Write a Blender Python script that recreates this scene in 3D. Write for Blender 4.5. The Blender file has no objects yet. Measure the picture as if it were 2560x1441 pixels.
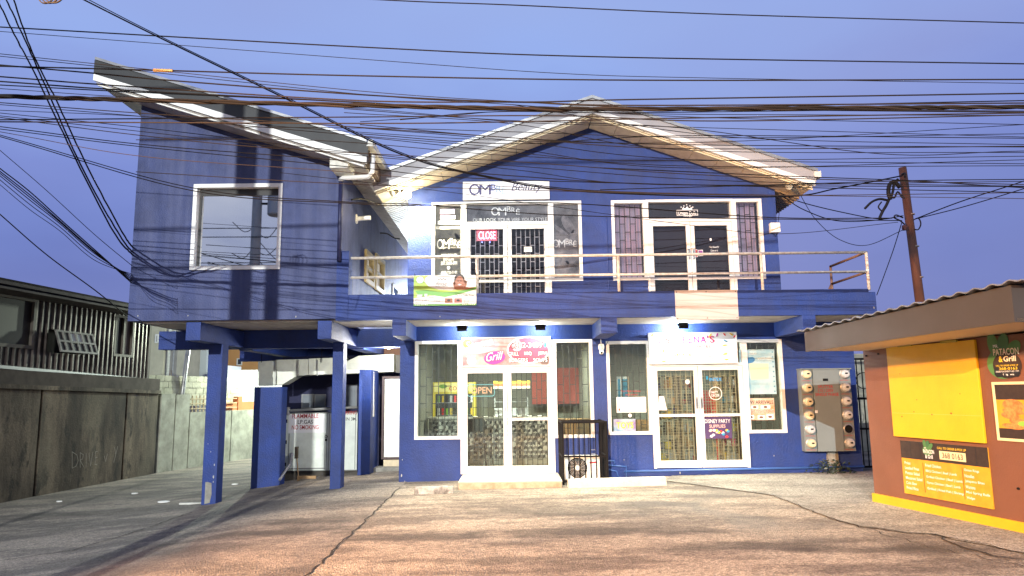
import bpy, bmesh, math, random
from math import sin, cos, pi, radians, atan
from mathutils import Vector, Matrix
random.seed(7)
C = bpy.context.scene.collection
scene = bpy.context.scene

# ------------------------------------------------------------------ camera
F = 1800.0; U0 = 1280.0; V0 = 720.5
PITCH = atan(262 / F); ROLL = 0.0118
CAM = Vector((0, 0, 1.7))
fw = Vector((0, cos(PITCH), sin(PITCH))); up_ = Vector((0, -sin(PITCH), cos(PITCH)))
RI = Vector((1, 0, 0)) * cos(ROLL) - up_ * sin(ROLL)
UP = up_ * cos(ROLL) + Vector((1, 0, 0)) * sin(ROLL)
cd = bpy.data.cameras.new('camera'); cam = bpy.data.objects.new('camera', cd); C.objects.link(cam)
cd.sensor_width = 36; cd.lens = 36 * F / 2560; cd.clip_end = 500; cd.clip_start = 0.05
m = Matrix((RI, UP, -fw)).transposed().to_4x4(); m.translation = CAM
cam.matrix_world = m
scene.camera = cam

# ------------------------------------------------------------------ world (dusk sky) and exposure
def s2l(c):
    c = c / 255.0
    return c / 12.92 if c <= 0.04045 else ((c + 0.055) / 1.055) ** 2.4
def rgb(r, g, b): return (s2l(r), s2l(g), s2l(b), 1)
w = bpy.data.worlds.new('World'); scene.world = w; w.use_nodes = True
nt = w.node_tree; nt.nodes.clear()
def N(nt, t, **k):
    n = nt.nodes.new(t)
    for a, b in k.items(): setattr(n, a, b)
    return n
out = N(nt, 'ShaderNodeOutputWorld'); bg = N(nt, 'ShaderNodeBackground'); tc = N(nt, 'ShaderNodeTexCoord')
sx = N(nt, 'ShaderNodeSeparateXYZ'); nt.links.new(tc.outputs['Generated'], sx.inputs[0])
nz = N(nt, 'ShaderNodeTexNoise'); nz.inputs['Scale'].default_value = 2.2; nz.inputs['Detail'].default_value = 5
mp = N(nt, 'ShaderNodeMapping'); mp.inputs['Scale'].default_value = (1, 1, 2.6)
nt.links.new(tc.outputs['Generated'], mp.inputs[0]); nt.links.new(mp.outputs[0], nz.inputs[0])
ma = N(nt, 'ShaderNodeMath', operation='MULTIPLY_ADD'); ma.inputs[1].default_value = 0.3; ma.inputs[2].default_value = -0.15
nt.links.new(nz.outputs[0], ma.inputs[0])
ad = N(nt, 'ShaderNodeMath', operation='ADD'); nt.links.new(sx.outputs[2], ad.inputs[0]); nt.links.new(ma.outputs[0], ad.inputs[1])
cr = N(nt, 'ShaderNodeValToRGB'); nt.links.new(ad.outputs[0], cr.inputs[0])
e = cr.color_ramp.elements
e[0].position = 0.0; e[0].color = rgb(106, 118, 172)
e[1].position = 1.0; e[1].color = rgb(120, 140, 200)
for p, c in ((0.12, rgb(104, 118, 180)), (0.26, rgb(118, 136, 202)), (0.42, rgb(142, 166, 224)), (0.6, rgb(148, 168, 220))):
    k = e.new(p); k.color = c
# purple veil, larger noise
nz2 = N(nt, 'ShaderNodeTexNoise'); nz2.inputs['Scale'].default_value = 1.3; nz2.inputs['Detail'].default_value = 3
nt.links.new(mp.outputs[0], nz2.inputs[0])
mx = N(nt, 'ShaderNodeMix', data_type='RGBA', blend_type='MIX'); 
mr = N(nt, 'ShaderNodeMapRange'); mr.inputs[1].default_value = .42; mr.inputs[2].default_value = .68; mr.inputs[4].default_value = .5
nt.links.new(nz2.outputs[0], mr.inputs[0]); nt.links.new(mr.outputs[0], mx.inputs[0])
nt.links.new(cr.outputs[0], mx.inputs[6]); mx.inputs[7].default_value = rgb(138, 142, 192)
mw = N(nt, 'ShaderNodeMapRange'); mw.inputs[1].default_value = .05; mw.inputs[2].default_value = -.75; mw.inputs[4].default_value = .8
nt.links.new(sx.outputs[1], mw.inputs[0])
mw2 = N(nt, 'ShaderNodeMix', data_type='RGBA'); nt.links.new(mw.outputs[0], mw2.inputs[0]); nt.links.new(mx.outputs[2], mw2.inputs[6]); mw2.inputs[7].default_value = rgb(176, 182, 196)
mk = N(nt, 'ShaderNodeMix', data_type='RGBA'); mk.inputs[6].default_value = rgb(150, 158, 186); mk.inputs[7].default_value = rgb(208, 210, 216)
mk2 = N(nt, 'ShaderNodeMapRange'); mk2.inputs[1].default_value = .4; mk2.inputs[2].default_value = .62; nt.links.new(nz.outputs[0], mk2.inputs[0]); nt.links.new(mk2.outputs[0], mk.inputs[0]); nt.links.new(mk.outputs[2], mw2.inputs[7])
nt.links.new(mw2.outputs[2], bg.inputs[0]); bg.inputs[1].default_value = 1.15
nt.links.new(bg.outputs[0], out.inputs[0])
scene.view_settings.view_transform = 'Standard'; scene.view_settings.look = 'None'
scene.view_settings.exposure = 0; scene.view_settings.gamma = 1

# ------------------------------------------------------------------ photo geometry helpers
def ray(u, v): return fw + RI * ((u - U0) / F) - UP * ((v - V0) / F)
def at(u, v, Y):
    d = ray(u, v); return CAM + d * (Y / d.y)
def ss(a, b, x):
    t = max(0, min(1, (x - a) / (b - a))); return t * t * (3 - 2 * t)
PROF = [(-40, -.62), (-12, -.6), (-8, -.48), (-5.7, -.3), (-3.4, -.03), (-2.2, .02), (6.8, .11), (14, .13), (60, .13)]
def g(x, y):
    for (x0, z0), (x1, z1) in zip(PROF, PROF[1:]):
        if x <= x1 or x1 == 60:
            t = max(0, min(1, (x - x0) / (x1 - x0))); z = z0 + (z1 - z0) * t; break
    z *= ss(-4, 8, y)
    if y > 15 and x < -2.2: z -= .006 * (min(y, 40) - 15)
    return z
def gp(u, v, dz=0):
    d = ray(u, v); t = 3.0
    for _ in range(4000):
        p = CAM + d * t
        if p.z <= g(p.x, p.y) + dz: break
        t += .01
    return CAM + d * t

class Frame:
    def __init__(s, O, R, U=(0, 0, 1)):
        s.O = Vector(O); s.R = Vector(R).normalized(); s.U = Vector(U).normalized(); s.N = s.R.cross(s.U).normalized()
    def P(s, a, b, d=0): return s.O + s.R * a + s.U * b + s.N * d
    def px(s, u, v, off=0):
        d = ray(u, v); O = s.O + s.N * off
        t = (O - CAM).dot(s.N) / d.dot(s.N); p = CAM + d * t - s.O
        return p.dot(s.R), p.dot(s.U)
    def rect(s, u0, v0, u1, v1, off=0):
        vm = (v0 + v1) / 2; um = (u0 + u1) / 2
        return s.px(u0, vm, off)[0], s.px(u1, vm, off)[0], s.px(um, v1, off)[1], s.px(um, v0, off)[1]
D2 = 14.3; D1 = 12.87; DF = 13.55
FW = Frame((0, 0, 0), (1, 0, 0))            # generic frontal axes (a=x, b=z, d=-y)
FA = Frame((0, D2, 0), (1, 0, 0))           # facade plane
FP = Frame((0, D1, 0), (1, 0, 0))           # parapet / wing front plane
FR = Frame((0, DF, 0), (1, 0, 0))           # gable roof edge plane
def FY(y): return Frame((0, y, 0), (1, 0, 0))

# ------------------------------------------------------------------ materials
MATS = {}
def mat(name, col, rough=.7, metal=0, var=0, vscale=3, bump=0, bscale=60, emit=None, es=0, spec=.5, col2=None, streak=False, coat=0):
    if name in MATS: return MATS[name]
    M = bpy.data.materials.new(name); M.use_nodes = True; t = M.node_tree; b = t.nodes['Principled BSDF']
    b.inputs['Base Color'].default_value = col; b.inputs['Roughness'].default_value = rough; b.inputs['Metallic'].default_value = metal
    b.inputs['Specular IOR Level'].default_value = spec
    if coat: b.inputs['Coat Weight'].default_value = coat
    tc = N(t, 'ShaderNodeTexCoord'); mp = N(t, 'ShaderNodeMapping'); t.links.new(tc.outputs['Object'], mp.inputs[0])
    if streak: mp.inputs['Scale'].default_value = (1, 1, .12)
    if var or col2:
        n = N(t, 'ShaderNodeTexNoise'); n.inputs['Scale'].default_value = vscale; n.inputs['Detail'].default_value = 8; n.inputs['Roughness'].default_value = .65
        t.links.new(mp.outputs[0], n.inputs[0])
        r = N(t, 'ShaderNodeMapRange'); r.inputs[1].default_value = .35; r.inputs[2].default_value = .68
        t.links.new(n.outputs[0], r.inputs[0])
        x = N(t, 'ShaderNodeMix', data_type='RGBA')
        c2 = col2 if col2 else tuple(c * (1 - var) for c in col[:3]) + (1,)
        x.inputs[6].default_value = col; x.inputs[7].default_value = c2
        t.links.new(r.outputs[0], x.inputs[0]); t.links.new(x.outputs[2], b.inputs['Base Color'])
        r2 = N(t, 'ShaderNodeMapRange'); r2.inputs[3].default_value = max(0, rough - .08); r2.inputs[4].default_value = min(1, rough + .1)
        t.links.new(n.outputs[0], r2.inputs[0]); t.links.new(r2.outputs[0], b.inputs['Roughness'])
    if bump:
        n2 = N(t, 'ShaderNodeTexNoise'); n2.inputs['Scale'].default_value = bscale; n2.inputs['Detail'].default_value = 4
        t.links.new(tc.outputs['Object'], n2.inputs[0])
        bp = N(t, 'ShaderNodeBump'); bp.inputs['Strength'].default_value = bump; bp.inputs['Distance'].default_value = .02
        t.links.new(n2.outputs[0], bp.inputs['Height']); t.links.new(bp.outputs[0], b.inputs['Normal'])
    if emit: b.inputs['Emission Color'].default_value = emit; b.inputs['Emission Strength'].default_value = es
    MATS[name] = M; return M
def glass(name, refl, tint=(1, 1, 1, 1), rough=.01, dirt=0, dcol=(.5, .5, .5, 1)):
    if name in MATS: return MATS[name]
    M = bpy.data.materials.new(name); M.use_nodes = True; t = M.node_tree; t.nodes.clear()
    o = N(t, 'ShaderNodeOutputMaterial'); tr = N(t, 'ShaderNodeBsdfTransparent'); tr.inputs[0].default_value = tint
    gl = N(t, 'ShaderNodeBsdfGlossy'); gl.inputs['Roughness'].default_value = rough; gl.inputs[0].default_value = (.9, .93, .95, 1)
    mx = N(t, 'ShaderNodeMixShader'); lw = N(t, 'ShaderNodeLayerWeight'); lw.inputs[0].default_value = .25
    mm = N(t, 'ShaderNodeMath', operation='ADD', use_clamp=True); mm.inputs[1].default_value = refl
    t.links.new(lw.outputs['Fresnel'], mm.inputs[0]); t.links.new(mm.outputs[0], mx.inputs[0])
    t.links.new(tr.outputs[0], mx.inputs[1]); t.links.new(gl.outputs[0], mx.inputs[2])
    last = mx
    if dirt:
        df = N(t, 'ShaderNodeBsdfDiffuse'); df.inputs[0].default_value = dcol; m2 = N(t, 'ShaderNodeMixShader')
        tc = N(t, 'ShaderNodeTexCoord'); n = N(t, 'ShaderNodeTexNoise'); n.inputs['Scale'].default_value = 3; n.inputs['Detail'].default_value = 8
        t.links.new(tc.outputs['Object'], n.inputs[0]); ml = N(t, 'ShaderNodeMath', operation='MULTIPLY'); ml.inputs[1].default_value = dirt * 2
        t.links.new(n.outputs[0], ml.inputs[0]); t.links.new(ml.outputs[0], m2.inputs[0]); t.links.new(mx.outputs[0], m2.inputs[1]); t.links.new(df.outputs[0], m2.inputs[2]); last = m2
    t.links.new(last.outputs[0], o.inputs[0]); MATS[name] = M; return M

def blue_mat(name, c1, c2, c3, amt):
    M = mat(name, c1, .62, var=.28, vscale=1.9, bump=.5, bscale=38, col2=c2)
    t = M.node_tree; b = t.nodes['Principled BSDF']
    # faint vertical rain streaks, a real feature of the paint
    tc = N(t, 'ShaderNodeTexCoord'); mp = N(t, 'ShaderNodeMapping'); mp.inputs['Scale'].default_value = (5, 5, .35)
    t.links.new(tc.outputs['Object'], mp.inputs[0]); n = N(t, 'ShaderNodeTexNoise'); n.inputs['Scale'].default_value = 1.2; n.inputs['Detail'].default_value = 9
    t.links.new(mp.outputs[0], n.inputs[0]); r = N(t, 'ShaderNodeMapRange'); r.inputs[1].default_value = .42; r.inputs[2].default_value = .8; r.inputs[4].default_value = amt
    t.links.new(n.outputs[0], r.inputs[0]); x = N(t, 'ShaderNodeMix', data_type='RGBA')
    src = b.inputs['Base Color'].links[0].from_socket
    t.links.new(r.outputs[0], x.inputs[0]); t.links.new(src, x.inputs[6]); x.inputs[7].default_value = c3
    t.links.new(x.outputs[2], b.inputs['Base Color']); return M
BLUE = blue_mat('blue_paint', (.008, .038, .22, 1), (.012, .03, .135, 1), (.03, .05, .16, 1), .4)
BLUEW = blue_mat('weathered_blue_paint', (.036, .054, .165, 1), (.02, .03, .095, 1), (.085, .1, .2, 1), .7)
WHITE = mat('white_aluminium', (.78, .78, .75, 1), .4, var=.12, vscale=6)
OFFW = mat('old_white_paint', (.62, .62, .56, 1), .55, var=.3, vscale=8, bump=.1)
TRIMW = mat('white_trim', (.75, .76, .73, 1), .5, var=.2, vscale=4)
FASC = mat('grey_fascia_board', (.32, .32, .34, 1), .6, var=.25, vscale=2)
DARKF = mat('charcoal_fascia_board', (.026, .029, .031, 1), .6, var=.2, vscale=2)
SOFF = mat('cream_soffit_board', (.66, .58, .42, 1), .6, col2=(.52, .44, .3, 1), vscale=7, streak=False)
SOFG = mat('grey_soffit_board', (.42, .39, .35, 1), .6, var=.3, vscale=5)
ROOFM = mat('galvanised_sheet', (.36, .37, .38, 1), .38, metal=.7, var=.4, vscale=5)
CONC = mat('rough_concrete', (.3, .29, .25, 1), .85, var=.45, vscale=6, bump=.5, bscale=40)
SLABC = mat('soffit_concrete', (.5, .48, .43, 1), .8, var=.35, vscale=5, bump=.25)
RAILM = mat('cream_rail_paint', (.7, .67, .58, 1), .5, col2=(.45, .37, .3, 1), vscale=14)
BLACKM = mat('black_steel', (.008, .008, .009, 1), .8, spec=.15)
GRIL = mat('dark_grille', (.05, .05, .048, 1), .5)
GRILW = mat('white_grille', (.7, .7, .72, 1), .5)
GRILC = mat('cream_grille', (.5, .46, .36, 1), .5)
GLS = glass('shop_glass', .02, (.86, .9, .86, 1), dirt=.018, dcol=(.35, .38, .33, 1))
GLM = glass('reflective_glass', .85, (.25, .28, .3, 1), .015)
GLD = glass('dark_glass', .1, (.3, .28, .32, 1), .02, dirt=.02)
BLK = mat('black_paint', (.012, .012, .014, 1), .5)
RED = mat('red_ink', (.42, .02, .025, 1), .6)
REDB = mat('bright_red', (.6, .03, .03, 1), .5)
NAVY = mat('navy_ink', (.03, .025, .13, 1), .5)
INKW = mat('white_ink', (.8, .8, .8, 1), .5)
INKG = mat('grey_ink', (.35, .38, .42, 1), .5)
YEL = mat('yellow_ink', (.72, .5, .03, 1), .5)
PINK = mat('pink_ink', (.5, .015, .12, 1), .5)
MAGE = mat('magenta_ink', (.42, .012, .24, 1), .5)
GREEN = mat('leaf_green_ink', (.22, .45, .06, 1), .5)
CYAN = mat('cyan_ink', (.02, .25, .42, 1), .5)
BRN = mat('dark_brown_ink', (.035, .02, .014, 1), .6, var=.4, vscale=12)
WOOD = mat('raw_wood', (.42, .26, .12, 1), .7, var=.3, vscale=12)

# ------------------------------------------------------------------ mesh builder
class MB:
    def __init__(s): s.v = []; s.f = []; s.mi = []; s.mats = []; s.cur = 0; s.marks = []; s.hold = 0; s.auto = None
    def mat(s, M):
        if M not in s.mats: s.mats.append(M)
        s.cur = s.mats.index(M); return s
    def begin(s, name): s.marks.append([len(s.f), None, name]); s.hold = 1; return s
    def end(s): s.marks[-1][1] = len(s.f); s.hold = 0; return s
    def add(s, vs, fs):
        n = len(s.v); s.v += [tuple(p) for p in vs]
        k0 = len(s.f)
        for f in fs: s.f.append(tuple(n + i for i in f)); s.mi.append(s.cur)
        if s.auto and not s.hold: s.marks.append([k0, len(s.f), s.auto])
        return s
    def box(s, fr, a0, a1, b0, b1, d0, d1):
        P = [fr.P(a, b, d) for d in (d0, d1) for b in (b0, b1) for a in (a0, a1)]
        s.add(P, [(0, 2, 3, 1), (4, 5, 7, 6), (0, 1, 5, 4), (2, 6, 7, 3), (0, 4, 6, 2), (1, 3, 7, 5)]); return s
    def poly(s, fr, pts, d0, d1):
        n = len(pts); P = [fr.P(a, b, d0) for a, b in pts] + [fr.P(a, b, d1) for a, b in pts]
        s.add(P, [tuple(range(n))[::-1], tuple(range(n, 2 * n))] + [(i, (i + 1) % n, n + (i + 1) % n, n + i) for i in range(n)]); return s
    def ell(s, fr, ca, cb, ra, rb, d0, d1, n=24, rot=0):
        pts = []
        for i in range(n):
            x = ra * cos(2 * pi * i / n); y = rb * sin(2 * pi * i / n)
            pts.append((ca + x * cos(rot) - y * sin(rot), cb + x * sin(rot) + y * cos(rot)))
        return s.poly(fr, pts, d0, d1)
    def ring(s, fr, ca, cb, r, t, d0, d1, n=28):
        P = []
        for i in range(n):
            c, q = cos(2 * pi * i / n), sin(2 * pi * i / n)
            for rr, d in ((r - t, d0), (r, d0), (r, d1), (r - t, d1)): P.append(fr.P(ca + rr * c, cb + rr * q, d))
        fs = []
        for i in range(n):
            j = (i + 1) % n
            for k in range(4): l = (k + 1) % 4; fs.append((4 * i + k, 4 * j + k, 4 * j + l, 4 * i + l))
        s.add(P, fs); return s
    def frame(s, fr, a0, a1, b0, b1, t, d0, d1, tb=None):
        tb = t if tb is None else tb
        if s.auto and not s.hold:
            s.begin(s.auto); s.frame(fr, a0, a1, b0, b1, t, d0, d1, tb); return s.end()
        s.box(fr, a0, a0 + t, b0, b1, d0, d1); s.box(fr, a1 - t, a1, b0, b1, d0, d1)
        s.box(fr, a0 + t, a1 - t, b1 - t, b1, d0, d1)
        if tb: s.box(fr, a0 + t, a1 - t, b0, b0 + tb, d0, d1)
        return s
    def tube(s, pts, r, n=6, cap=True):
        pts = [Vector(p) for p in pts]; rs = r if isinstance(r, (list, tuple)) else [r] * len(pts)
        rings = []; prev = None
        for i, p in enumerate(pts):
            t = (pts[min(i + 1, len(pts) - 1)] - pts[max(i - 1, 0)]).normalized()
            if prev is None: a = Vector((0, 0, 1)) if abs(t.z) < .9 else Vector((1, 0, 0)); x = t.cross(a).normalized()
            else: x = (prev - t * prev.dot(t)).normalized()
            prev = x; y = t.cross(x)
            rings.append([p + (x * cos(2 * pi * k / n) + y * sin(2 * pi * k / n)) * rs[i] for k in range(n)])
        P = [q for R in rings for q in R]; fs = []
        for i in range(len(pts) - 1):
            for k in range(n): l = (k + 1) % n; fs.append((i * n + k, i * n + l, (i + 1) * n + l, (i + 1) * n + k))
        if cap: fs.append(tuple(range(n))[::-1]); fs.append(tuple(range((len(pts) - 1) * n, len(pts) * n)))
        s.add(P, fs); return s
    def bar(s, fr, a0, b0, a1, b1, d, r, n=5): return s.tube([fr.P(a0, b0, d), fr.P(a1, b1, d)], r, n)
    def lathe(s, O, ax, prof, n=20):
        ax = Vector(ax).normalized(); a = Vector((0, 0, 1)) if abs(ax.z) < .9 else Vector((1, 0, 0)); x = ax.cross(a).normalized(); y = ax.cross(x)
        P = []; fs = []
        for r, h in prof:
            for k in range(n): P.append(Vector(O) + ax * h + (x * cos(2 * pi * k / n) + y * sin(2 * pi * k / n)) * r)
        for i in range(len(prof) - 1):
            for k in range(n): l = (k + 1) % n; fs.append((i * n + k, i * n + l, (i + 1) * n + l, (i + 1) * n + k))
        fs.append(tuple(range(n))[::-1]); fs.append(tuple(range((len(prof) - 1) * n, len(prof) * n)))
        s.add(P, fs); return s
    def build(s, name, M=None, parent=None, smooth=False, bevel=0):
        if s.marks and parent is not None:
            used = set(); subs = []
            for i0, i1, nm in s.marks: used.update(range(i0, i1)); subs.append((list(range(i0, i1)), nm))
            rest = [i for i in range(len(s.f)) if i not in used]
            if rest: subs.append((rest, name))
            o = None
            for ids, nm in subs:
                if not ids: continue
                b = MB(); mp = {}
                for i in ids:
                    f = []
                    for v in s.f[i]:
                        if v not in mp: mp[v] = len(b.v); b.v.append(s.v[v])
                        f.append(mp[v])
                    b.f.append(tuple(f)); b.mi.append(s.mi[i])
                if s.mats:
                    k = sorted(set(b.mi)); b.mats = [s.mats[j] for j in k]; b.mi = [k.index(j) for j in b.mi]
                o = b.build(nm, M, parent, smooth, bevel)
            return o
        me = bpy.data.meshes.new(name)
        off = Vector((0, 0, 0))
        if parent is None and s.v:
            xs = [p[0] for p in s.v]; ys = [p[1] for p in s.v]; zs = [p[2] for p in s.v]
            off = Vector(((min(xs) + max(xs)) / 2, (min(ys) + max(ys)) / 2, min(zs)))
        me.from_pydata([tuple(Vector(p) - off) for p in s.v], [], s.f)
        if s.mats:
            for q in s.mats: me.materials.append(q)
            me.polygons.foreach_set('material_index', s.mi)
        else: me.materials.append(M)
        b = bmesh.new(); b.from_mesh(me); bmesh.ops.recalc_face_normals(b, faces=b.faces); b.to_mesh(me); b.free()
        if smooth: me.polygons.foreach_set('use_smooth', [True] * len(me.polygons))
        o = bpy.data.objects.new(name, me); C.objects.link(o)
        if parent is None: o.location = off
        else:
            o.parent = parent
            if parent.type == 'EMPTY': o.location = -parent.location
        if bevel:
            md = o.modifiers.new('bevel', 'BEVEL'); md.width = bevel; md.segments = 2; md.limit_method = 'ANGLE'
        return o
def tag(o, label=None, cat=None, group=None, kind=None):
    if label: o['label'] = label
    if cat: o['category'] = cat
    if group: o['group'] = group
    if kind: o['kind'] = kind
    return o
def thing(name, loc, label, cat, group=None):
    o = bpy.data.objects.new(name, None); C.objects.link(o); o.location = loc; o.empty_display_size = .2
    return tag(o, label, cat, group)
def struct(o): o['kind'] = 'structure'; return o

_bakes = {}
def txt(body, fr, a0, a1, b0, b1, M, parent, d=.004, name='lettering', bold=0, shear=0, thick=.0015, keep=False, tilt=0, mb=None):
    """lettering fitted into the local rectangle a0..a1, b0..b1 of a frame"""
    cu = bpy.data.curves.new('t', 'FONT'); cu.body = body; cu.size = 1; cu.offset = bold; cu.shear = shear; cu.resolution_u = 3
    ob = bpy.data.objects.new('t', cu); C.objects.link(ob)
    bpy.context.view_layer.update()
    me = bpy.data.meshes.new_from_object(ob)
    vs = [v.co.copy() for v in me.vertices]; fs = [tuple(p.vertices) for p in me.polygons]
    bpy.data.objects.remove(ob); bpy.data.curves.remove(cu); bpy.data.meshes.remove(me)
    if not vs: return None
    x0 = min(v.x for v in vs); x1 = max(v.x for v in vs); y0 = min(v.y for v in vs); y1 = max(v.y for v in vs)
    sx = (a1 - a0) / (x1 - x0); sy = (b1 - b0) / (y1 - y0)
    P = []
    for v in vs:
        a = a0 + (v.x - x0) * sx; b = b0 + (v.y - y0) * sy + (v.x - x0) * sx * tilt
        P.append(fr.P(a, b, d + thick))
    own = mb is None
    if own: mb = MB()
    if M is not None: mb.mat(M)
    k0 = len(mb.f); h0 = mb.hold; mb.hold = 1; mb.add(P, fs); mb.hold = h0
    if not own and not mb.hold: mb.marks.append([k0, len(mb.f), 'lettering'])
    if own: return mb.build(name, None, parent)
def fit(fr, u0, v0, u1, v1, off=0): return fr.rect(u0, v0, u1, v1, off)

# ------------------------------------------------------------------ ground
def ground_material(name, c1, c2, c3, seed, stains=()):
    M = bpy.data.materials.new(name); M.use_nodes = True; t = M.node_tree; b = t.nodes['Principled BSDF']
    tc = N(t, 'ShaderNodeTexCoord'); mp = N(t, 'ShaderNodeMapping'); t.links.new(tc.outputs['Object'], mp.inputs[0]); mp.inputs['Location'].default_value = (seed, seed * 2, 0)
    mp2 = N(t, 'ShaderNodeMapping'); t.links.new(tc.outputs['Object'], mp2.inputs[0]); mp2.inputs['Scale'].default_value = (.55, 1.5, 1); mp2.inputs['Location'].default_value = (seed * 3, 5, 0)
    mp2.inputs['Rotation'].default_value = (0, 0, .18)
    big = N(t, 'ShaderNodeTexNoise'); big.inputs['Scale'].default_value = .9; big.inputs['Detail'].default_value = 9; big.inputs['Roughness'].default_value = .68; t.links.new(mp2.outputs[0], big.inputs[0])
    mid = N(t, 'ShaderNodeTexNoise'); mid.inputs['Scale'].default_value = 7; mid.inputs['Detail'].default_value = 8; mid.inputs['Roughness'].default_value = .7; t.links.new(mp.outputs[0], mid.inputs[0])
    fine = N(t, 'ShaderNodeTexVoronoi'); fine.inputs['Scale'].default_value = 48; t.links.new(mp.outputs[0], fine.inputs[0])
    r1 = N(t, 'ShaderNodeMapRange'); r1.inputs[1].default_value = .44; r1.inputs[2].default_value = .57; t.links.new(big.outputs[0], r1.inputs[0])
    x1 = N(t, 'ShaderNodeMix', data_type='RGBA'); x1.inputs[6].default_value = c1; x1.inputs[7].default_value = c2; t.links.new(r1.outputs[0], x1.inputs[0])
    r2 = N(t, 'ShaderNodeMapRange'); r2.inputs[1].default_value = .5; r2.inputs[2].default_value = .75; r2.inputs[4].default_value = .75; t.links.new(mid.outputs[0], r2.inputs[0])
    x2 = N(t, 'ShaderNodeMix', data_type='RGBA'); t.links.new(x1.outputs[2], x2.inputs[6]); x2.inputs[7].default_value = c3; t.links.new(r2.outputs[0], x2.inputs[0])
    r3 = N(t, 'ShaderNodeMapRange'); r3.inputs[1].default_value = 0; r3.inputs[2].default_value = .6; r3.inputs[3].default_value = 1.25; r3.inputs[4].default_value = .6; t.links.new(fine.outputs['Distance'], r3.inputs[0])
    sc = N(t, 'ShaderNodeSeparateColor'); t.links.new(fine.outputs['Color'], sc.inputs[0])
    rg = N(t, 'ShaderNodeMapRange'); rg.inputs[3].default_value = .62; rg.inputs[4].default_value = 1.5; t.links.new(sc.outputs[0], rg.inputs[0])
    xg = N(t, 'ShaderNodeMix', data_type='RGBA', blend_type='MULTIPLY'); xg.inputs[0].default_value = 1; t.links.new(x2.outputs[2], xg.inputs[6]); t.links.new(rg.outputs[0], xg.inputs[7]); x2 = xg
    x3 = N(t, 'ShaderNodeMix', data_type='RGBA', blend_type='MULTIPLY'); x3.inputs[0].default_value = .6; t.links.new(x2.outputs[2], x3.inputs[6]); t.links.new(r3.outputs[0], x3.inputs[7])
    # oil stains
    st = N(t, 'ShaderNodeTexNoise'); st.inputs['Scale'].default_value = .55; st.inputs['Detail'].default_value = 7; st.inputs['Distortion'].default_value = .6; t.links.new(mp.outputs[0], st.inputs[0])
    r4 = N(t, 'ShaderNodeMapRange'); r4.inputs[1].default_value = .54; r4.inputs[2].default_value = .68; r4.inputs[4].default_value = .5; t.links.new(st.outputs[0], r4.inputs[0])
    x4 = N(t, 'ShaderNodeMix', data_type='RGBA'); t.links.new(x3.outputs[2], x4.inputs[6]); x4.inputs[7].default_value = (.05, .045, .04, 1); t.links.new(r4.outputs[0], x4.inputs[0])
    geo = N(t, 'ShaderNodeNewGeometry'); dn = N(t, 'ShaderNodeTexNoise'); dn.inputs['Scale'].default_value = 2.4; dn.inputs['Detail'].default_value = 6; t.links.new(geo.outputs['Position'], dn.inputs[0])
    for c_, rx, ry in stains:
        m_ = N(t, 'ShaderNodeMapping', vector_type='TEXTURE'); m_.inputs['Location'].default_value = (c_.x, c_.y, 0); m_.inputs['Scale'].default_value = (rx, ry, 1e4); t.links.new(geo.outputs['Position'], m_.inputs[0])
        L_ = N(t, 'ShaderNodeVectorMath', operation='LENGTH'); t.links.new(m_.outputs[0], L_.inputs[0])
        ad_ = N(t, 'ShaderNodeMath', operation='MULTIPLY_ADD'); ad_.inputs[1].default_value = 2.6; t.links.new(dn.outputs[0], ad_.inputs[0]); t.links.new(L_.outputs['Value'], ad_.inputs[2])
        r_ = N(t, 'ShaderNodeMapRange'); r_.inputs[1].default_value = 1.75; r_.inputs[2].default_value = 2.35; r_.inputs[3].default_value = .5; r_.inputs[4].default_value = 0; t.links.new(ad_.outputs[0], r_.inputs[0])
        x5 = N(t, 'ShaderNodeMix', data_type='RGBA'); t.links.new(x4.outputs[2], x5.inputs[6]); x5.inputs[7].default_value = (.035, .03, .026, 1); t.links.new(r_.outputs[0], x5.inputs[0]); x4 = x5
    t.links.new(x4.outputs[2], b.inputs['Base Color']); b.inputs['Roughness'].default_value = .72
    r5 = N(t, 'ShaderNodeMapRange'); r5.inputs[3].default_value = .82; r5.inputs[4].default_value = .45; t.links.new(r4.outputs[0], r5.inputs[0]); t.links.new(r5.outputs[0], b.inputs['Roughness'])
    bp = N(t, 'ShaderNodeBump'); bp.inputs['Strength'].default_value = 1; bp.inputs['Distance'].default_value = .02
    am = N(t, 'ShaderNodeMath', operation='ADD'); t.links.new(fine.outputs['Distance'], am.inputs[0]); t.links.new(mid.outputs[0], am.inputs[1])
    t.links.new(am.outputs[0], bp.inputs['Height']); t.links.new(bp.outputs[0], b.inputs['Normal'])
    return M
GM = ground_material('lot_concrete', (.42, .36, .28, 1), (.18, .15, .12, 1), (.12, .1, .085, 1), 3,
    [(gp(2120, 1376), .75, .16), (gp(1500, 1330), 2.0, .35), (gp(1000, 1345), 1.4, .25), (gp(1420, 1275), 1.6, .5), (gp(1800, 1370), 1.5, .3), (gp(2420, 1372), .8, .2), (gp(1250, 1400), 1.2, .18)])
GA = ground_material('driveway_asphalt', (.31, .265, .215, 1), (.15, .13, .11, 1), (.08, .07, .06, 1), 11,
    [(gp(170, 1290), 1.6, .45), (gp(560, 1235), 1.9, .5), (gp(560, 1345), 2.0, .3), (gp(700, 1330), 1.2, .25), (gp(250, 1212), .8, .15), (gp(820, 1300), 1.0, .3)])
GS = ground_material('slab_concrete', (.40, .37, .31, 1), (.27, .25, .21, 1), (.17, .15, .13, 1), 23)
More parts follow.
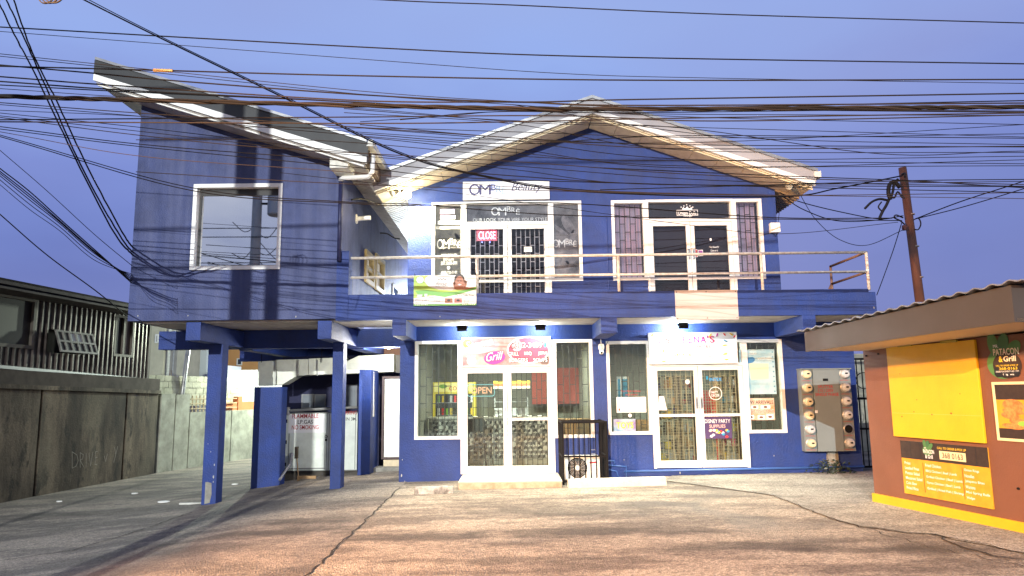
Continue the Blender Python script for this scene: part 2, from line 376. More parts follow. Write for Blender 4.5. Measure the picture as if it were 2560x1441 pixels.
def sheet(name, M, inside, xs, ys, dz=0):
    vs = []; idx = {}; fs = []
    for j, y in enumerate(ys):
        for i, x in enumerate(xs): idx[i, j] = len(vs); vs.append((x, y, g(x, y) + dz))
    for j in range(len(ys) - 1):
        for i in range(len(xs) - 1):
            if inside((xs[i] + xs[i + 1]) / 2, (ys[j] + ys[j + 1]) / 2): fs.append((idx[i, j], idx[i + 1, j], idx[i + 1, j + 1], idx[i, j + 1]))
    mb = MB(); mb.v = vs; mb.f = fs; mb.mi = [0] * len(fs); o = mb.build(name, M, None); struct(o); return o
def fr_range(a, b, st):
    r = []; x = a
    while x < b - 1e-6: r.append(x); x += st
    return r + [b]
XS = [-200, -100, -50] + fr_range(-20, 16, .4) + [30, 60, 120, 200]; YS = [-60, -30, -12] + fr_range(-6, 42, .5) + [60, 120, 250]
sheet('ground', GM, lambda x, y: True, XS, YS)
JA = gp(1000, 1220); JB = gp(770, 1441)
def jx(y): return JA.x + (JB.x - JA.x) * (y - JA.y) / (JB.y - JA.y)
# driveway sheet: strips from a left limit to the joint line
vs = []; fs = []; ys = fr_range(0, 42, .4); nx = 46
for y in ys:
    xr = jx(y) if y < JA.y else JA.x + .0
    for i in range(nx + 1):
        x = -19 + (xr + 19) * i / nx; vs.append((x, y, g(x, y) + .005))
for j in range(len(ys) - 1):
    for i in range(nx): a = j * (nx + 1) + i; fs.append((a, a + 1, a + nx + 2, a + nx + 1))
mb = MB(); mb.v = vs; mb.f = fs; mb.mi = [0] * len(fs); struct(mb.build('driveway', GA))
# pavement apron by the kiosk with a ragged near edge
edge = [(1660, 1203), (1800, 1222), (1890, 1234), (1935, 1241), (2010, 1272), (2080, 1300), (2150, 1318), (2260, 1334), (2340, 1338), (2385, 1352), (2470, 1366), (2520, 1378), (2600, 1396)]
vs = []; fs = []; nn = 8
E3 = [gp(u, v) for u, v in edge]
for i, p in enumerate(E3):
    q = Vector((max(p.x + .1, 5.9 + .1 * i), max(p.y, 14.3 - max(0, i - 3) * .55), 0))
    q = Vector((p.x + (7.2 - p.x) * 1.0, 14.28 if i < 4 else p.y + 2.2, 0)) if i > 0 else Vector((p.x + .3, 14.28, 0))
    for k in range(nn + 1):
        r = p.lerp(q, k / nn); vs.append((r.x, r.y, g(r.x, r.y) + .012))
for i in range(len(E3) - 1):
    for k in range(nn): a = i * (nn + 1) + k; fs.append((a, a + 1, a + nn + 2, a + nn + 1))
mb = MB(); mb.v = vs; mb.f = fs; mb.mi = [0] * len(fs); struct(mb.build('pavement', GS))
# joints and cracks (thin recessed-looking tar filled lines, real strips)
TAR = mat('tar_joint', (.02, .018, .016, 1), .9, var=.3)
def crack(pts3, wd, jit=.02, dz=.013):
    P = []; res = []
    for a, b in zip(pts3, pts3[1:]):
        n = max(2, int((b - a).length / .12))
        for i in range(n): res.append(a.lerp(b, i / n))
    res.append(pts3[-1]); mbv = []; f = []
    for i, p in enumerate(res):
        t = (res[min(i + 1, len(res) - 1)] - res[max(0, i - 1)]).normalized(); s = Vector((-t.y, t.x, 0))
        c = p + s * random.uniform(-jit, jit); ww = wd * random.uniform(.4, 1.3)
        for q in (c - s * ww / 2, c + s * ww / 2): mbv.append((q.x, q.y, g(q.x, q.y) + dz))
        if i: k = 2 * i; f.append((k - 2, k - 1, k + 1, k))
    b = MB(); b.v = mbv; b.f = f; b.mi = [0] * len(f); struct(b.build('ground_crack', TAR))
crack([JA, JB, JB + (JB - JA) * .15], .022, .025, .009)
crack([Vector((p.x, p.y, 0)) for p in E3[2:]], .014, .03, .018)
crack([gp(2140, 1316), gp(2230, 1345), gp(2330, 1372), gp(2430, 1392), gp(2560, 1420)], .012, .06)
crack([gp(2330, 1338), gp(2400, 1365), gp(2480, 1392), gp(2570, 1404)], .03, .07)
crack([gp(0, 1404), gp(180, 1378), gp(330, 1335), gp(480, 1282)], .025, .03)

# ------------------------------------------------------------------ the blue building
B = thing('commercial_building', (0, 13, 0), 'blue two-storey shop building with gable roof, balcony and a left wing on columns', 'building')
# levels taken from the photo
zpt = FP.px(1500, 730)[1]; zpb = FP.px(1500, 794)[1]
xpL = FP.px(872, 700)[0]; xpR = FP.px(2190, 750)[0]
xwl = FP.px(336, 540)[0]; xwr = FP.px(846, 520)[0]
xml = FA.px(1020, 580)[0]; xmr = FA.px(1945, 600)[0]; xll = FA.px(999, 1000)[0]; xlr = FA.px(2148, 1050)[0]
apx, apz = FA.px(1479, 309); zsh = (FA.px(1938, 465)[1] + FA.px(1020, 471)[1]) / 2
slope = (apz - zsh) / ((xmr - xml) / 2)

def wall_holes(mb, fr, a0, a1, b0, b1, holes, t, d1=0):
    xs = sorted(set([a0, a1] + [h[0] for h in holes] + [h[1] for h in holes]))
    for p, q in zip(xs, xs[1:]):
        hs = sorted([h for h in holes if h[0] <= p + 1e-6 and h[1] >= q - 1e-6], key=lambda h: h[2]); z = b0
        for h in hs:
            if h[2] > z + 1e-4: mb.box(fr, p, q, z, h[2], d1 - t, d1)
            z = h[3]
        if z < b1 - 1e-4: mb.box(fr, p, q, z, b1, d1 - t, d1)
# storefront layouts in photo pixels
LW = dict(left=(1037, 852, 1150, 1104), door=(1152, 915, 1386, 1184), right=(1374, 850, 1483, 1090))
RW = dict(left=(1518, 852, 1632, 1088), door=(1630, 908, 1868, 1170), right=(1848, 850, 1960, 1082))
def snap(q, dr):
    L = list(fit(FA, *q['left'])); D = list(fit(FA, *q['door'])); R = list(fit(FA, *q['right']))
    top = (L[3] + R[3]) / 2; bot = (L[2] + R[2]) / 2
    L[1] = D[0]; R[0] = D[1]; L[2] = R[2] = bot; L[3] = R[3] = top
    return L, D, R, top
lowers = [snap(LW, 0), snap(RW, 0)]
UL = dict(left=(1080, 507, 1160, 706), door=(1160, 556, 1378, 734), right=(1378, 503, 1455, 704))
UR = dict(left=(1530, 502, 1622, 702), door=(1618, 548, 1838, 728), right=(1828, 498, 1908, 698))
zf = zpb + .2       # balcony floor
uppers = []
for q in (UL, UR):
    L, D, R, top = snap(q, 0); D[2] = zf + .03; uppers.append((L, D, R, top))
mb = MB(); holes = []
for L, D, R, top in lowers: holes += [(L[0], L[1], L[2], L[3]), (D[0], D[1], D[2], top), (R[0], R[1], R[2], R[3])]
wall_holes(mb, FA, xll, xlr, -.1, zpb, holes, .2)
holes = []
for L, D, R, top in uppers: holes += [(L[0], L[1], L[2], L[3]), (D[0], D[1], D[2], top), (R[0], R[1], R[2], R[3])]
wall_holes(mb, FA, xml, xmr, zpb, zsh, holes, .2)
mb.poly(FA, [(xml, zsh), (xmr, zsh), (apx, apz)], -.2, 0)
mb.box(FA, xml, xml + .2, zpb, zsh, -12, -.2); mb.box(FA, xmr - .2, xmr, zpb, zsh, -12, -.2)      # upper side walls
mb.box(FA, xll, xll + .2, -.3, zpb, -12, -.2); mb.box(FA, xlr - .2, xlr, -.3, zpb, -12, -.2)     # lower side walls
mb.box(FA, xll, xlr, -.3, zsh, -12.2, -12)
mb.build('wall', BLUE, B)
# balcony: parapet, floor slab
mb = MB(); mb.box(FP, xpL, xpR - .12, zpb, zpt, -.15, 0)
mb.box(FP, xpR - .12, xpR, zpb, zpt - .06, -.15, 0); mb.box(FP, xpR - .15, xpR, zpb, zpt - .06, -7, -.15)
mb.box(FP, xwr, xpL, zpb, FP.px(860, 628)[1], -.25, .02)     # raised block beside the wing
mb.build('parapet', BLUE, B)
mb = MB(); mb.box(FP, xwl + .2, xpR - .15, zpb + .003, zpb + .2, -1.42, -.15) 
mb.build('balcony_slab', SLABC, B)
# brackets under the balcony
zbb = FP.px(1000, 840)[1]
for u0, u1, v in ((463, 500, 850), (793, 828, 850), (980, 1015, 830), (1502, 1543, 815), (2007, 2041, 815)):
    a0 = FP.px(u0, v)[0]; a1 = FP.px(u1, v)[0]; mb = MB()
    if u0 < 900: mb.box(FP, a0, a1, zbb - .04, zpb, -2.15, -.002)
    else: mb.box(FP, a0, a1, zbb, zpb, -1.43, -.002)
    mb.build('bracket', BLUE, B, bevel=.008)
# left wing
wt0 = FP.px(345, 258)[1]; wt1 = FP.px(846, 412)[1]
zwb = FP.px(600, 800)[1]
whole = fit(FP, 483, 463, 701, 672)
mb = MB(); wall_holes(mb, FP, xwl, xwr, zwb, wt1, [whole], .18)
mb.poly(FP, [(xwl, wt1), (xwr, wt1), (xwl, wt0)], -.18, 0)
WD = 11.0
FL = Frame((xwr, D1, 0), (0, 1, 0))        # wing right side wall, a = distance back, faces +X
wins = []
def flpx(u, v): return FL.px(u, v)
w1 = fit(FL, 910, 632, 932, 770); w2 = fit(FL, 936, 648, 958, 770)
hol = [(w1[0], w1[1], zwb + 1.05, w1[3]), (w2[0], w2[1], zwb + 1.05, w2[3] + .05)]
wall_holes(mb, FL, .18, WD, zwb, wt1, hol, .18)
mb.box(FP, xwl, xwl + .18, zwb, wt1, -WD, -.18); mb.poly(FP, [(xwl, wt1), (xwl + .18, wt1), (xwl + .18, wt0 - .06), (xwl, wt0)], -WD, -.18)
mb.box(FP, xwl + .18, xwr - .18, zwb, wt1, -WD, -WD + .18)
mb.build('wing_wall', BLUEW, B)
mb = MB(); mb.box(FP, xwl + .18, xwr - .18, zwb + .003, zwb + .15, -WD, -.18); mb.build('wing_floor_slab', SLABC, B)
# wing window
a0, a1, b0, b1 = whole
mb = MB(); mb.frame(FP, a0 - .02, a1 + .02, b0 - .02, b1 + .02, .07, -.1, .025); f = mb.build('window', WHITE, B)
mb = MB(); mb.box(FP, a0 + .05, a1 - .05, b0 + .05, b1 - .05, -.14, -.13); mb.build('pane', GLM, f)
mb = MB(); mb.frame(FP, a0 + .05, a1 - .05, b0 + .05, b1 - .05, .03, -.129, -.101); mb.box(FP, a0 + .08, a1 - .08, b1 - .17, b1 - .08, -.129, -.115); mb.build('recess_shade_frame', mat('recess_shade_dark', (.03, .03, .03, 1), .6), f)  # dark inner frame and top strip: shade of the recess put into colour
mb = MB(); mb.mat(mat('dim_room', (.2, .2, .22, 1), .8)); mb.box(FP, a0 - .3, a1 + .3, b0 - .3, b1 + .3, -1.2, -1.15); mb.build('curtain', None, f)  # plain grey panel, no cloth: dimness of the room put into its colour
for q in hol:
    mb = MB(); mb.frame(FL, q[0], q[1], q[2], q[3], .1, -.12, .05, .1); mb.box(FL, q[0] + .1, q[1] - .1, (q[2] + q[3]) / 2 - .04, (q[2] + q[3]) / 2 + .04, -.1, .03)
    f = mb.build('window', mat('tan_window_frame', (.42, .34, .18, 1), .5, var=.2), B)
    mb = MB(); mb.box(FL, q[0] + .1, q[1] - .1, q[2] + .1, q[3] - .1, -.08, -.075); mb.build('pane', mat('frosted_pane', (.6, .62, .6, 1), .3, emit=(1, .9, .75, 1), es=.35), f)
# far small window on the passage wall
q = fit(FL, 980, 715, 994, 745); q = (q[0], q[1], q[2], q[3])
mb = MB(); mb.frame(FL, q[0], q[1], q[2], q[3], .08, 0, .03); f = mb.build('window', WHITE, B)
mb = MB(); mb.box(FL, q[0] + .08, q[1] - .08, q[2] + .08, q[3] - .08, .001, .01); mb.build('pane', GLD, f)
# wing roof (mono pitch, high on the left)
YR = D1 - .68; FWR = FY(YR)
tl = FWR.px(237, 143); tr = FWR.px(920, 350)
sl = (tr[1] - tl[1]) / (tr[0] - tl[0])
def wz(x): return tl[1] + sl * (x - tl[0])
def band(mb, fr, x0, x1, zf_, t0, t1, d0, d1): mb.poly(fr, [(x0, zf_(x0) - t0), (x1, zf_(x1) - t0), (x1, zf_(x1) - t1), (x0, zf_(x0) - t1)], d0, d1)
mb = MB(); band(mb, FWR, tl[0] + .02, tr[0] - .02, wz, 0, .05, -WD - 1, .03); mb.build('wing_roof', ROOFM, B)
mb = MB(); band(mb, FWR, tl[0], tr[0], wz, .052, .32, -.03, .0)
# left edge board running back
mb.box(Frame((tl[0], YR, 0), (0, 1, 0)), .03, WD + 1, tl[1] - .3, tl[1] - .055, 0, .03)
mb.build('wing_fascia', DARKF, B)
mb = MB(); band(mb, FWR, tl[0] + .01, tr[0] - .02, wz, .322, .44, -.04, .015); band(mb, FWR, tl[0] + .04, tr[0] - .08, wz, .46, .49, -.12, -.08); mb.build('wing_trim', TRIMW, B)
mb = MB()
x = tl[0] + .03; 
while x < tr[0] - .2:
    x2 = min(x + .6, tr[0] - .03); band(mb, FWR, x, x2 - .008, wz, .445, .46, -.68, -.05); x = x2
band(mb, FWR, tl[0] + .03, xwl - .002, wz, .445, .46, -WD - 1, -.69)
mb.build('wing_soffit', SOFG, B)
# corrugated eave strip on the right of the wing
mb = MB(); y = 0
while y < WD + .6:
    band(mb, FWR, xwr + .004, tr[0] - .1, wz, .4, .425 if int(y / .07) % 2 else .45, -y - .07, -y); y += .07
mb.build('wing_eave_sheet', SOFG, B)
mb = MB(); gx = tr[0]; gz = wz(gx)
G_ = Frame((gx, YR, 0), (0, 1, 0))
mb.mat(mat('brown_fascia', (.11, .075, .055, 1), .6, var=.3)); mb.box(G_, .05, WD + .8, gz - .36, gz - .06, -.1, -.02)
mb.mat(OFFW); mb.box(G_, -.02, WD + .8, gz - .12, gz + .0, .0, .09); mb.box(G_, -.02, WD + .8, gz - .12, gz - .1, -.02, .0)
mb.build('wing_gutter', None, B)
# box return and downpipes at the wing corner
mb = MB(); zq = wt1; mb.box(FP, xwr - .05, xwr + .28, zq - .22, zq + .0, 0, .5); mb.build('soffit_return', OFFW, B)
mb = MB(); mb.tube([(gx + .03, YR + .3, gz - .18), (gx + .03, YR + .28, gz - .5), (gx - .05, YR + .3, gz - .58), (xwr + .1, YR + .55, zq - .3), (xwr + .04, YR + .6, zq - .32)], .042, 10)
mb.build('downpipe', WHITE, B, smooth=True)
mb = MB(); mb.tube([(xwr + .05, D1 - .06, zq - .3), (xwr + .05, D1 - .06, zpt + .6)], .04, 10); mb.build('downpipe', mat('navy_pipe', (.012, .015, .06, 1), .5), B, smooth=True)
mb = MB(); p0 = FL.px(890, 548); mb.tube([FL.P(p0[0], p0[1], 0), FL.P(p0[0], p0[1] + .02, .25), FL.P(p0[0], p0[1] + .02, .3)], .045, 10); mb.lathe(FL.P(p0[0], p0[1], .002), FL.N, [(.1, 0), (.1, .02)], 12); mb.build('vent_pipe', WHITE, B)
# main gable roof
rt = FR.px(1480, 243); hw = (FR.px(2046, 440)[0] - FR.px(938, 444)[0]) / 2
ze = (FR.px(2046, 428)[1] + FR.px(938, 436)[1]) / 2; sg = (rt[1] - ze) / hw
cx = rt[0]
def rz(x): return rt[1] - abs(x - cx) * sg
def gband(mb, fr, inset, t0, t1, d0, d1, clipx=None):
    h = hw - inset
    mb.poly(fr, [(cx - h, rz(cx - h) - t0), (cx, rt[1] - t0), (cx, rt[1] - t1), (cx - h, rz(cx - h) - t1)], d0, d1)
    mb.poly(fr, [(cx, rt[1] - t0), (cx + h, rz(cx + h) - t0), (cx + h, rz(cx + h) - t1), (cx, rt[1] - t1)], d0, d1)
mb = MB(); gband(mb, FR, -.03, -.03, .03, -12.5, .04)
for s in (-1, 1):    # ribs of the sheeting along the edge
    pass
mb.build('roof', ROOFM, B)
mb = MB(); gband(mb, FR, 0, .032, .235, -.03, 0); mb.build('fascia', FASC, B)
mb = MB(); gband(mb, FR, .03, .237, .335, -.05, .02); mb.build('trim', TRIMW, B)
mb = MB()
for s in (-1, 1):
    k = 0; x = .01
    while x < hw - .08:
        x2 = min(x + .5, hw - .05)
        pts = [(cx + s * x, rt[1] - x * sg - .34), (cx + s * (x2 - .01), rt[1] - (x2 - .01) * sg - .34), (cx + s * (x2 - .01), rt[1] - (x2 - .01) * sg - .36), (cx + s * x, rt[1] - x * sg - .36)]
        mb.poly(FR, pts, -.745, -.055); x = x2
mb.build('soffit', SOFF, B)
mb = MB(); gband(mb, FR, .04, .345, .385, -.14, -.1); mb.build('soffit_moulding', mat('cream_moulding', (.6, .53, .36, 1), .5), B)
for s, xw in ((-1, xml), (1, xmr)):
    xe = cx + s * (hw - .04); y = 0; mb = MB()
    while y < 11.5:
        t = .36 if int(round(y / .07)) % 2 else .385
        xa, xb = sorted((xw + s * .003, xe))
        mb.poly(FR, [(xa, rz(xa) - .335), (xb, rz(xb) - .335), (xb, rz(xb) - t), (xa, rz(xa) - t)], -.76 - y - .07, -.76 - y); y += .07
    mb.build('eave_sheet', SOFG if s > 0 else mat('light_sheet', (.5, .5, .46, 1), .45, metal=.3, var=.3), B)
    mb = MB(); G2 = Frame((xe, DF, 0), (0, 1, 0)); z = rz(xe)
    mb.box(FR, xe + (.0 if s > 0 else -.13), xe + (.13 if s > 0 else 0), z - .17, z - .15, -12, .03)
    mb.box(FR, xe + (.12 if s > 0 else -.13), xe + (.13 if s > 0 else -.12), z - .15, z - .04, -12, .03)
    mb.box(FR, xe + (.0 if s > 0 else -.12), xe + (.12 if s > 0 else 0), z - .15, z - .05, .01, .03)
    mb.build('gutter', OFFW, B)
# aerial mast on the roof
p = FR.px(1407, 262); q = FR.px(1407, 238); mb = MB(); mb.tube([FR.P(p[0], p[1] - .1, -.6), FR.P(q[0], q[1] + .02, -.6)], .01, 6); mb.build('aerial_mast', BLACKM, B)
# columns
for u0, u1, us, vb, yc in ((502, 538, 545, 1276, 13.85), (818, 845, 851, 1235, 13.75)):
    fc = FY(yc); um = (u0 + u1) / 2
    a0 = fc.px(u0 + 9, 1080)[0]; a1 = fc.px(u1 + 9, 1080)[0]; mb = MB()
    mb.box(fc, a0, a1, g(a0, yc) - .25, zbb - .04, -.3, 0); mb.build('column', BLUE, B, bevel=.01)
mb = MB(); mb.mat(CONC); fc = FY(13.85); a0 = fc.px(511, 1250)[0]
zg = g(a0, 13.85); mb.poly(fc, [(a0 + .004, zg + .02), (a0 + .1, zg + .04), (a0 + .13, zg + .2), (a0 + .12, zg + .4), (a0 + .05, zg + .42), (a0 + .004, zg + .42)], -.002, .003); mb.build('bare_plaster_patch', None, B)
# bare chips knocked out of the paint at the edges
def chips(fr, spots, nm='paint_chip'):
    mb = MB(); mb.auto = nm; mb.mat(mat('chip_plaster', (.5, .5, .45, 1), .85, var=.3, vscale=20))
    for (u, v, r) in spots:
        a, b = fr.px(u, v); k = 7; pts = [(a + r * .5 * random.uniform(.6, 1.2) * cos(2 * pi * i / k), b + r * random.uniform(.6, 1.3) * sin(2 * pi * i / k)) for i in range(k)]
        mb.poly(fr, pts, .001, .004)
    mb.build(nm, None, B)
chips(FY(13.85), [(536, 1162, .02), (534, 1192, .03), (527, 1130, .012), (533, 1205, .018), (520, 1110, .012)])
chips(FA, [(1004, 1190, .03), (1006, 1150, .015), (1012, 1205, .02), (1640, 1178, .02), (1900, 1186, .02), (1700, 1183, .025), (1560, 1150, .012), (1935, 1140, .015)])
chips(FP, [(345, 790, .02), (470, 790, .015), (740, 792, .02), (1100, 792, .015), (1350, 730, .012), (2185, 770, .02)])
# cross beams
mb = MB(); YB = 15.0; fb = FY(YB); bx0 = fb.px(397, 850)[0]; bt = fb.px(700, 822)[1]; bb = fb.px(700, 871)[1]
mb.box(fb, bx0, xll + 0.0, bb, zwb, -.3, 0)
fb2 = FY(19.5); mb.box(fb2, bx0, xll, bb - .05, zwb, -.3, 0)
for u in (470, 800): x = FP.px(u, 850)[0]; mb.box(FY(15.3), x, x + .28, bb - .02, zwb, -4.2, 0)
mb.build('beam', BLUE, B)
# ground floor of the wing: side pier, back wall, blue piers
pc = gp(640, 1222); YP = pc.y; fpz = FY(YP); a0 = fpz.px(631, 1100)[0]; a1 = fpz.px(702, 1100)[0]
mb = MB(); mb.box(fpz, a0, a1, -.9, fpz.px(665, 968)[1], -.35, 0); mb.build('pier', BLUE, B)
YC = YP + 1.0; fcg = FY(YC)
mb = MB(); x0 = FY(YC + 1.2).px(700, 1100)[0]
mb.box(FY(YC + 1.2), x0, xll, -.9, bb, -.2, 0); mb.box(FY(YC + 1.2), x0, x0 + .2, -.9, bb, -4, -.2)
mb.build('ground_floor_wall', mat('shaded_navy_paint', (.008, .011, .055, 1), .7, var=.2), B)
pp = gp(905, 1188); f9 = FY(pp.y); a0 = f9.px(896, 1060)[0]; a1 = f9.px(926, 1060)[0]
mb = MB(); mb.box(f9, a0, a1, -.5, f9.px(910, 925)[1], -.9, 0); mb.build('pier', BLUE, B)
# windows of the back wall
fbw = FY(YC + 1.2)
for r in ((754, 986, 784, 1022), (786, 986, 815, 1022), (862, 962, 893, 1018)):
    q = fit(fbw, *r); mb = MB(); mb.frame(fbw, q[0], q[1], q[2], q[3], .03, .0, .03); f = mb.build('window', mat('grey_frame', (.2, .21, .22, 1), .5), B)
    mb = MB(); mb.box(fbw, q[0] + .03, q[1] - .03, q[2] + .03, q[3] - .03, .002, .012); mb.build('pane', mat('dusty_pane', (.16, .19, .22, 1), .35, var=.2), f)
# white side door beyond the pier
f8 = FY(pp.y + .85); q = fit(f8, 962, 948, 1001, 1146)
q = (q[0], xll - .001, q[2], q[3])
mb = MB(); mb.box(f8, q[0], q[1], q[2], q[3], 0, .05); dr = mb.build('side_door', mat('pale_door_panel', (.66, .68, .62, 1), .5, var=.15), B)
mb = MB(); mb.frame(f8, q[0] - .06, q[1], q[2] - .02, q[3] + .06, .05, 0, .07); mb.build('door_frame', mat('brown_frame', (.05, .03, .03, 1), .6), dr)
mb = MB(); mb.box(f8, q[0], q[1], q[2] - .17, q[2] - .03, 0, .1); mb.build('tiled_threshold', mat('cream_tile', (.6, .5, .33, 1), .4, var=.2, vscale=9), dr)
mb = MB(); mb.box(f8, q[0] - .22, q[1], -.4, q[2] - .172, 0, .4); mb.build('doorstep', CONC, B)
# salon white pipe on pier
mb = MB(); pa = f9.px(930, 930, -.3); pb = f9.px(930, 1042, -.3); mb.tube([f9.P(pa[0], pa[1], -.3), f9.P(pb[0], pb[1], -.3)], .05, 10); mb.build('vent_pipe', OFFW, B)
mb = MB(); pa = fpz.px(714, 1165, .02); pb = fpz.px(700, 1200, .02); pt = fpz.px(716, 930, .02)
mb.tube([fpz.P(pa[0] + .03, pa[1] + .25, -.3), fpz.P(pa[0], pa[1], -.3), fpz.P(pb[0], pb[1], .05)], .03, 8); mb.build('drain_pipe', mat('grey_pipe', (.3, .3, .31, 1), .5), B)

def grille(mb, fr, a0, a1, b0, b1, d, r=.007, dx=.115, dz=.34):
    n = max(2, int(round((a1 - a0) / dx))); xs = [a0 + (a1 - a0) * i / n for i in range(n + 1)]
    for x in xs: mb.box(fr, x - r, x + r, b0, b1, d - r, d + r)
    for i in range(n):
        z = b0 + dz * (.35 if i % 2 else .85)
        while z < b1: mb.box(fr, xs[i] + r, xs[i + 1] - r, z - r, z + r, d - r, d + r); z += dz
# storefront assembly
def storefront(L, D, R, top, wood, gl, gr, up=False, dlat=False, bars=True):
    for q, nm in ((L, 0), (R, 1)):
        mb = MB(); mb.frame(FA, q[0], q[1], q[2], q[3], .06, -.1, .03); f = mb.build('window', wood, B)
        mb = MB(); mb.box(FA, q[0] + .06, q[1] - .06, q[2] + .06, q[3] - .06, -.05, -.044); mb.build('pane', gl, f)
        mb = MB(); grille(mb, FA, q[0] + .08, q[1] - .08, q[2] + .06, q[3] - .06, -.16); mb.build('grille', GRIL, f)
    # transom and door surround
    mb = MB(); tz = D[3]; mb.box(FA, D[0], D[0] + .05, D[2], top, -.1, .045); mb.box(FA, D[1] - .05, D[1], D[2], top, -.1, .045)
    mb.box(FA, D[0] + .05, D[1] - .05, top - .05, top, -.1, .045); mb.box(FA, D[0] + .05, D[1] - .05, tz - .06, tz, -.1, .05)
    f = mb.build('door_surround', wood, B)
    mb = MB(); mb.box(FA, D[0] + .05, D[1] - .05, tz, top - .05, -.06, -.05); mb.build('transom_pane', gl, f)
    mid = (D[0] + D[1]) / 2
    for s in (0, 1):
        x0 = D[0] + .055 if s == 0 else mid + .006; x1 = mid - .006 if s == 0 else D[1] - .055
        mb = MB(); mb.frame(FA, x0, x1, D[2] + .01, tz - .065, .075, -.04, .02, .13)
        if not (not up and s == 0 and not dlat): 
            zz = D[2] + (tz - D[2]) * (.5 if not up else .36); mb.box(FA, x0 + .075, x1 - .075, zz - .03, zz + .02, -.03, .03)
        d = mb.build('door', wood, B)
        mb = MB(); mb.box(FA, x0 + .075, x1 - .075, D[2] + .14, tz - .14, -.02, -.014); mb.build('pane', gl, d)
        mb = MB(); hx = x1 - .04 if s == 0 else x0 + .04; hz = D[2] + (tz - D[2]) * .62
        mb.box(FA, hx - .02, hx + .02, hz - .12, hz + .1, .02, .03); mb.tube([FA.P(hx, hz - .09, .03), FA.P(hx, hz - .09, .07), FA.P(hx, hz + .07, .07), FA.P(hx, hz + .07, .03)], .009, 6)
        mb.build('handle', mat('steel', (.5, .5, .5, 1), .3, metal=1), d)
        if bars:
            mb = MB(); grille(mb, FA, x0 + .08, x1 - .08, D[2] + .12, tz - .12, -.14 if not dlat else -.2, dx=.1)
            if dlat:
                nx = int((x1 - x0) / .055)
                for i in range(nx): x = x0 + .09 + i * .055; mb.box(FA, x - .0045, x + .0045, D[2] + .14, tz - .18, -.29, -.284)
                z = D[2] + .16
                while z < tz - .18: mb.box(FA, x0 + .08, x1 - .08, z - .0045, z + .0045, -.298, -.292); z += .055
            mb.build('grille', gr, d)
storefront(*lowers[0], WHITE, GLS, GRIL)
storefront(*lowers[1], WHITE, GLS, mat('bronze_grille', (.38, .33, .24, 1), .5), dlat=True)
CLG = glass('salon_glass', .03, (.82, .82, .84, 1))
storefront(*uppers[0], WHITE, CLG, GRILW, up=True)
storefront(*uppers[1], WHITE, CLG, GRIL, up=True, bars=False)
mb = MB(); Dq = uppers[1][1]; mb.box(FA, Dq[0] + .1, Dq[1] - .1, Dq[2] + .08, Dq[3] - .1, -.2, -.19); mb.build('door_film', mat('plum_black_film', (.022, .016, .024, 1), .3), B)
# interiors
IW = mat('interior_wall', (.2, .21, .18, 1), .8, var=.2, vscale=2)
IF = mat('interior_floor', (.35, .3, .24, 1), .4, var=.2)
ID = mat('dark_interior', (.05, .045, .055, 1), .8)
xm = (lowers[0][2][1] + lowers[1][0][0]) / 2
mb = MB(); mb.mat(IW)
FI = Frame((0, D2 + .2, 0), (1, 0, 0)); dep = 4.2; zfl = lowers[0][1][2] - .02
mb.box(FI, xll + .2, xlr - .2, zfl, zpb - .1, -dep - .1, -dep); mb.box(FI, xll + .2, xll + .25, zfl, zpb - .1, -dep, -.0); mb.box(FI, xlr - .25, xlr - .2, zfl, zpb - .1, -dep, 0)
mb.box(FI, xm - .05, xm + .05, zfl, zpb - .1, -dep, 0); mb.box(FI, xll + .2, xlr - .2, zpb - .1, zpb - .05, -dep - .1, 0)
mb.mat(IF); mb.box(FI, xll + .2, xlr - .2, zfl - .05, zfl, -dep - .1, 0); mb.build('shop_interior', None, B)
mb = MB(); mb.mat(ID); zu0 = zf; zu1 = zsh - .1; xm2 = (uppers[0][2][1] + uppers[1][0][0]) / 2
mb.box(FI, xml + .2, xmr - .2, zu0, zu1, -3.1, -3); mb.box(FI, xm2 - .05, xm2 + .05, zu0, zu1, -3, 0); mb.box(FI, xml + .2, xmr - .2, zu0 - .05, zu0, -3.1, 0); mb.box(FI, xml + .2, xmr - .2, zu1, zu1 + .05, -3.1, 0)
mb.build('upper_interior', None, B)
# curtains of the right upper shop
CUR = mat('lilac_curtain', (.42, .38, .46, 1), .9, emit=(.75, .6, .75, 1), es=.16, col2=(.55, .38, .46, 1), vscale=5)  # cloth given a faint glow of its own for the light on it
for q in (uppers[1][0], uppers[1][2]):
    mb = MB(); n = 60; P = []; fs = []
    for i in range(n + 1):
        a = q[0] + .05 + (q[1] - q[0] - .1) * i / n; d = -.28 + .03 * sin(i * .9) + .012 * sin(i * 2.3)
        P += [FA.P(a, q[2], d), FA.P(a, q[3], d)]
        if i: fs.append((2 * i - 2, 2 * i, 2 * i + 1, 2 * i - 1))
    mb.add(P, fs); mb.build('curtain', CUR, B, smooth=True)
# films of the salon windows (dark printed vinyl behind the glass)
FILM = mat('printed_film', (.13, .12, .06, 1), .5, col2=(.46, .42, .26, 1), vscale=1.6)
FILM2 = mat('grey_printed_film', (.025, .027, .03, 1), .5, col2=(.42, .43, .43, 1), vscale=1.9)
for q, M in ((uppers[0][0], FILM), (uppers[0][2], FILM2)):
    mb = MB(); mb.box(FA, q[0] + .05, q[1] - .05, q[2] + .05, q[3] - .05, -.075, -.06); mb.build('window_film', M, B)
D = uppers[0][1]; mb = MB(); mb.box(FA, D[0] + .05, D[1] - .05, D[3], uppers[0][3] - .05, -.09, -.075); mb.build('window_film', FILM2, B)
D = uppers[1][1]; mb = MB(); mb.box(FA, D[0] + .05, D[1] - .05, D[3], uppers[1][3] - .05, -.09, -.075); mb.build('window_film', mat('black_film', (.02, .018, .022, 1), .35), B)

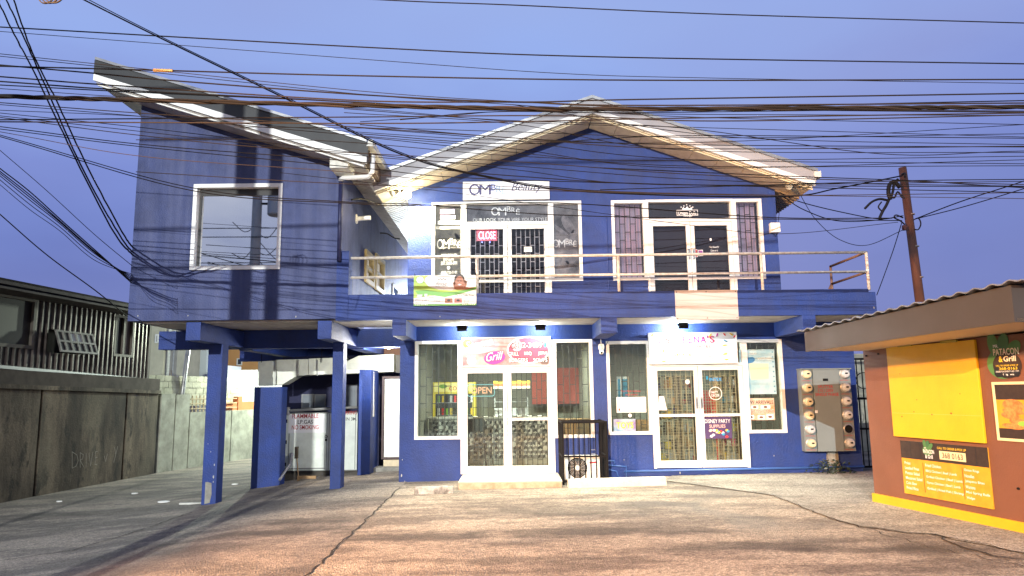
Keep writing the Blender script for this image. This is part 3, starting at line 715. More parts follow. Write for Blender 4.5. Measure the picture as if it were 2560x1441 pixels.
# ---- writing on the salon windows
def T(body, fr, u0, v0, u1, v1, M, parent, d=.004, **k):
    r = fr.rect(u0, v0, u1, v1, 0); return txt(body, fr, r[0], r[1], r[2], r[3], M, parent, d=d, **k)
mb = MB(); mb.auto = 'sticker'; Mw = mat('vinyl_white', (.72, .72, .66, 1), .5)
def TT(body, u0, v0, u1, v1, M=Mw, fr=FA, d=-.042, **k): r = fr.rect(u0, v0, u1, v1, 0); txt(body, fr, *r, M, None, d=d, mb=mb, **k)
def logo(u0, v0, u1, v1, M, fr=FA, d=-.042):
    w_ = (u1 - u0); h = v1 - v0; mb.begin('logo')
    for i, (ch, x0, x1, dy0, dy1) in enumerate((('O', 0, .26, .1, 1), ('M', .25, .52, .12, 1), ('B', .54, .68, 0, .62), ('R', .7, .84, .12, .72), ('É', .86, 1, .18, .9))):
        TT(ch, u0 + x0 * w_, v0 + dy0 * h, u0 + x1 * w_, v0 + dy1 * h, M, fr, d)
    mb.end()
logo(1092, 595, 1152, 622, mat('vinyl_cream', (.55, .53, .42, 1), .5))
TT('YOUR LOOK YOUR VIBE YOUR STYLE', 1093, 617, 1140, 620, mat('vinyl_cream', (.55, .53, .42, 1), .5))
TT('OPEN MON-FRI', 1103, 634, 1142, 641); TT('9AM-6PM', 1108, 644, 1134, 652); TT('SAT:10AM-4PM', 1102, 653, 1142, 662); TT('(868)-726-0181', 1102, 677, 1142, 686)
r = FA.rect(1117, 664, 1125, 674); mb.mat(Mw).ell(FA, (r[0] + r[1]) / 2, (r[2] + r[3]) / 2, .03, .035, -.043, -.041)
for u0, v0, u1, v1, c in ((1100, 522, 1136, 534, mat('vinyl_lilac', (.3, .22, .4, 1), .5)), (1100, 538, 1138, 547, Mw), (1094, 551, 1156, 560, Mw), (1090, 565, 1156, 572, mat('vinyl_cream', (.55, .53, .42, 1), .5))):
    r = FA.rect(u0, v0, u1, v1); mb.mat(c).box(FA, *r, -.044, -.0425)
TT('WATCHES', 1104, 525, 1132, 532); TT('PERFUMES & MORE', 1096, 553, 1152, 558, BLK, d=-.040); TT('FRAGRANCE & BEAUTY', 1093, 566, 1153, 571, BLK, d=-.040)
Mg = mat('vinyl_grey', (.4, .43, .46, 1), .4); logo(1228, 515, 1300, 538, Mg)
TT('OUR LOOK YOUR VIBE YOUR STYLE', 1182, 544, 1368, 553, Mg)
logo(1382, 596, 1442, 618, Mg)
# painterly swooshes printed on the film of the right pane
for (u, v, ru, rv, rot) in ((1420, 560, 12, 26, .5), (1402, 575, 5, 30, .9), (1428, 640, 16, 22, -.3), (1418, 662, 7, 12, .2), (1395, 650, 12, 9, .5), (1432, 590, 9, 24, -.5)):
    a, b = FA.px(u, v); mb.mat(mat('film_swoosh', (.3, .31, .32, 1), .5, col2=(.1, .1, .11, 1), vscale=9)); mb.ell(FA, a, b, ru * .0079, rv * .0079, -.0605, -.059, 18, rot)
for (u, v, ru, rv, rot) in ((1125, 580, 30, 7, -.6), (1148, 600, 7, 30, .35), (1135, 668, 20, 10, .7)):
    a, b = FA.px(u, v); mb.mat(mat('film_gold', (.34, .31, .18, 1), .5, col2=(.12, .11, .08, 1), vscale=7)); mb.ell(FA, a, b, ru * .0079, rv * .0079, -.0605, -.059, 18, rot)
mb.build('window_lettering', None, B)
# boutique logo and door writing
mb = MB(); mb.auto = 'sticker'; ul = mat('vinyl_bright', (.85, .85, .85, 1), .5)
a0, a1, b0, b1 = FA.rect(1693, 524, 1746, 538); mb.mat(ul).frame(FA, a0, a1, b0, b1, .008, -.045, -.041)
TT('Dream Dolls', 1697, 527, 1742, 536, ul, bold=0.0090)
TT('Lounge', 1710, 536, 1732, 542, ul, shear=.4)
for i, (u, v) in enumerate(((1704, 517), (1711, 514), (1718, 511), (1726, 514), (1733, 517))): a, b = FA.px(u, v); mb.ell(FA, a, b, .012, .012, -.043, -.041, 10)
pts = [FA.px(u, v) for u, v in ((1706, 523), (1709, 517), (1714, 521), (1719, 515), (1724, 521), (1730, 517), (1732, 523))]; mb.poly(FA, pts, -.043, -.041)
TT('Hey Beautiful', 1773, 615, 1798, 621, ul, d=-.012, shear=.4); TT('Come on in', 1777, 624, 1795, 629, ul, d=-.012, shear=.4); TT("You're Gorgeous", 1768, 633, 1800, 639, ul, d=-.012, shear=.4)
r = FA.rect(1746, 625, 1758, 640); mb.mat(mat('sticker_plum', (.25, .08, .3, 1), .5)).box(FA, *r, -.013, -.011); mb.mat(ul).frame(FA, *r, .008, -.011, -.009)
r = FA.rect(1737, 624, 1744, 643); mb.mat(RED).box(FA, *r, -.013, -.011); mb.mat(ul).frame(FA, *r, .006, -.011, -.009)
r = FA.rect(1775, 596, 1779, 602); mb.mat(ul).box(FA, *r, -.013, -.011)
mb.build('window_lettering', None, B)

# ------------------------------------------------------------------ balcony railing
RLT = thing('balcony_railing', FP.P(xpL, zpt, -.08), 'cream painted pipe railing running along the top of the blue balcony parapet', 'railing')
zr1 = FP.px(1500, 637)[1]; zr2 = FP.px(1500, 686)[1]; xr = FP.px(2172, 650)[0]
mb = MB(); mb.tube([FP.P(xpL + .02, zr1, -.07), FP.P(xr, zr1, -.07)], .026, 8); mb.build('top_rail', RAILM, RLT, smooth=True)
mb = MB(); mb.tube([FP.P(xpL + .02, zr2, -.07), FP.P(xr, zr2, -.07)], .024, 8); mb.build('lower_rail', RAILM, RLT, smooth=True)
for u in (1193, 1548, 1908, 2174):
    x = FP.px(u, 680)[0]; mb = MB(); mb.tube([FP.P(x, zpt - .02, -.07), FP.P(x, zr1, -.07)], .028, 8); mb.build('post', RAILM, RLT, smooth=True)
RUST = mat('rusty_rail', (.2, .12, .09, 1), .6, var=.4, vscale=10)
yb = 1.57; mb = MB(); mb.tube([FP.P(xr, zr1, -.07), FP.P(xr, zr1, -yb)], .026, 8); mb.tube([FP.P(xr, zr2, -.07), FP.P(xr, zr2, -yb)], .024, 8)
mb.tube([FP.P(xr, zr2, -yb), FP.P(xr - .35, zpt - .5, -yb - .25)], .024, 8); mb.tube([FP.P(xr, zr1, -yb), FP.P(xr, zpt - .5, -yb)], .026, 8)
mb.build('return_rail', RUST, RLT, smooth=True)

# ------------------------------------------------------------------ signs
def sign(name, label, cat, fr, q, M, depth=.05, d0=.03, edge=WHITE, et=.02):
    loc = fr.P((q[0] + q[1]) / 2, q[2], d0); t = thing(name, loc, label, cat)
    mb = MB(); mb.box(fr, q[0] + et, q[1] - et, q[2] + et, q[3] - et, d0, d0 + depth); p = mb.build('panel', M, t)
    mb = MB(); mb.frame(fr, q[0], q[1], q[2], q[3], et, d0, d0 + depth + .006); mb.build('frame', edge, t)
    return t, d0 + depth
# 1 salon sign
q = FA.rect(1158, 457, 1373, 502)
ts, d = sign('salon_sign', 'white OMBRE The Beauty sign above the upper left shop door', 'sign', FA, q, mat('sign_white', (.8, .8, .82, 1), .45))
mb = MB(); W_ = q[1] - q[0]; H_ = q[3] - q[2]
def TL(body, fr, q, x0, y0, x1, y1, M, mbx, d, **k):   # fractions, y from top
    W_ = q[1] - q[0]; H_ = q[3] - q[2]
    txt(body, fr, q[0] + x0 * W_, q[0] + x1 * W_, q[3] - y1 * H_, q[3] - y0 * H_, M, None, d=d, mb=mbx, **k)
fade = [NAVY, NAVY, mat('ink_fade_a', (.1, .14, .36, 1), .5), mat('ink_fade_b', (.25, .36, .5, 1), .5), mat('ink_fade_c', (.42, .52, .6, 1), .5)]
for (ch, x0, x1, y0, y1), M in zip((('O', .07, .195, .12, .74), ('M', .19, .32, .15, .72), ('B', .325, .38, .13, .5), ('R', .385, .44, .22, .6), ('É', .445, .49, .26, .7)), fade): TL(ch, FA, q, x0, y0, x1, y1, M, mb, d); TL(ch, FA, q, x0 + .006, y0 + .015, x1 + .004, y1 - .015, M, mb, d + .0006)
TL('Beauty', FA, q, .56, .08, .92, .66, mat('script_ink', (.06, .06, .14, 1), .5), mb, d, shear=.35, bold=.006)
TL('THE', FA, q, .675, .2, .76, .3, mat('script_ink', (.1, .1, .2, 1), .5), mb, d + .001)
mb.build('lettering', None, ts)
# 2 soups & grill sign
SG = mat('soup_sign_print', (.36, .09, .1, 1), .5, col2=(.62, .42, .36, 1), vscale=2.8)
q = FA.rect(1155, 844, 1376, 917)
ts, d = sign('soup_shop_sign', 'pink and brown printed sign reading Soups and Grill over the lower left shop doors', 'sign', FA, q, SG, .05, .05)
mb = MB(); L_ = lambda x, y: (q[0] + x * (q[1] - q[0]), q[3] - y * (q[3] - q[2]))
def E_(x, y, rx, ry, M, dd, rot=0): a, b = L_(x, y); mb.mat(M).ell(FA, a, b, rx * (q[1] - q[0]), ry * (q[3] - q[2]), d - .001, d + dd, 28, rot)
PK = mat('pale_pink_ink', (.62, .3, .34, 1), .5); BG = mat('taupe_ink', (.12, .07, .055, 1), .5)
E_(.75, .45, .24, .47, INKW, .001); E_(.75, .45, .225, .42, mat('rose_ink', (.5, .05, .1, 1), .5), .002); E_(.62, .3, .06, .2, PK, .003)
E_(.06, .2, .05, .14, YEL, .001); E_(.24, .34, .19, .2, PK, .002, .2); E_(.37, .7, .12, .22, MAGE, .003, .15)
E_(.11, .8, .05, .14, INKW, .002); E_(.93, .8, .05, .2, BG, .0005)
def TS(b, x0, y0, x1, y1, M, dd, **k): TL(b, FA, q, x0, y0, x1, y1, M, mb, d + dd, **k)
TS('Soups &', .05, .14, .37, .48, BRN, .003, bold=0.0203, tilt=.12); TS('Soups &', .055, .15, .365, .46, INKW, .005, bold=0.0045, tilt=.12)
TS('Grill', .27, .52, .47, .85, BRN, .005, bold=0.0135, shear=.35, tilt=.12); TS('Grill', .275, .54, .465, .83, INKW, .007, shear=.35, tilt=.12)
TS('302-3409', .595, .16, .915, .4, BRN, .003, bold=0.0225); TS('302-3409', .605, .19, .905, .38, INKW, .005, bold=0.0023)
for b, x0, x1, y0 in (('GRILL', .52, .645, .49), ('BBQ', .70, .79, .49), ('JERK', .855, .97, .49), ('BURGERS', .53, .745, .71), ('SOUPS', .8, .965, .71)):
    TS(b, x0 + .006, y0 - .01, x1 + .006, y0 + .16, BRN, .003, bold=0.0225); TS(b, x0 + .004, y0 + .02, x1 - .004, y0 + .15, INKW, .005, bold=0.0036)
TS('MEAL SPOT', .05, .64, .16, .68, INKW, .003, tilt=.1); TS('C', .555, .2, .585, .42, BRN, .003, bold=0.0090)
r = (*L_(.925, .36), *L_(.955, .2)); mb.mat(CYAN).box(FA, r[0], r[2], r[1], r[3], d, d + .003)
mb.build('lettering', None, ts)
# 3 variety store sign
q = FA.rect(1622, 832, 1842, 910, .12)
ts, d = sign('variety_store_sign', "white lightbox style sign reading SALEENA'S VARIETY CENTRE over the lower right shop doors", 'sign', FA, q, mat('sign_white', (.8, .8, .82, 1), .45), .1, .05)
mb = MB(); L_ = lambda x, y: (q[0] + x * (q[1] - q[0]), q[3] - y * (q[3] - q[2]))
def TV(b, x0, y0, x1, y1, M, dd=.003, **k): TL(b, FA, q, x0, y0, x1, y1, M, mb, d + dd, **k)
x = .185
for ch, wd, M in zip("SALEENA'S", (.055, .06, .045, .05, .05, .062, .065, .015, .055), (REDB, MAGE, PINK, PINK, MAGE, MAGE, MAGE, MAGE, PINK)):
    TV(ch, x, .12 if ch != "'" else .1, x + wd, .34 if ch != "'" else .2, M, bold=0.0135); x += wd + .013
TV('VARIETY CENTRE', .27, .4, .7, .52, mat('rose_ink', (.5, .05, .1, 1), .5), bold=0.0045); TV('345-9718', .28, .64, .47, .76, mat('olive_ink', (.3, .23, .005, 1), .5), bold=0.0090)
TV('ADMIN@SALEENASVARIETY.COM', .29, .82, .72, .91, mat('olive_ink', (.3, .23, .005, 1), .5))
a, b = L_(.54, .77); a2, b2 = L_(.7, .62); mb.mat(CYAN).frame(FA, a, a2, b, b2, .006, d, d + .003)
for i, (x, y, rot, M) in enumerate(((.04, .08, .8, YEL), (.86, .06, -1, REDB), (.94, .07, -.6, YEL), (.98, .13, .8, REDB), (.78, .08, 1.2, MAGE), (.87, .28, -.5, CYAN), (.86, .42, .1, YEL), (.86, .7, .2, YEL), (.13, .3, .5, MAGE), (.16, .58, 1.4, YEL), (.7, .1, .9, YEL), (.1, .1, .2, CYAN), (.16, .92, .1, YEL), (.87, .88, .1, YEL))):
    a, b = L_(x, y); mb.mat(M).ell(FA, a, b, .045, .014, d, d + .003, 14, rot)
mb.build('lettering', None, ts)
# beige blank board
q = FP.rect(1688, 726, 1844, 800)
tb = thing('blank_board', FP.P((q[0] + q[1]) / 2, q[2], 0), 'plain beige square board screwed to the balcony parapet above the variety store sign', 'board')
mb = MB(); mb.box(FP, *q, .004, .02); mb.build('panel', mat('beige_board', (.55, .5, .46, 1), .6, var=.1, vscale=1.5), tb)
mb = MB()
for a in (q[0] + .03, (q[0] + q[1]) / 2, q[1] - .03):
    for b in (q[2] + .03, q[3] - .03): mb.ell(FP, a, b, .009, .009, .02, .024, 8)
mb.build('screws', BLACKM, tb)
# banner on the railing
q = FP.rect(1035, 690, 1191, 765)
bn = thing('banner', FP.P((q[0] + q[1]) / 2, q[2], .03), 'white and green cosmetics banner with a smiling face tied to the balcony railing', 'banner')
n = 14; mb = MB(); mb.mat(mat('banner_white', (.72, .74, .7, 1), .5)); fbn = Frame(FP.O + Vector((0, -.03, 0)), (1, 0, 0))
mb.box(fbn, *q, 0, .006); mb.build('sheet', None, bn)
mb = MB(); d = .006; L_ = lambda x, y: (q[0] + x * (q[1] - q[0]), q[3] - y * (q[3] - q[2]))
LG = mat('lime_ink', (.36, .55, .06, 1), .5); DG = mat('mid_green_ink', (.12, .38, .06, 1), .5)
mb.mat(LG).poly(fbn, [L_(*p) for p in ((0, 0), (.24, 0), (.18, .08), (.17, .2), (.24, .36), (.4, .47), (.6, .5), (.8, .44), (1, .38), (1, .45), (.8, .55), (.55, .68), (.3, .66), (.0, .75))], d, d + .001)
mb.mat(DG).poly(fbn, [L_(*p) for p in ((.02, .5), (.2, .48), (.45, .56), (.7, .54), (1, .4), (1, .47), (.75, .62), (.5, .72), (.25, .64), (.1, .72))], d, d + .002)
mb.mat(DG).box(fbn, q[0], q[1], q[2], q[2] + .03, d, d + .0015)
mb.mat(INKW).ell(fbn, *L_(.1, .14), .075, .06, d, d + .003, 24); mb.mat(DG).ring(fbn, *L_(.1, .14), .075, .01, d, d + .004)
SK = mat('brown_skin_print', (.32, .13, .07, 1), .5); HB = mat('black_hair_print', (.015, .01, .01, 1), .5)
mb.mat(SK).poly(fbn, [L_(*p) for p in ((.62, .46), (.68, .41), (.72, .39), (.78, .4), (.84, .4), (.9, .42), (.97, .4), (.99, .43), (.9, .47), (.8, .49), (.7, .48))], d, d + .002)
mb.mat(HB).ell(fbn, *L_(.73, .15), .093, .115, d, d + .0025, 28); mb.mat(SK).ell(fbn, *L_(.733, .25), .078, .125, d, d + .004, 28)
mb.mat(SK).ell(fbn, *L_(.66, .33), .03, .07, d, d + .0035, 14, .2); mb.mat(SK).ell(fbn, *L_(.82, .3), .03, .07, d, d + .0035, 14, -.2)
for k in range(4):
    mb.ell(fbn, *L_(.645 + k * .012, .22 + .03 * abs(k - 2)), .007, .035, d, d + .0035, 10, .3); mb.ell(fbn, *L_(.8 + k * .014, .19 + .03 * abs(k - 1)), .007, .035, d, d + .0035, 10, -.4)
for s in (-1, 1): mb.mat(HB).ell(fbn, *L_(.733 + s * .022, .2), .012, .006, d, d + .0055, 12); mb.ell(fbn, *L_(.733 + s * .022, .165), .018, .004, d, d + .0055, 12)
mb.mat(mat('nose_print', (.24, .09, .05, 1), .5)).ell(fbn, *L_(.733, .255), .01, .022, d, d + .0052, 12)
mb.mat(INKW).ell(fbn, *L_(.733, .31), .034, .014, d, d + .0055, 14); mb.mat(RED).ring(fbn, *L_(.733, .31), .02, .003, d, d + .0056)
def TB(b, x0, y0, x1, y1, M=BLK, **k): TL(b, fbn, q, x0, y0, x1, y1, M, mb, d + .0025, **k)
TB('Anise', .34, .18, .53, .34, mat('grey_ink_dark', (.12, .12, .14, 1), .5), shear=.5); TB('ORGANIC COSMETICS', .35, .35, .54, .38)
for k in range(5): mb.mat(BLK).ell(fbn, *L_(.4 + k * .026, .13 - .02 * (k % 2)), .018, .008, d, d + .003, 10, .5 * (k % 3 - 1))
TB('Do You Suffer From', .67, .64, .96, .71, bold=0.0090)
for k, t in enumerate(('Hyperpigmentation', 'Oily skin', 'Acne breakouts', 'Dark marks', 'Wrinkles')): TB(t, .8, .745 + k * .043, .8 + .008 * len(t), .77 + k * .043)
for x0, M in ((.5, SK), (.65, mat('blush_print', (.45, .16, .14, 1), .5))): mb.mat(M).poly(fbn, [L_(x0, .76), L_(x0 + .12, .76), L_(x0 + .12, .91), L_(x0, .91)], d, d + .002); mb.mat(HB).ell(fbn, *L_(x0 + .06, .83), .03, .02, d, d + .003, 12)
JG = mat('jar_print', (.45, .48, .44, 1), .5)
for x0, y0, wj, hj in ((.03, .78, .12, .12), (.05, .62, .09, .1), (.17, .6, .05, .24), (.24, .66, .08, .08), (.23, .76, .11, .1), (.35, .8, .07, .07)):
    mb.mat(JG).poly(fbn, [L_(x0, y0), L_(x0 + wj, y0), L_(x0 + wj, y0 + hj), L_(x0, y0 + hj)], d, d + .0025); mb.mat(INKW).poly(fbn, [L_(x0 + .01, y0 + .03), L_(x0 + wj - .01, y0 + .03), L_(x0 + wj - .01, y0 + hj * .7), L_(x0 + .01, y0 + hj * .7)], d, d + .0035)
TB('726-0181', .02, .945, .22, .985, INKW, bold=0.0090); TB('283-9692', .77, .945, .98, .985, INKW, bold=0.0090)
mb.build('print', None, bn)
mb = MB()
for x, y in ((.01, .02), (.99, .02)): a, b = L_(x, y); mb.tube([fbn.P(a, b, .008), fbn.P(a, b + .06, .0), fbn.P(a + .01, b + .01, -.04)], .004, 5)
mb.build('tie', BLACKM, bn)
# neon signs
def neon(name, label, u0, v0, u1, v1, body, Mt, Mb, dd=-.13):
    q = FA.rect(u0, v0, u1, v1); t = thing(name, FA.P((q[0] + q[1]) / 2, q[2], dd), label, 'neon sign')
    mb = MB(); hx = (q[1] - q[0]); hz = (q[3] - q[2])
    txt(body, FA, q[0] + .14 * hx, q[1] - .1 * hx, q[2] + .22 * hz, q[3] - .2 * hz, Mt, None, d=dd + .01, mb=mb, bold=0.0135)
    mb.build('letters', None, t)
    return t, q
tn, q = neon('close_sign', 'glowing red CLOSE neon sign behind the upper left shop door', 1188, 570, 1244, 604, 'CLOSE', mat('neon_pink', (1, .1, .2, 1), .5, emit=(1, .3, .4, 1), es=9), None, -.09)
mb = MB(); mb.mat(mat('neon_backing', (.3, .005, .03, 1), .3, emit=(1, .0, .06, 1), es=.75)); mb.box(FA, q[0] + .02, q[1] - .01, q[2] + .03, q[3] - .03, -.096, -.088); mb.build('backing', None, tn)
mb = MB(); mb.mat(mat('neon_blue', (.1, .1, 1, 1), .5, emit=(.15, .2, 1, 1), es=14))
for x in (.18, .48, .82): mb.lathe(FA.P(q[0] + (q[1] - q[0]) * x, q[3] - .0, -.08), FA.N, [(.012, 0), (.012, .01)], 8)
for x in (.3, .65): mb.lathe(FA.P(q[0] + (q[1] - q[0]) * x, q[2] + .0, -.08), FA.N, [(.012, 0), (.012, .01)], 8)
mb.build('bulbs', None, tn)
tn, q = neon('open_sign', 'dimly glowing orange OPEN sign in a pale blue outline inside the lower left glass door', 1168, 962, 1236, 991, 'OPEN', mat('open_tube', (.75, .4, .28, 1), .4, emit=(1, .45, .25, 1), es=.45), None, -.045)  # faint glow put into the letter and outline materials
mb = MB(); mb.mat(mat('blue_tube', (.25, .55, .65, 1), .4, emit=(.3, .8, 1, 1), es=.3))
pts = []; rr = .05
for (cx_, cz_, s0) in ((q[1] - rr, q[3] - rr, 0), (q[0] + rr, q[3] - rr, 90), (q[0] + rr, q[2] + rr, 180), (q[1] - rr, q[2] + rr, 270)):
    for k in range(5): an = radians(s0 + k * 22.5); pts.append(FA.P(cx_ + rr * cos(an), cz_ + rr * sin(an), -.03))
mb.tube(pts + [pts[0]], .008, 6); mb.build('outline', None, tn)

# posters in the variety store
def poster(name, label, cat, r, M, dd=-.038, fr=FA):
    q = fr.rect(*r); t = thing(name, fr.P((q[0] + q[1]) / 2, q[2], dd), label, cat)
    mb = MB(); mb.mat(M); mb.box(fr, *q, dd, dd + .003); mb.build('sheet', None, t); return t, q, dd + .003
t, q, d = poster('window_poster', 'large pale blue poster with small stars in the right window of the variety store', 'poster', (1852, 874, 1940, 986), mat('pale_blue_print', (.22, .42, .5, 1), .5, col2=(.5, .62, .62, 1), vscale=2.4))
mb = MB(); st = mat('star_print', (.06, .22, .33, 1), .5); W_ = q[1] - q[0]; H_ = q[3] - q[2]
mb.auto = 'star'
for i in range(9):
    for x in (.05, .95):
        mb.mat(st).poly(FA, [(q[0] + W_ * x + .022 * (1 if k % 2 == 0 else .4) * cos(k * pi / 5 + .3), q[3] - H_ * (.06 + i * .11) + .022 * (1 if k % 2 == 0 else .4) * sin(k * pi / 5 + .3)) for k in range(10)], d, d + .001)
mb.mat(mat('pale_yellow_print', (.6, .62, .42, 1), .5)).poly(FA, [(q[0] + W_ * x, q[3] - H_ * y) for x, y in ((.25, .3), (.82, .32), (.8, .66), (.3, .68))], d, d + .001)
mb.mat(mat('deep_blue_print', (.05, .2, .4, 1), .5)).ell(FA, q[0] + W_ * .3, q[3] - H_ * .24, .1, .06, d, d + .002, 16, .3)
TL('BIRTHDAY', FA, q, .05, .07, .5, .12, Mw, mb, d + .001); TL('WISHES', FA, q, .5, .18, .9, .23, Mw, mb, d + .001)
mb.build('print', None, t)
t, q, d = poster('toy_poster', 'orange NEW ARRIVALS poster low in the right window of the variety store', 'poster', (1863, 996, 1938, 1051), mat('warm_print', (.6, .22, .06, 1), .5, col2=(.7, .6, .5, 1), vscale=5))
mb = MB(); TL('NEW ARRIVALS', FA, q, .03, .1, .97, .27, BLK, mb, d + .001, bold=0.0090)
TL('TOYS TOYS TOYS', FA, q, .05, .52, .97, .7, INKW, mb, d + .001, bold=0.0225); TL('TOYS TOYS TOYS', FA, q, .055, .535, .965, .69, mat('toy_ink', (.25, .12, .1, 1), .5), mb, d + .003)
mb.auto = 'picture'
for x0, y0, x1, y1 in ((.22, .33, .46, .48), (.54, .33, .86, .48), (.42, .78, .66, .96), (.08, .76, .3, .96), (.72, .74, .95, .97)):
    mb.mat(INKW).poly(FA, [(q[0] + (q[1] - q[0]) * x, q[3] - (q[3] - q[2]) * y) for x, y in ((x0, y0), (x1, y0), (x1, y1), (x0, y1))], d, d + .001); mb.mat(mat('toy_brown', (.15, .07, .04, 1), .5)).ell(FA, q[0] + (q[1] - q[0]) * (x0 + x1) / 2, q[3] - (q[3] - q[2]) * (y0 + y1) / 2, .04, .022, d, d + .002, 12)
mb.build('print', None, t)
t, q, d = poster('party_poster', 'purple PARTY SUPPLIES poster hanging inside the right glass door of the variety store', 'poster', (1758, 1043, 1830, 1097), mat('plum_print', (.06, .03, .1, 1), .5), dd=-.012)
mb = MB(); TL('DISNEY PARTY', FA, q, .07, .1, .95, .28, INKW, mb, d + .001, bold=0); TL('SUPPLIES', FA, q, .22, .35, .78, .5, mat('peach_ink', (.7, .45, .4, 1), .5), mb, d + .001, bold=0.0090)
for i in range(16):
    mb.mat((INKW, CYAN, REDB, YEL, mat('peach_ink', (.7, .45, .4, 1), .5))[i % 5]).ell(FA, q[0] + (q[1] - q[0]) * random.uniform(.12, .88), q[3] - (q[3] - q[2]) * random.uniform(.58, .92), .03, .024, d, d + .001 + i * .0002, 10)
mb.build('print', None, t)
t, q, d = poster('toys_sign', 'small TOYS poster with yellow letters low in the left variety store window', 'poster', (1535, 1048, 1590, 1084), mat('toys_print', (.3, .45, .5, 1), .5, col2=(.2, .1, .3, 1), vscale=4))
mb = MB(); TL('TOYS', FA, q, .12, .22, .9, .66, YEL, mb, d + .001, bold=0.0225); mb.build('print', None, t)
t, q, d = poster('notice_card', 'white notice card taped inside the left window of the variety store', 'notice', (1542, 993, 1616, 1032), mat('paper', (.75, .75, .72, 1), .6))
mb = MB(); TL('CLOSED SUNDAYS', FA, q, .2, .35, .9, .5, INKG, mb, d + .001); mb.mat(RED).ell(FA, q[0] + .05, q[2] + .06, .015, .03, d, d + .001, 10); mb.build('print', None, t)
mb = MB(); mb.auto = 'sticker'; mb.mat(RED)
def TG(b, u0, v0, u1, v1, M, **k): r = FA.rect(u0, v0, u1, v1); txt(b, FA, *r, M, None, d=-.008, mb=mb, **k)
TG('Toys Party Supplies', 1553, 976, 1602, 981, RED, shear=.3); TG('and more', 1563, 984, 1594, 989, RED, shear=.3)
TG('INTEX', 1774, 945, 1804, 953, mat('intex_blue', (.02, .25, .55, 1), .5, emit=(.05, .5, 1, 1), es=.35), bold=0.0135)
TG('PARTY', 1777, 978, 1795, 984, INKW, bold=0.0090); TG('DECOR', 1779, 986, 1799, 992, INKW, bold=0.0090)
a, b = FA.px(1789, 984); mb.mat(INKW).ring(FA, a, b, .13, .012, -.01, -.008)
for (u, v, rad) in ((1719, 955, .045), (1575, 1039, .035)): a, b = FA.px(u, v); mb.ell(FA, a, b, rad, rad, -.012, -.009)
a, b = FA.px(1768, 945); mb.mat(CYAN).ell(FA, a, b, .02, .04, -.012, -.009)
p = [FA.px(*z) for z in ((1648, 991), (1660, 991), (1668, 1026), (1645, 1026))]; mb.mat(mat('paper', (.75, .75, .72, 1), .6)).poly(FA, p, -.012, -.009)
mb.build('door_stickers', None, B)
mb = MB(); r = FA.rect(1310, 617, 1330, 630); mb.mat(mat('paper', (.75, .75, .72, 1), .6)); mb.box(FA, *r, -.012, -.008); txt('Please call', FA, r[0] + .01, r[1] - .01, r[2] + .05, r[3] - .03, INKG, None, d=-.0075, mb=mb); mb.build('door_notice', None, B)

# ------------------------------------------------------------------ shop contents
D = lowers[0][1]; fz = zfl
# counter with cube pattern tiles
fc_ = FY(D2 + 2.0)
tcn = thing('shop_counter', fc_.P(0, fz, 0), 'long counter faced with black and white cube pattern tiles inside the soup shop', 'counter')
mb = MB(); ca0 = xll + .35; ca1 = fc_.px(1378, 1050)[0]; ct = fc_.px(1200, 1047)[1]; mb.box(fc_, ca0, ca1, fz + .12, ct, -.5, 0); mb.build('front_panel', mat('tile_grout', (.2, .2, .19, 1), .5), tcn)
mb = MB(); cs = .062; hh_ = cs * .866; TA = mat('tile_white', (.6, .59, .55, 1), .25); TB2 = mat('tile_grey', (.2, .2, .2, 1), .25); TC_ = mat('tile_black', (.02, .02, .022, 1), .25)
nr = 0; z = fz + .12 + cs
while z < ct - cs:
    a = ca0 + hh_ * (1 + (nr % 2))
    while a < ca1 - hh_:
        v_ = [(a, z + cs), (a + hh_, z + cs / 2), (a + hh_, z - cs / 2), (a, z - cs), (a - hh_, z - cs / 2), (a - hh_, z + cs / 2)]
        tr_ = random.choice(((TA, TB2, TC_), (TA, TB2, TC_), (TB2, TA, TC_), (TB2, TC_, TA), (TA, TC_, TB2)))
        for M_, q_ in ((tr_[0], (v_[0], v_[1], (a, z), v_[5])), (tr_[1], (v_[5], (a, z), v_[3], v_[4])), (tr_[2], ((a, z), v_[1], v_[2], v_[3]))): mb.mat(M_).add([fc_.P(x_, y_, .003) for x_, y_ in q_], [(0, 1, 2, 3)])
        a += 2 * hh_
    z += cs * 1.5; nr += 1
mb.build('cube_tiles', None, tcn)
mb = MB(); mb.box(fc_, ca0 - .03, ca1 + .03, ct, ct + .04, -.55, .05); mb.build('countertop', mat('pale_top', (.6, .6, .56, 1), .35), tcn)
mb = MB(); mb.box(fc_, ca0, ca1, fz, fz + .118, -.48, -.03); mb.build('plinth', mat('plinth', (.4, .38, .33, 1), .6), tcn)
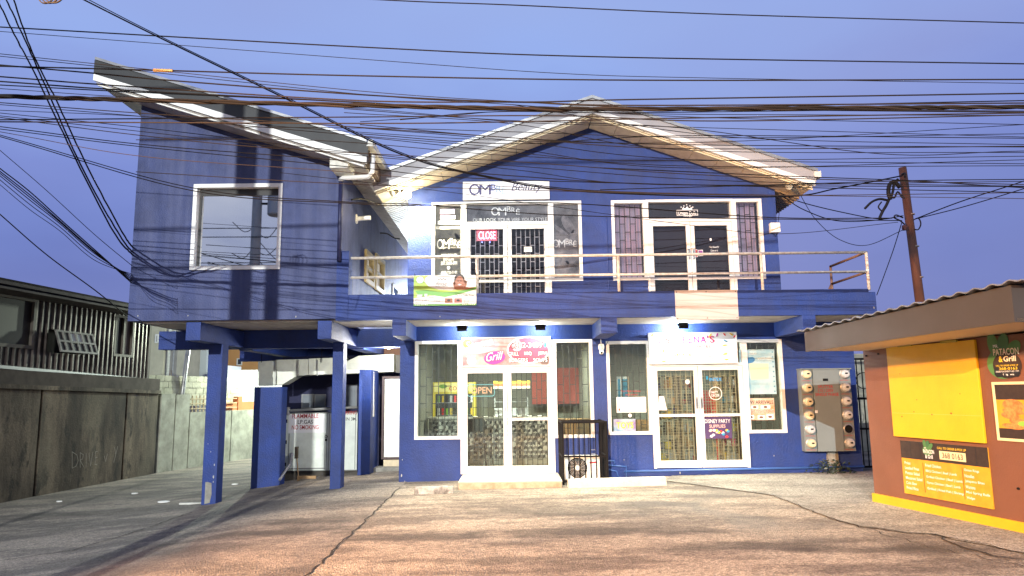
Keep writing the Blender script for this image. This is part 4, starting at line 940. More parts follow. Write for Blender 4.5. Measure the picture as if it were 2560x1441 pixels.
# drinks cooler
fk = FY(D2 + 3.4); q = fk.rect(1082, 956, 1152, 1070); q = (q[0], q[1] + .35, fz, q[3])
tk = thing('drinks_cooler', fk.P((q[0] + q[1]) / 2, fz, 0), 'yellow drinks cooler with glass door behind the counter seen through the left window', 'fridge')
YC_ = mat('cooler_yellow', (.6, .5, .04, 1), .4, emit=(1, .8, .1, 1), es=.25)
hd = fk.rect(1082, 956, 1152, 980)
mb = MB(); mb.mat(YC_); mb.box(fk, q[0], q[1], fz, q[3], -.6, 0); mb.build('cabinet', None, tk)
mb = MB(); mb.mat(mat('dark_glass_door', (.05, .055, .05, 1), .15)); mb.box(fk, q[0] + .07, q[1] - .07, fz + .2, hd[2] - .05, 0, .012); dd_ = mb.build('door', None, tk)
mb = MB()
for k in range(4):
    z = fz + .45 + k * .3
    mb.mat(INKG).box(fk, q[0] + .1, q[1] - .1, z - .012, z, .012, .02)
    for i in range(9): mb.mat((REDB, YEL, INKW, GREEN, BRN)[(i * 3 + k) % 5]).box(fk, q[0] + .12 + i * .1, q[0] + .17 + i * .1, z, z + .16, .012, .018)
mb.build('bottles', None, dd_)
mb = MB(); mb.mat(mat('cooler_header', (.65, .62, .2, 1), .4, emit=(1, .85, .3, 1), es=.45)); mb.box(fk, q[0] + .03, q[1] - .03, hd[2], hd[3] - .02, 0, .02); hh = mb.build('header', None, tk)
mb = MB(); txt('COOL', fk, q[0] + .4, q[0] + .75, hd[2] + .03, hd[2] + .13, REDB, None, d=.021, mb=mb, bold=0.0135); mb.mat(GREEN).ell(fk, q[0] + .25, hd[3] - .1, .1, .05, .02, .022); mb.build('lettering', None, hh)
# display warmer with coloured canopy
fw_ = FY(D2 + 2.35); q = fw_.rect(1236, 952, 1320, 1045)
tw = thing('food_warmer', fw_.P((q[0] + q[1]) / 2, ct + .04, 0), 'stainless food warmer with a glowing striped header standing on the tiled counter', 'food warmer')
mb = MB(); mb.mat(mat('steel', (.5, .5, .5, 1), .3, metal=1)); mb.box(fw_, q[0], q[1], ct + .041, ct + .2, -.4, 0); mb.frame(fw_, q[0], q[1], ct + .2, q[3] - .2, .02, -.02, 0); mb.box(fw_, q[0], q[1], ct + .35, ct + .365, -.4, 0); mb.build('cabinet', None, tw)
mb = MB()
for i, c in enumerate(((1, .75, .1, 1), (1, .25, .1, 1), (1, .95, .8, 1))):
    mb.mat(mat('canopy_%s' % 'abc'[i], c, .5, emit=c, es=.8)); z = q[3] - .06 * (i + 1); mb.box(fw_, q[0] - .03, q[1] + .05, z, z + .055, -.3, .03)
mb.build('header', None, tw)
# black chair
fh = FY(D2 + .9); q = fh.rect(1165, 1070, 1198, 1170); xa = q[0] + .02
th = thing('bar_chair', fh.P(xa + .2, fz, 0), 'black plastic chair with open backrest standing inside the soup shop behind the left door', 'chair')
PB = mat('black_plastic', (.02, .02, .022, 1), .4)
mb = MB(); mb.poly(fh, [(xa, fz + .75), (xa + .36, fz + .78), (xa + .38, fz + 1.0), (xa + .33, fz + 1.05), (xa + .02, fz + 1.03)], -.04, 0); mb.build('backrest', PB, th)
mb = MB(); mb.box(fh, xa, xa + .38, fz + .44, fz + .48, -.42, 0); mb.build('seat', PB, th)
for sx_ in (0, 1):
    for sy in (0, 1):
        mb = MB(); x0 = xa + .04 + sx_ * .3; mb.tube([fh.P(x0, fz + (.46 if sy else .8), -.02 - sy * .36), fh.P(x0 + (sx_ * 2 - 1) * .05, fz, -.0 - sy * .42)], .014, 6); mb.build('leg', PB, th)
# wooden bench and cushion right window
fh = FY(D2 + 1.3); q = fh.rect(1392, 1052, 1476, 1100)
tk = thing('storage_box', fh.P((q[0] + q[1]) / 2, fz, 0), 'tan wooden chest behind the right window of the soup shop', 'chest')
mb = MB(); mb.box(fh, q[0], q[1], fz, q[3], -.5, 0); mb.build('body', mat('tan_wood', (.38, .24, .12, 1), .6, var=.25, vscale=6), tk)
mb = MB(); mb.box(fh, q[0] - .02, q[1] + .02, q[3], q[3] + .03, -.52, .02); mb.build('lid', WOOD, tk)
mb = MB(); mb.mat(mat('red_menu_board', (.3, .05, .03, 1), .6, emit=(1, .2, .1, 1), es=.05)); r = FY(D2 + 4).rect(1330, 920, 1480, 1010); mb.box(FY(D2 + 4.1), *r, 0, .03); tag(mb.build('menu_board', None), 'dark red menu board on the back wall of the soup shop', 'board')
# variety store stock: shelving, red rack, boxes
for k, (u0, u1) in enumerate(((1640, 1700), (1705, 1745), (1800, 1850))):
    fs_ = FY(D2 + 1.5 + .3 * k); q = fs_.rect(u0, 940, u1, 1180)
    lab = ('tall shelf of dark toys seen through the left door of the variety store', 'narrow shelf of brown boxes behind the middle of the variety store doors', 'shelf of pale packets behind the right door of the variety store')[k]
    t = thing('shelf_rack', fs_.P((q[0] + q[1]) / 2, fz, 0), lab, 'shelf', 'shelves in the variety store')
    mb = MB(); mb.frame(fs_, q[0], q[1], fz, q[3], .03, -.35, 0)
    for z in range(5): mb.box(fs_, q[0] + .03, q[1] - .03, fz + .3 + z * .32, fz + .32 + z * .32, -.35, 0)
    mb.build('frame', mat('shelf_brown', (.12, .08, .05, 1), .6), t)
    mb = MB(); cols = ((BRN, WOOD, INKG, YEL, NAVY), (WOOD, BRN, RED, INKG, WOOD), (INKW, INKG, PINK, YEL, CYAN))[k]
    for z in range(6):
        x = q[0] + .05
        while x < q[1] - .12: wd = random.uniform(.06, .14); mb.mat(random.choice(cols)).box(fs_, x, x + wd, fz + .01 + z * .32, fz + z * .32 + random.uniform(.1, .26), -.3, -.03); x += wd + .01
    mb.build('packets', None, t)
fs_ = FY(D2 + 1.0); q = fs_.rect(1752, 975, 1790, 1045)
t = thing('display_rack', fs_.P((q[0] + q[1]) / 2, fz, 0), 'bright red crate rack behind the right glass door of the variety store', 'rack')
mb = MB(); mb.mat(REDB)
for k in range(4): z = q[2] + (q[3] - q[2]) * k / 4; mb.frame(fs_, q[0], q[1], z, z + .14, .03, -.25, 0); mb.box(fs_, q[0] + .03, q[1] - .03, z + .03, z + .1, -.2, -.05)
mb.box(fs_, q[0], q[0] + .03, fz, q[2], -.03, 0); mb.box(fs_, q[1] - .03, q[1], fz, q[2], -.03, 0); mb.build('crates', None, t)
fs_ = FY(D2 + .6); q = fs_.rect(1540, 942, 1572, 1000)
t = thing('bag_display', fs_.P((q[0] + q[1]) / 2, q[2], 0), 'white and sky blue packaged item hanging in the left window of the variety store', 'package')
mb = MB(); mb.mat(INKW).box(fs_, q[0], q[1], q[2], q[3], -.05, 0); mb.mat(CYAN).box(fs_, (q[0] + q[1]) / 2, q[1] - .03, q[2] + .04, q[3] - .05, 0, .004); mb.mat(CYAN).box(fs_, q[0] + .04, q[0] + .09, q[2], q[3] - .05, 0, .004); mb.build('carton', None, t)
fs_ = FY(D2 + .5); q = fs_.rect(1592, 1050, 1620, 1084)
mb = MB(); mb.mat(WOOD); mb.box(fs_, q[0], q[1], q[2], q[3], -.2, 0); tag(mb.build('cardboard_box', None, bevel=.004), 'small cardboard box on the window ledge beside the TOYS poster', 'box')
t = thing('window_ledge', FA.P(0, 0, 0), 'cream ledge along the foot of the left window of the variety store', 'ledge'); L = lowers[1][0]
mb = MB(); mb.box(FA, L[0] + .03, L[1] - .02, L[2] - .05, L[2] + .03, -.9, -.21); mb.build('board', OFFW, t)

# ------------------------------------------------------------------ wall fixtures
def floodlight(loc, label, lit=False, group=None):
    t = thing('floodlight', loc, label, 'floodlight', group); f = Frame(loc, (1, 0, 0)); f.U = Vector((0, .75, .66)).normalized(); f.N = f.R.cross(f.U)
    mb = MB(); mb.box(f, -.09, .09, -.06, .06, -.035, .035); b_ = mb.build('housing', BLACKM, t, bevel=.01)
    mb = MB(); mb.box(f, -.075, .075, -.045, .045, -.04, -.036); mb.build('lens', mat('led_lens', (1, 1, 1, 1), .3, emit=(.9, 1, .95, 1), es=30), b_)
    mb = MB(); mb.tube([f.P(-.1, 0, 0), Vector(loc) + Vector((-.1, .02, .12)), Vector(loc) + Vector((.1, .02, .12)), f.P(.1, 0, 0)], .008, 5); mb.build('yoke', BLACKM, t); return t
fl = []
for u, lab in ((1155, 'black floodlight under the balcony edge above the Soups letters'), (1351, 'black floodlight under the balcony edge above the phone number of the soup sign')):
    p = at(u, 807, D2 - .75); floodlight((p.x, p.y, zpb - .1), lab, True, 'floodlights under the balcony'); fl.append(p)
p = at(1718, 812, D1 + .4); floodlight((p.x, D2 - .72, zpb - .1), 'bright floodlight under the balcony directly above the variety store sign', True, 'floodlights under the balcony')
mb = MB(); z = zpb - .015; mb.tube([at(1160, 799, D1 + .2), at(1200, 797, D1 + .2), at(1275, 800, D1 + .22), at(1348, 802, D1 + .25)], .006, 5); tag(mb.build('cable', BLACKM), 'thin black cable clipped between the two floodlights under the balcony', 'cable')
# security camera
p = FA.P(*FA.px(1502, 872), .09)
t = thing('security_camera', p, 'white dome security camera with an upright aerial on the blue wall between the two shops', 'camera')
mb = MB(); mb.lathe(p + Vector((0, 0, -.04)), (0, 0, 1), [(.03, 0), (.055, .02), (.06, .07), (.05, .12), (.02, .13)], 16); mb.tube([p + Vector((0, .05, .05)), FA.P(*FA.px(1502, 866), 0)], .025, 8); mb.build('body', WHITE, t, smooth=True)
mb = MB(); mb.lathe(p + Vector((.0, -.0, -.1)), (0, 0, 1), [(.012, -.02), (.035, -.01), (.045, .03), (.04, .07)], 16); h_ = mb.build('dome', WHITE, t, smooth=True)
mb = MB(); mb.lathe(p + Vector((0, -.04, -.085)), (0, -1, -.1), [(.018, 0), (.018, .012)], 12); mb.build('lens', BLACKM, h_)
mb = MB(); mb.tube([p + Vector((0, .02, .08)), p + Vector((-.01, .02, .3))], .007, 6); mb.build('aerial', WHITE, t)
mb = MB(); mb.tube([p + Vector((0.05, .05, .0)), FA.P(*FA.px(1512, 868), .02), FA.P(*FA.px(1520, 853), .05)], .006, 5); mb.build('cable', BLACKM, t)
# junction box upper right
q = FA.rect(1922, 560, 1946, 584); t = thing('junction_box', FA.P(q[0], q[2], 0), 'white plastic junction box on the right edge of the upper blue wall', 'junction box')
mb = MB(); mb.box(FA, q[0], q[1], q[2], q[3], .002, .12); mb.build('case', WHITE, t, bevel=.012)
mb = MB(); mb.tube([FA.P(q[1] - .02, q[3], .05), FA.P(q[1] + .04, q[3] + .3, .04), FA.P(q[1] - .0, q[3] + .6, .03)], .006, 5); mb.tube([FA.P(q[0] + .05, q[2], .06), FA.P(q[0] + .1, q[2] - .07, .06), FA.P(q[0] + .16, q[2], .06)], .006, 5); mb.build('cable', BLACKM, t)
# thin conduit on the upper wall
mb = MB(); a, b = FA.px(1516, 540); a2, b2 = FA.px(1521, 726); mb.tube([FA.P(a, b, .015), FA.P(a, b2, .015)], .012, 6); mb.build('conduit', BLUE, B)
# twin spot lamps under right gable corner, lit eave lamp on left
def twin(u, v, label, lit):
    p = at(u, v, DF + .35); t = thing('eave_lamp', p, label, 'lamp')
    mb = MB(); mb.lathe(p + Vector((0, 0, .08)), (0, 0, -1), [(.06, 0), (.06, .03)], 14); mb.build('base', OFFW, t)
    for s in (-1, 1):
        d_ = Vector((s * .7, -.5, -.5)).normalized(); o = p + Vector((0, 0, .04)); mb = MB(); mb.lathe(o + d_ * .04, d_, [(.02, 0), (.045, .04), (.06, .12), (.055, .13)], 14); k = mb.build('spot_head', OFFW if not lit else BLACKM, t, smooth=False)
        mb = MB(); mb.lathe(o + d_ * .165, d_, [(.05, 0), (.075, .02), (.07, .05), (.03, .07)], 14); mb.build('bulb', mat('warm_bulb', (1, .9, .6, 1), .4, emit=(1, .85, .5, 1), es=150) if lit and s > 0 else mat('dull_bulb', (.6, .6, .5, 1), .4), k)
    return p
twin(1985, 462, 'unlit twin spot lamp under the right corner of the gable eave', False)
pe = twin(1000, 480, 'lit warm yellow floodlight under the left corner of the gable eave', True)
pcm = at(958, 420 + 30, DF + .1)

# glowing lamp glass of the eave floodlight
mb = MB(); mb.lathe(pe + Vector((.16, -.16, -.1)), (.1, -1, -.3), [(.03, -.03), (.085, 0), (.09, .03), (.06, .06), (.02, .07)], 18); k_ = [o for o in C.objects if o.name.startswith('eave_lamp') and o.get('label', '').startswith('lit')][0]
mb.build('glowing_lens', mat('warm_bulb', (1, .9, .6, 1), .4), k_)
# meter panel
q = FA.rect(1998, 922, 2122, 1127); t = thing('meter_panel', FA.P((q[0] + q[1]) / 2, q[2], 0), 'grey electricity cabinet with two columns of round meters on the blue wall', 'meter panel')
PG = mat('grey_enamel', (.19, .225, .225, 1), .5, var=.12, vscale=3); W_ = q[1] - q[0]; H_ = q[3] - q[2]; cw = W_ * .24
mb = MB(); mb.box(FA, q[0] + cw, q[1] - cw, q[2], q[3] - .02, 0, .2); mb.box(FA, q[0], q[0] + cw - .008, q[2], q[3] - .02, 0, .17); mb.box(FA, q[1] - cw + .008, q[1], q[2], q[3] - .02, 0, .17); mb.box(FA, q[0] - .01, q[1] + .01, q[3] - .02, q[3], 0, .22)
for k in range(1, 6):
    for a0, a1 in ((q[0], q[0] + cw - .008), (q[1] - cw + .008, q[1])): mb.box(FA, a0, a1, q[2] + H_ * k / 6 - .004, q[2] + H_ * k / 6 + .004, .17, .174)
mb.build('cabinet', PG, t, bevel=.004)
CRM = mat('cream_meter', (.62, .56, .36, 1), .35); SLV = mat('silver_meter', (.5, .52, .52, 1), .3)
mtr = None
for col in (0, 1):
    for k in range(6):
        a = q[0] + cw * .5 if col == 0 else q[1] - cw * .5; b = q[3] - H_ * (k + .42) / 6; o = FA.P(a, b, .17)
        M = (CRM if k != 4 else SLV) if col == 0 else (SLV if k != 4 else BLACKM)
        mb = MB(); mb.lathe(o, FA.N, [(.1, 0), (.1, .012), (.085, .02)], 20); mm = mb.build('electric_meter', mat('steel_ring', (.35, .35, .34, 1), .35, metal=.6), t)
        mb = MB()
        if M is BLACKM: mb.lathe(o, FA.N, [(.075, .015), (.075, .022)], 20)
        else: mb.lathe(o, FA.N, [(.083, .018), (.08, .07), (.06, .1), (.03, .105)], 20)
        c_ = mb.build('cover', M, mm, smooth=False)
        if M is not BLACKM: mb = MB(); f_ = FA; mb.box(FA, a - .025, a + .025, b - .005, b + .022, .27, .278); mb.build('display', BLACKM, c_)
mb = MB(); a0 = q[0] + cw; a1 = q[1] - cw
for s_, z0, x0, x1 in (('SPLITTER', .205, .16, .74), ('115 / 230V', .252, .17, .74), ('SINGLE PHASE', .30, .04, .93)):
    txt(s_, FA, a0 + x0 * (a1 - a0), a0 + x1 * (a1 - a0), q[3] - H_ * (z0 + .036), q[3] - H_ * z0, RED, None, d=.202, mb=mb, bold=0.0067)
for col in (0, 1):
    for k in range(6):
        a = q[0] + cw * .1 if col == 0 else q[1] - cw * .9; b = q[3] - H_ * (k + .93) / 6
        txt(('UPSTAIRS %d' if k < 3 else 'DOWNSTAIRS %d') % (k + 1 + 6 * col), FA, a, a + cw * .8, b, b + .022, RED, None, d=.172, mb=mb)
mb.mat(BLACKM).box(FA, a0 + .37 * (a1 - a0), a0 + .57 * (a1 - a0), q[3] - H_ * .155, q[3] - H_ * .125, .2, .206)
mb.mat(INKW); b = q[3] - H_ * .54; mb.box(FA, a0 - .01, a0 + .035, b, b + .05, .2, .22)
mb.build('lettering', None, t)
mb = MB(); pts = [FA.px(*p_) for p_ in ((2066, 1128), (2092, 1128), (2094, 1150), (2099, 1165), (2092, 1185), (2092, 1194), (2074, 1194), (2072, 1170), (2066, 1150))]; mb.poly(FA, pts, 0, .05); mb.build('cable_chase', CONC, t)
# pipes along wall base
mb = MB(); BP = mat('blue_pipe', (.05, .12, .35, 1), .4); zb = g(3, D2) + .1
x0 = FA.px(1560, 1190)[0]; mb.tube([FA.P(x0, zb, .04), FA.P(xlr, zb + .04, .04)], .022, 8)
for (u0, v0, u1, v1, u2, v2) in ((1506, 1152, 1535, 1152, 1535, 1162), (1510, 1162, 1564, 1166, 1565, 1196), (1505, 1170, 1540, 1178, 1546, 1196)):
    mb.tube([FA.P(*FA.px(u0, v0), .06), FA.P(*FA.px(u1, v1), .06), FA.P(*FA.px(u2, v2), .05)], .014, 6)
mb.build('wall_pipes', BP, B, smooth=True)

# ------------------------------------------------------------------ steps, wheel stops, AC and its cage
TILE = mat('step_tile', (.5, .42, .3, 1), .5, col2=(.34, .22, .13, 1), vscale=7)
def ybase(u, v): return gp(u, v)
pL = gp(1146, 1226); pR = gp(1404, 1218); yf = (pL.y + pR.y) / 2
t = thing('entrance_step', ((pL.x + pR.x) / 2, yf, g(0, yf)), 'low tiled step in front of the soup shop doors', 'step')
mb = MB(); zt = g(0, D2) + .12; fst = FY(yf); mb.box(fst, pL.x, pR.x, -.05, zt - .02, yf - D2 + .001, 0); mb.build('base', TILE, t)
mb = MB(); mb.box(fst, pL.x - .01, pR.x + .01, zt - .019, zt, yf - D2 + .001, .01); mb.build('tread', mat('pale_concrete', (.5, .47, .4, 1), .7, var=.25, vscale=6, bump=.2), t)
def stop(u0, v0, u1, v1, h, dpt, label, M):
    a = gp(u0, v0); b = gp(u1, v1); R = (b - a); L_ = R.length; f = Frame(a, R); f.U = Vector((0, 0, 1)); f.N = f.R.cross(f.U).normalized()
    mb = MB(); prof = [(0, 0), (dpt, 0), (dpt - .04, h), (.04, h)]
    P = [f.P(0, z, -d_) for d_, z in prof] + [f.P(L_, z, -d_) for d_, z in prof]
    mb.add(P, [(0, 1, 2, 3), (7, 6, 5, 4), (0, 4, 5, 1), (1, 5, 6, 2), (2, 6, 7, 3), (3, 7, 4, 0)]); o = mb.build('wheel_stop', M, bevel=.015)
    tag(o, label, 'wheel stop', 'concrete wheel stops in front of the shops')
stop(1036, 1238, 1134, 1235, .12, .2, 'short chipped white and black wheel stop left of the tiled step', mat('chipped_concrete', (.5, .49, .45, 1), .8, col2=(.07, .07, .065, 1), vscale=7, bump=.5))
stop(1422, 1223, 1668, 1216, .15, .22, 'long cream wheel stop in front of the air conditioner cage', mat('cream_concrete', (.62, .58, .48, 1), .75, var=.25, vscale=8, bump=.4))
pc0 = gp(1409, 1214); yc0 = pc0.y; ycb = D2 - .02; fcg_ = FY(yc0)
q = fcg_.rect(1394, 1055, 1502, 1212)
ca0 = fcg_.px(1405, 1140)[0]; ca1 = fcg_.px(1504, 1140)[0]; gz = g(1.5, yc0); ztc = fcg_.px(1450, 1054)[1]
t = thing('steel_cage', ((ca0 + ca1) / 2 + .1, yc0, gz), 'black steel bar cage around the air conditioner unit between the two shops', 'cage')
mb = MB(); dpt = D2 - yc0 - .01; ca1 += .12
for x in (ca0, ca1 - .04): mb.box(fcg_, x, x + .04, gz, ztc, -.04, 0); mb.box(fcg_, x, x + .04, gz, ztc, -dpt, -dpt + .04)
for z in (gz + .05, gz + (ztc - gz) * .43, ztc - .035): mb.box(fcg_, ca0 + .04, ca1 - .04, z, z + .03, -.035, -.005); mb.box(fcg_, ca0, ca0 + .03, z, z + .03, -dpt + .04, -.04); mb.box(fcg_, ca1 - .035, ca1 - .005, z, z + .03, -dpt + .04, -.04)
mb.build('frame', BLACKM, t)
mb = MB()
for i in range(1, 8): x = ca0 + .02 + (ca1 - ca0 - .04) * i / 8; mb.box(fcg_, x - .008, x + .008, gz + .05, ztc - .03, -.026, -.012)
for i in range(1, 8):
    d_ = -dpt * i / 8
    for x in (ca0 + .015, ca1 - .02): mb.box(fcg_, x - .008, x + .008, gz + .05, ztc - .03, d_ - .008, d_ + .008)
    x = 0
for i in range(1, 9): d_ = -dpt * i / 9; mb.box(fcg_, ca0 + .03, ca1 - .03, ztc - .02, ztc - .008, d_ - .006, d_ + .006)
mb.build('bars', BLACKM, t)
fac = FY(yc0 + .22); q = fac.rect(1412, 1141, 1500, 1206); AX0, AX1 = q[0], q[1]; az0 = gz + .07; az1 = q[3]
t = thing('air_conditioner', ((AX0 + AX1) / 2, yc0 + .3, gz), 'white outdoor air conditioner unit with round fan grille inside the black cage', 'air conditioner')
mb = MB(); mb.box(fac, AX0, AX1, az0, az1, -.3, 0); bd = mb.build('casing', WHITE, t, bevel=.015)
mb = MB(); 
for x in (AX0 + .08, AX1 - .12): mb.box(fac, x, x + .05, gz, az0, -.3, 0)
mb.build('feet', BLACKM, t)
fcx = AX0 + (AX1 - AX0) * .36; fcz = (az0 + az1) / 2; fr_ = (az1 - az0) * .44
mb = MB(); mb.ell(fac, fcx, fcz, fr_, fr_, .0, .004, 32); fn = mb.build('fan_grille', BLACKM, t)
mb = MB()
for k in range(6): mb.ring(fac, fcx, fcz, fr_ * (k + 1.6) / 7.6, .005, .006, .014)
for k in range(12): an = k * pi / 6; mb.tube([fac.P(fcx + .05 * cos(an), fcz + .05 * sin(an), .012), fac.P(fcx + fr_ * cos(an + .35), fcz + fr_ * sin(an + .35), .012)], .003, 4)
mb.mats = []; mb.build('guard', mat('guard_grey', (.35, .35, .34, 1), .4), fn)
mb = MB(); mb.ell(fac, fcx, fcz, .045, .045, .012, .022, 20); mb.build('hub', WHITE, fn)
mb = MB(); 
for k in range(7): z = az0 + .1 + k * .07; mb.box(fac, AX0 + (AX1 - AX0) * .76, AX1 - .06, z, z + .006, .0, .003)
mb.build('louvres', INKG, t)
mb = MB(); txt('AERIS', fac, AX1 - .18, AX1 - .05, az1 - .12, az1 - .09, RED, None, d=.002, mb=mb)
# illegible red maker's mark on the casing
mb = MB(); mb.mat(RED).box(fac, AX1 - .19, AX1 - .05, az1 - .13, az1 - .1, .0, .002); mb.build('badge', None, t)
# plant by the wall
def plant(name, o, n, r, label, M, seed=1):
    rnd = random.Random(seed); mb = MB()
    for i in range(n):
        an = rnd.uniform(0, 2 * pi); el = rnd.uniform(.1, 1.3); L = rnd.uniform(.4, 1) * r
        d_ = Vector((cos(an) * cos(el) * 1.7, sin(an) * cos(el) * .5, sin(el))); c = o + d_ * L
        s = rnd.uniform(.02, .045); t1 = Vector((rnd.uniform(-1, 1), rnd.uniform(-1, 1), rnd.uniform(-.6, .6))).normalized(); t2 = t1.cross(Vector((rnd.uniform(-1, 1), rnd.uniform(-1, 1), rnd.uniform(-1, 1)))).normalized()
        mb.add([c - t1 * s, c - t2 * s * .45, c + t1 * s, c + t2 * s * .45], [(0, 1, 2, 3)])
    t = thing(name, o, label, 'plant'); mb.build('leaves', M, t)
    mb = MB()
    for i in range(9): an = rnd.uniform(0, 2 * pi); mb.tube([o, o + Vector((cos(an) * r * .8, sin(an) * r * .3, r * rnd.uniform(.3, .8)))], .004, 4)
    mb.build('stems', M, t)
LEAF = mat('dark_leaf', (.03, .05, .03, 1), .4, var=.4)
p = gp(2118, 1196); plant('weed_plant', Vector((p.x, D2 - .25, g(p.x, p.y))), 170, .3, 'small dark weed growing at the foot of the blue wall below the meter panel', LEAF)

# ------------------------------------------------------------------ gas cage and things under the wing
q = fcg.rect(712, 1032, 893, 1178)
GW = mat('gas_door_paint', (.74, .8, .72, 1), .5, var=.18, vscale=5)
t = thing('gas_cylinder_cabinet', fcg.P((q[0] + q[1]) / 2, q[2] - .2, 0), 'white metal gas cylinder cabinet with warning lettering standing under the left wing', 'cabinet')
mid = fcg.px(817, 1100)[0]
mb = MB(); mb.box(fcg, q[0], q[1], q[2], q[3], -.7, -.02); mb.build('body', mat('cabinet_grey', (.25, .26, .25, 1), .6), t)
mb = MB(); mb.box(fcg, q[0] + .02, mid - .008, q[2] + .02, q[3] - .02, -.018, .01); ld = mb.build('door', GW, t)
mb = MB(); mb.box(fcg, mid + .008, q[1], q[2] + .02, q[3] - .02, -.018, .01); rd = mb.build('door', GW, t)
fl_ = fcg.rect(722, 1032, 812, 1082)
mb = MB(); mb.mat(INKW).box(fcg, fl_[0], fl_[1], fl_[2], fl_[3] - .03, .01, .014)
for s_, r_, M in (('FLAMMABLE', (731, 1035, 797, 1046), RED), ('LP.GAS', (745, 1050, 783, 1060), BLK), ('NO SMOKING', (730, 1063, 797, 1074), RED)):
    a = fcg.rect(*r_); txt(s_, fcg, *a, M, None, d=.015, mb=mb, bold=0.0090)
mb.build('lettering', None, ld)
mb = MB()
for s_, r_, M in (('NO PARKING', (835, 1028, 893, 1037), RED), ('WITHIN 3M.', (838, 1044, 893, 1052), BLK)):
    a = fcg.rect(*r_); txt(s_, fcg, a[0], min(a[1], q[1] - .02), a[2], a[3], M, None, d=.012, mb=mb, bold=0.0090)
mb.build('lettering', None, rd)
mb = MB(); mb.auto = 'seam'; mb.mat(mat('cabinet_grey', (.25, .26, .25, 1), .6))
for u_ in (722, 812, 822, 888):
    a_ = fcg.px(u_, 1130)[0]; mb.box(fcg, a_ - .008, a_ + .008, q[2] + .03, q[3] - .03 if u_ > 812 else fl_[2] - .02, .01, .018)
mb.box(fcg, q[0] + .03, mid - .02, q[2] + .05, q[2] + .075, .01, .02)
mb.build('seam', None, ld)
mb = MB(); mb.auto = 'hinge'; mb.mat(BLACKM)
for z_ in (.12, .5, .86): z_ = q[2] + (q[3] - q[2]) * z_; mb.box(fcg, q[0] + .0, q[0] + .05, z_ - .04, z_ + .04, .012, .03)
mb.build('hinge', None, ld)
mb = MB(); a, b = fcg.px(816, 1092); mb.ring(fcg, a, b, .035, .01, .01, .03); mb.box(fcg, a - .02, a + .02, b - .1, b - .05, .012, .03); mb.build('padlock', BLACKM, ld)
mb = MB(); mb.box(fcg, q[0], q[1] + .1, -.7, q[2] - .01, -.65, -.05); mb.build('plinth', mat('dark_stone', (.09, .08, .065, 1), .9, var=.4, vscale=7, bump=.5), t)
mb = MB(); a, b = fcg.px(722, 1027); mb.tube([fcg.P(a, b, .05), fcg.P(q[1], b + .06, .05)], .03, 8); mb.tube([fcg.P(a, b - .1, .05), fcg.P(a, b + .08, .05)], .045, 8)
tag(mb.build('steel_pipe', mat('galv_pipe', (.4, .41, .4, 1), .4, metal=.5, var=.3)), 'grey pipe rail running just above the gas cabinet doors', 'pipe')
# broom and wooden frame
fb_ = FY(YC - .25); a, b = fb_.px(739, 1118); a2, b2 = fb_.px(748, 1200)
t = thing('broom', fb_.P(a2, b2, 0), 'old broom with dark bristles leaning upside down on the gas cabinet', 'broom')
mb = MB(); mb.tube([fb_.P(a + .02, b - .25, -.05), fb_.P(a2, b2 + .02, .05)], .014, 6); mb.build('handle', WOOD, t)
mb = MB(); mb.box(fb_, a - .02, a + .035, b - .26, b, -.12, 0); mb.build('bristles', mat('bristle', (.12, .09, .06, 1), .9, var=.4, vscale=40), t)
q = fb_.rect(749, 1188, 795, 1210); t = thing('wooden_trestle', fb_.P((q[0] + q[1]) / 2, q[2], .3), 'small raw wood trestle on the ground in front of the gas cabinet', 'trestle')
fb2_ = FY(YC - .45); zg = g(q[0], YC - .45); mb = MB(); mb.box(fb2_, q[0], q[1], q[3] - .06, q[3], -.05, 0); mb.build('top_bar', WOOD, t)
for x in (q[0], q[1] - .05): mb = MB(); mb.box(fb2_, x, x + .05, zg, q[3] - .06, -.05, 0); mb.build('leg', WOOD, t)
# duct
YD = YC - .15; fd = FY(YD)
def dz_(u, v): return fd.px(u, v)
t = thing('air_duct', fd.P(*fd.px(800, 930), 0), 'large pale sheet metal air duct hanging under the left wing above the gas cabinet', 'duct')
DM = mat('duct_sheet', (.78, .82, .7, 1), .5, metal=0, var=.2, vscale=4)
mb = MB(); mb.poly(fd, [fd.px(*p_) for p_ in ((645, 904), (690, 902), (690, 963), (645, 965))], -.5, 0)
mb.poly(fd, [fd.px(*p_) for p_ in ((692, 900), (770, 898), (770, 938), (742, 940), (705, 962), (692, 963))], -.5, -.01)
mb.poly(fd, [fd.px(*p_) for p_ in ((771, 897), (860, 894), (860, 935), (771, 938))], -.5, 0); mb.build('duct_body', DM, t, bevel=.006)
mb = MB(); mb.poly(fd, [fd.px(*p_) for p_ in ((861, 907), (897, 890), (985, 886), (985, 930), (861, 935))], -.5, .05); mb.build('duct_elbow', DM, t, bevel=.01)
mb = MB()
for u in (691, 747, 795): a, b = fd.px(u, 900); a2, b2 = fd.px(u, 940 if u > 700 else 963); mb.box(fd, a - .012, a + .012, b2, b, .0, .025)
mb.build('flanges', mat('duct_flange', (.35, .36, .33, 1), .5), t)
mb = MB()
for u in (655, 805, 905): a, b = fd.px(u, 896); mb.tube([fd.P(a, b - .1, .03), fd.P(a, bb + .3, .03)], .008, 5)
mb.build('hangers', BLACKM, t)
q = fd.rect(990, 888, 1003, 932); mb = MB(); mb.box(fd, q[0], q[1], q[2], q[3], -.5, 0); tag(mb.build('fan_box', mat('dark_box', (.05, .05, .045, 1), .6)), 'dark fan box at the end of the air duct beside the soup shop corner', 'fan box')
mb = MB(); q = FY(YC + .6).rect(930, 868, 1002, 900); mb.box(FY(YC + .6), q[0], xll, q[2], q[3], -.1, 0); mb.build('brown_panel', mat('brown_panel', (.16, .08, .05, 1), .7, var=.3), B)
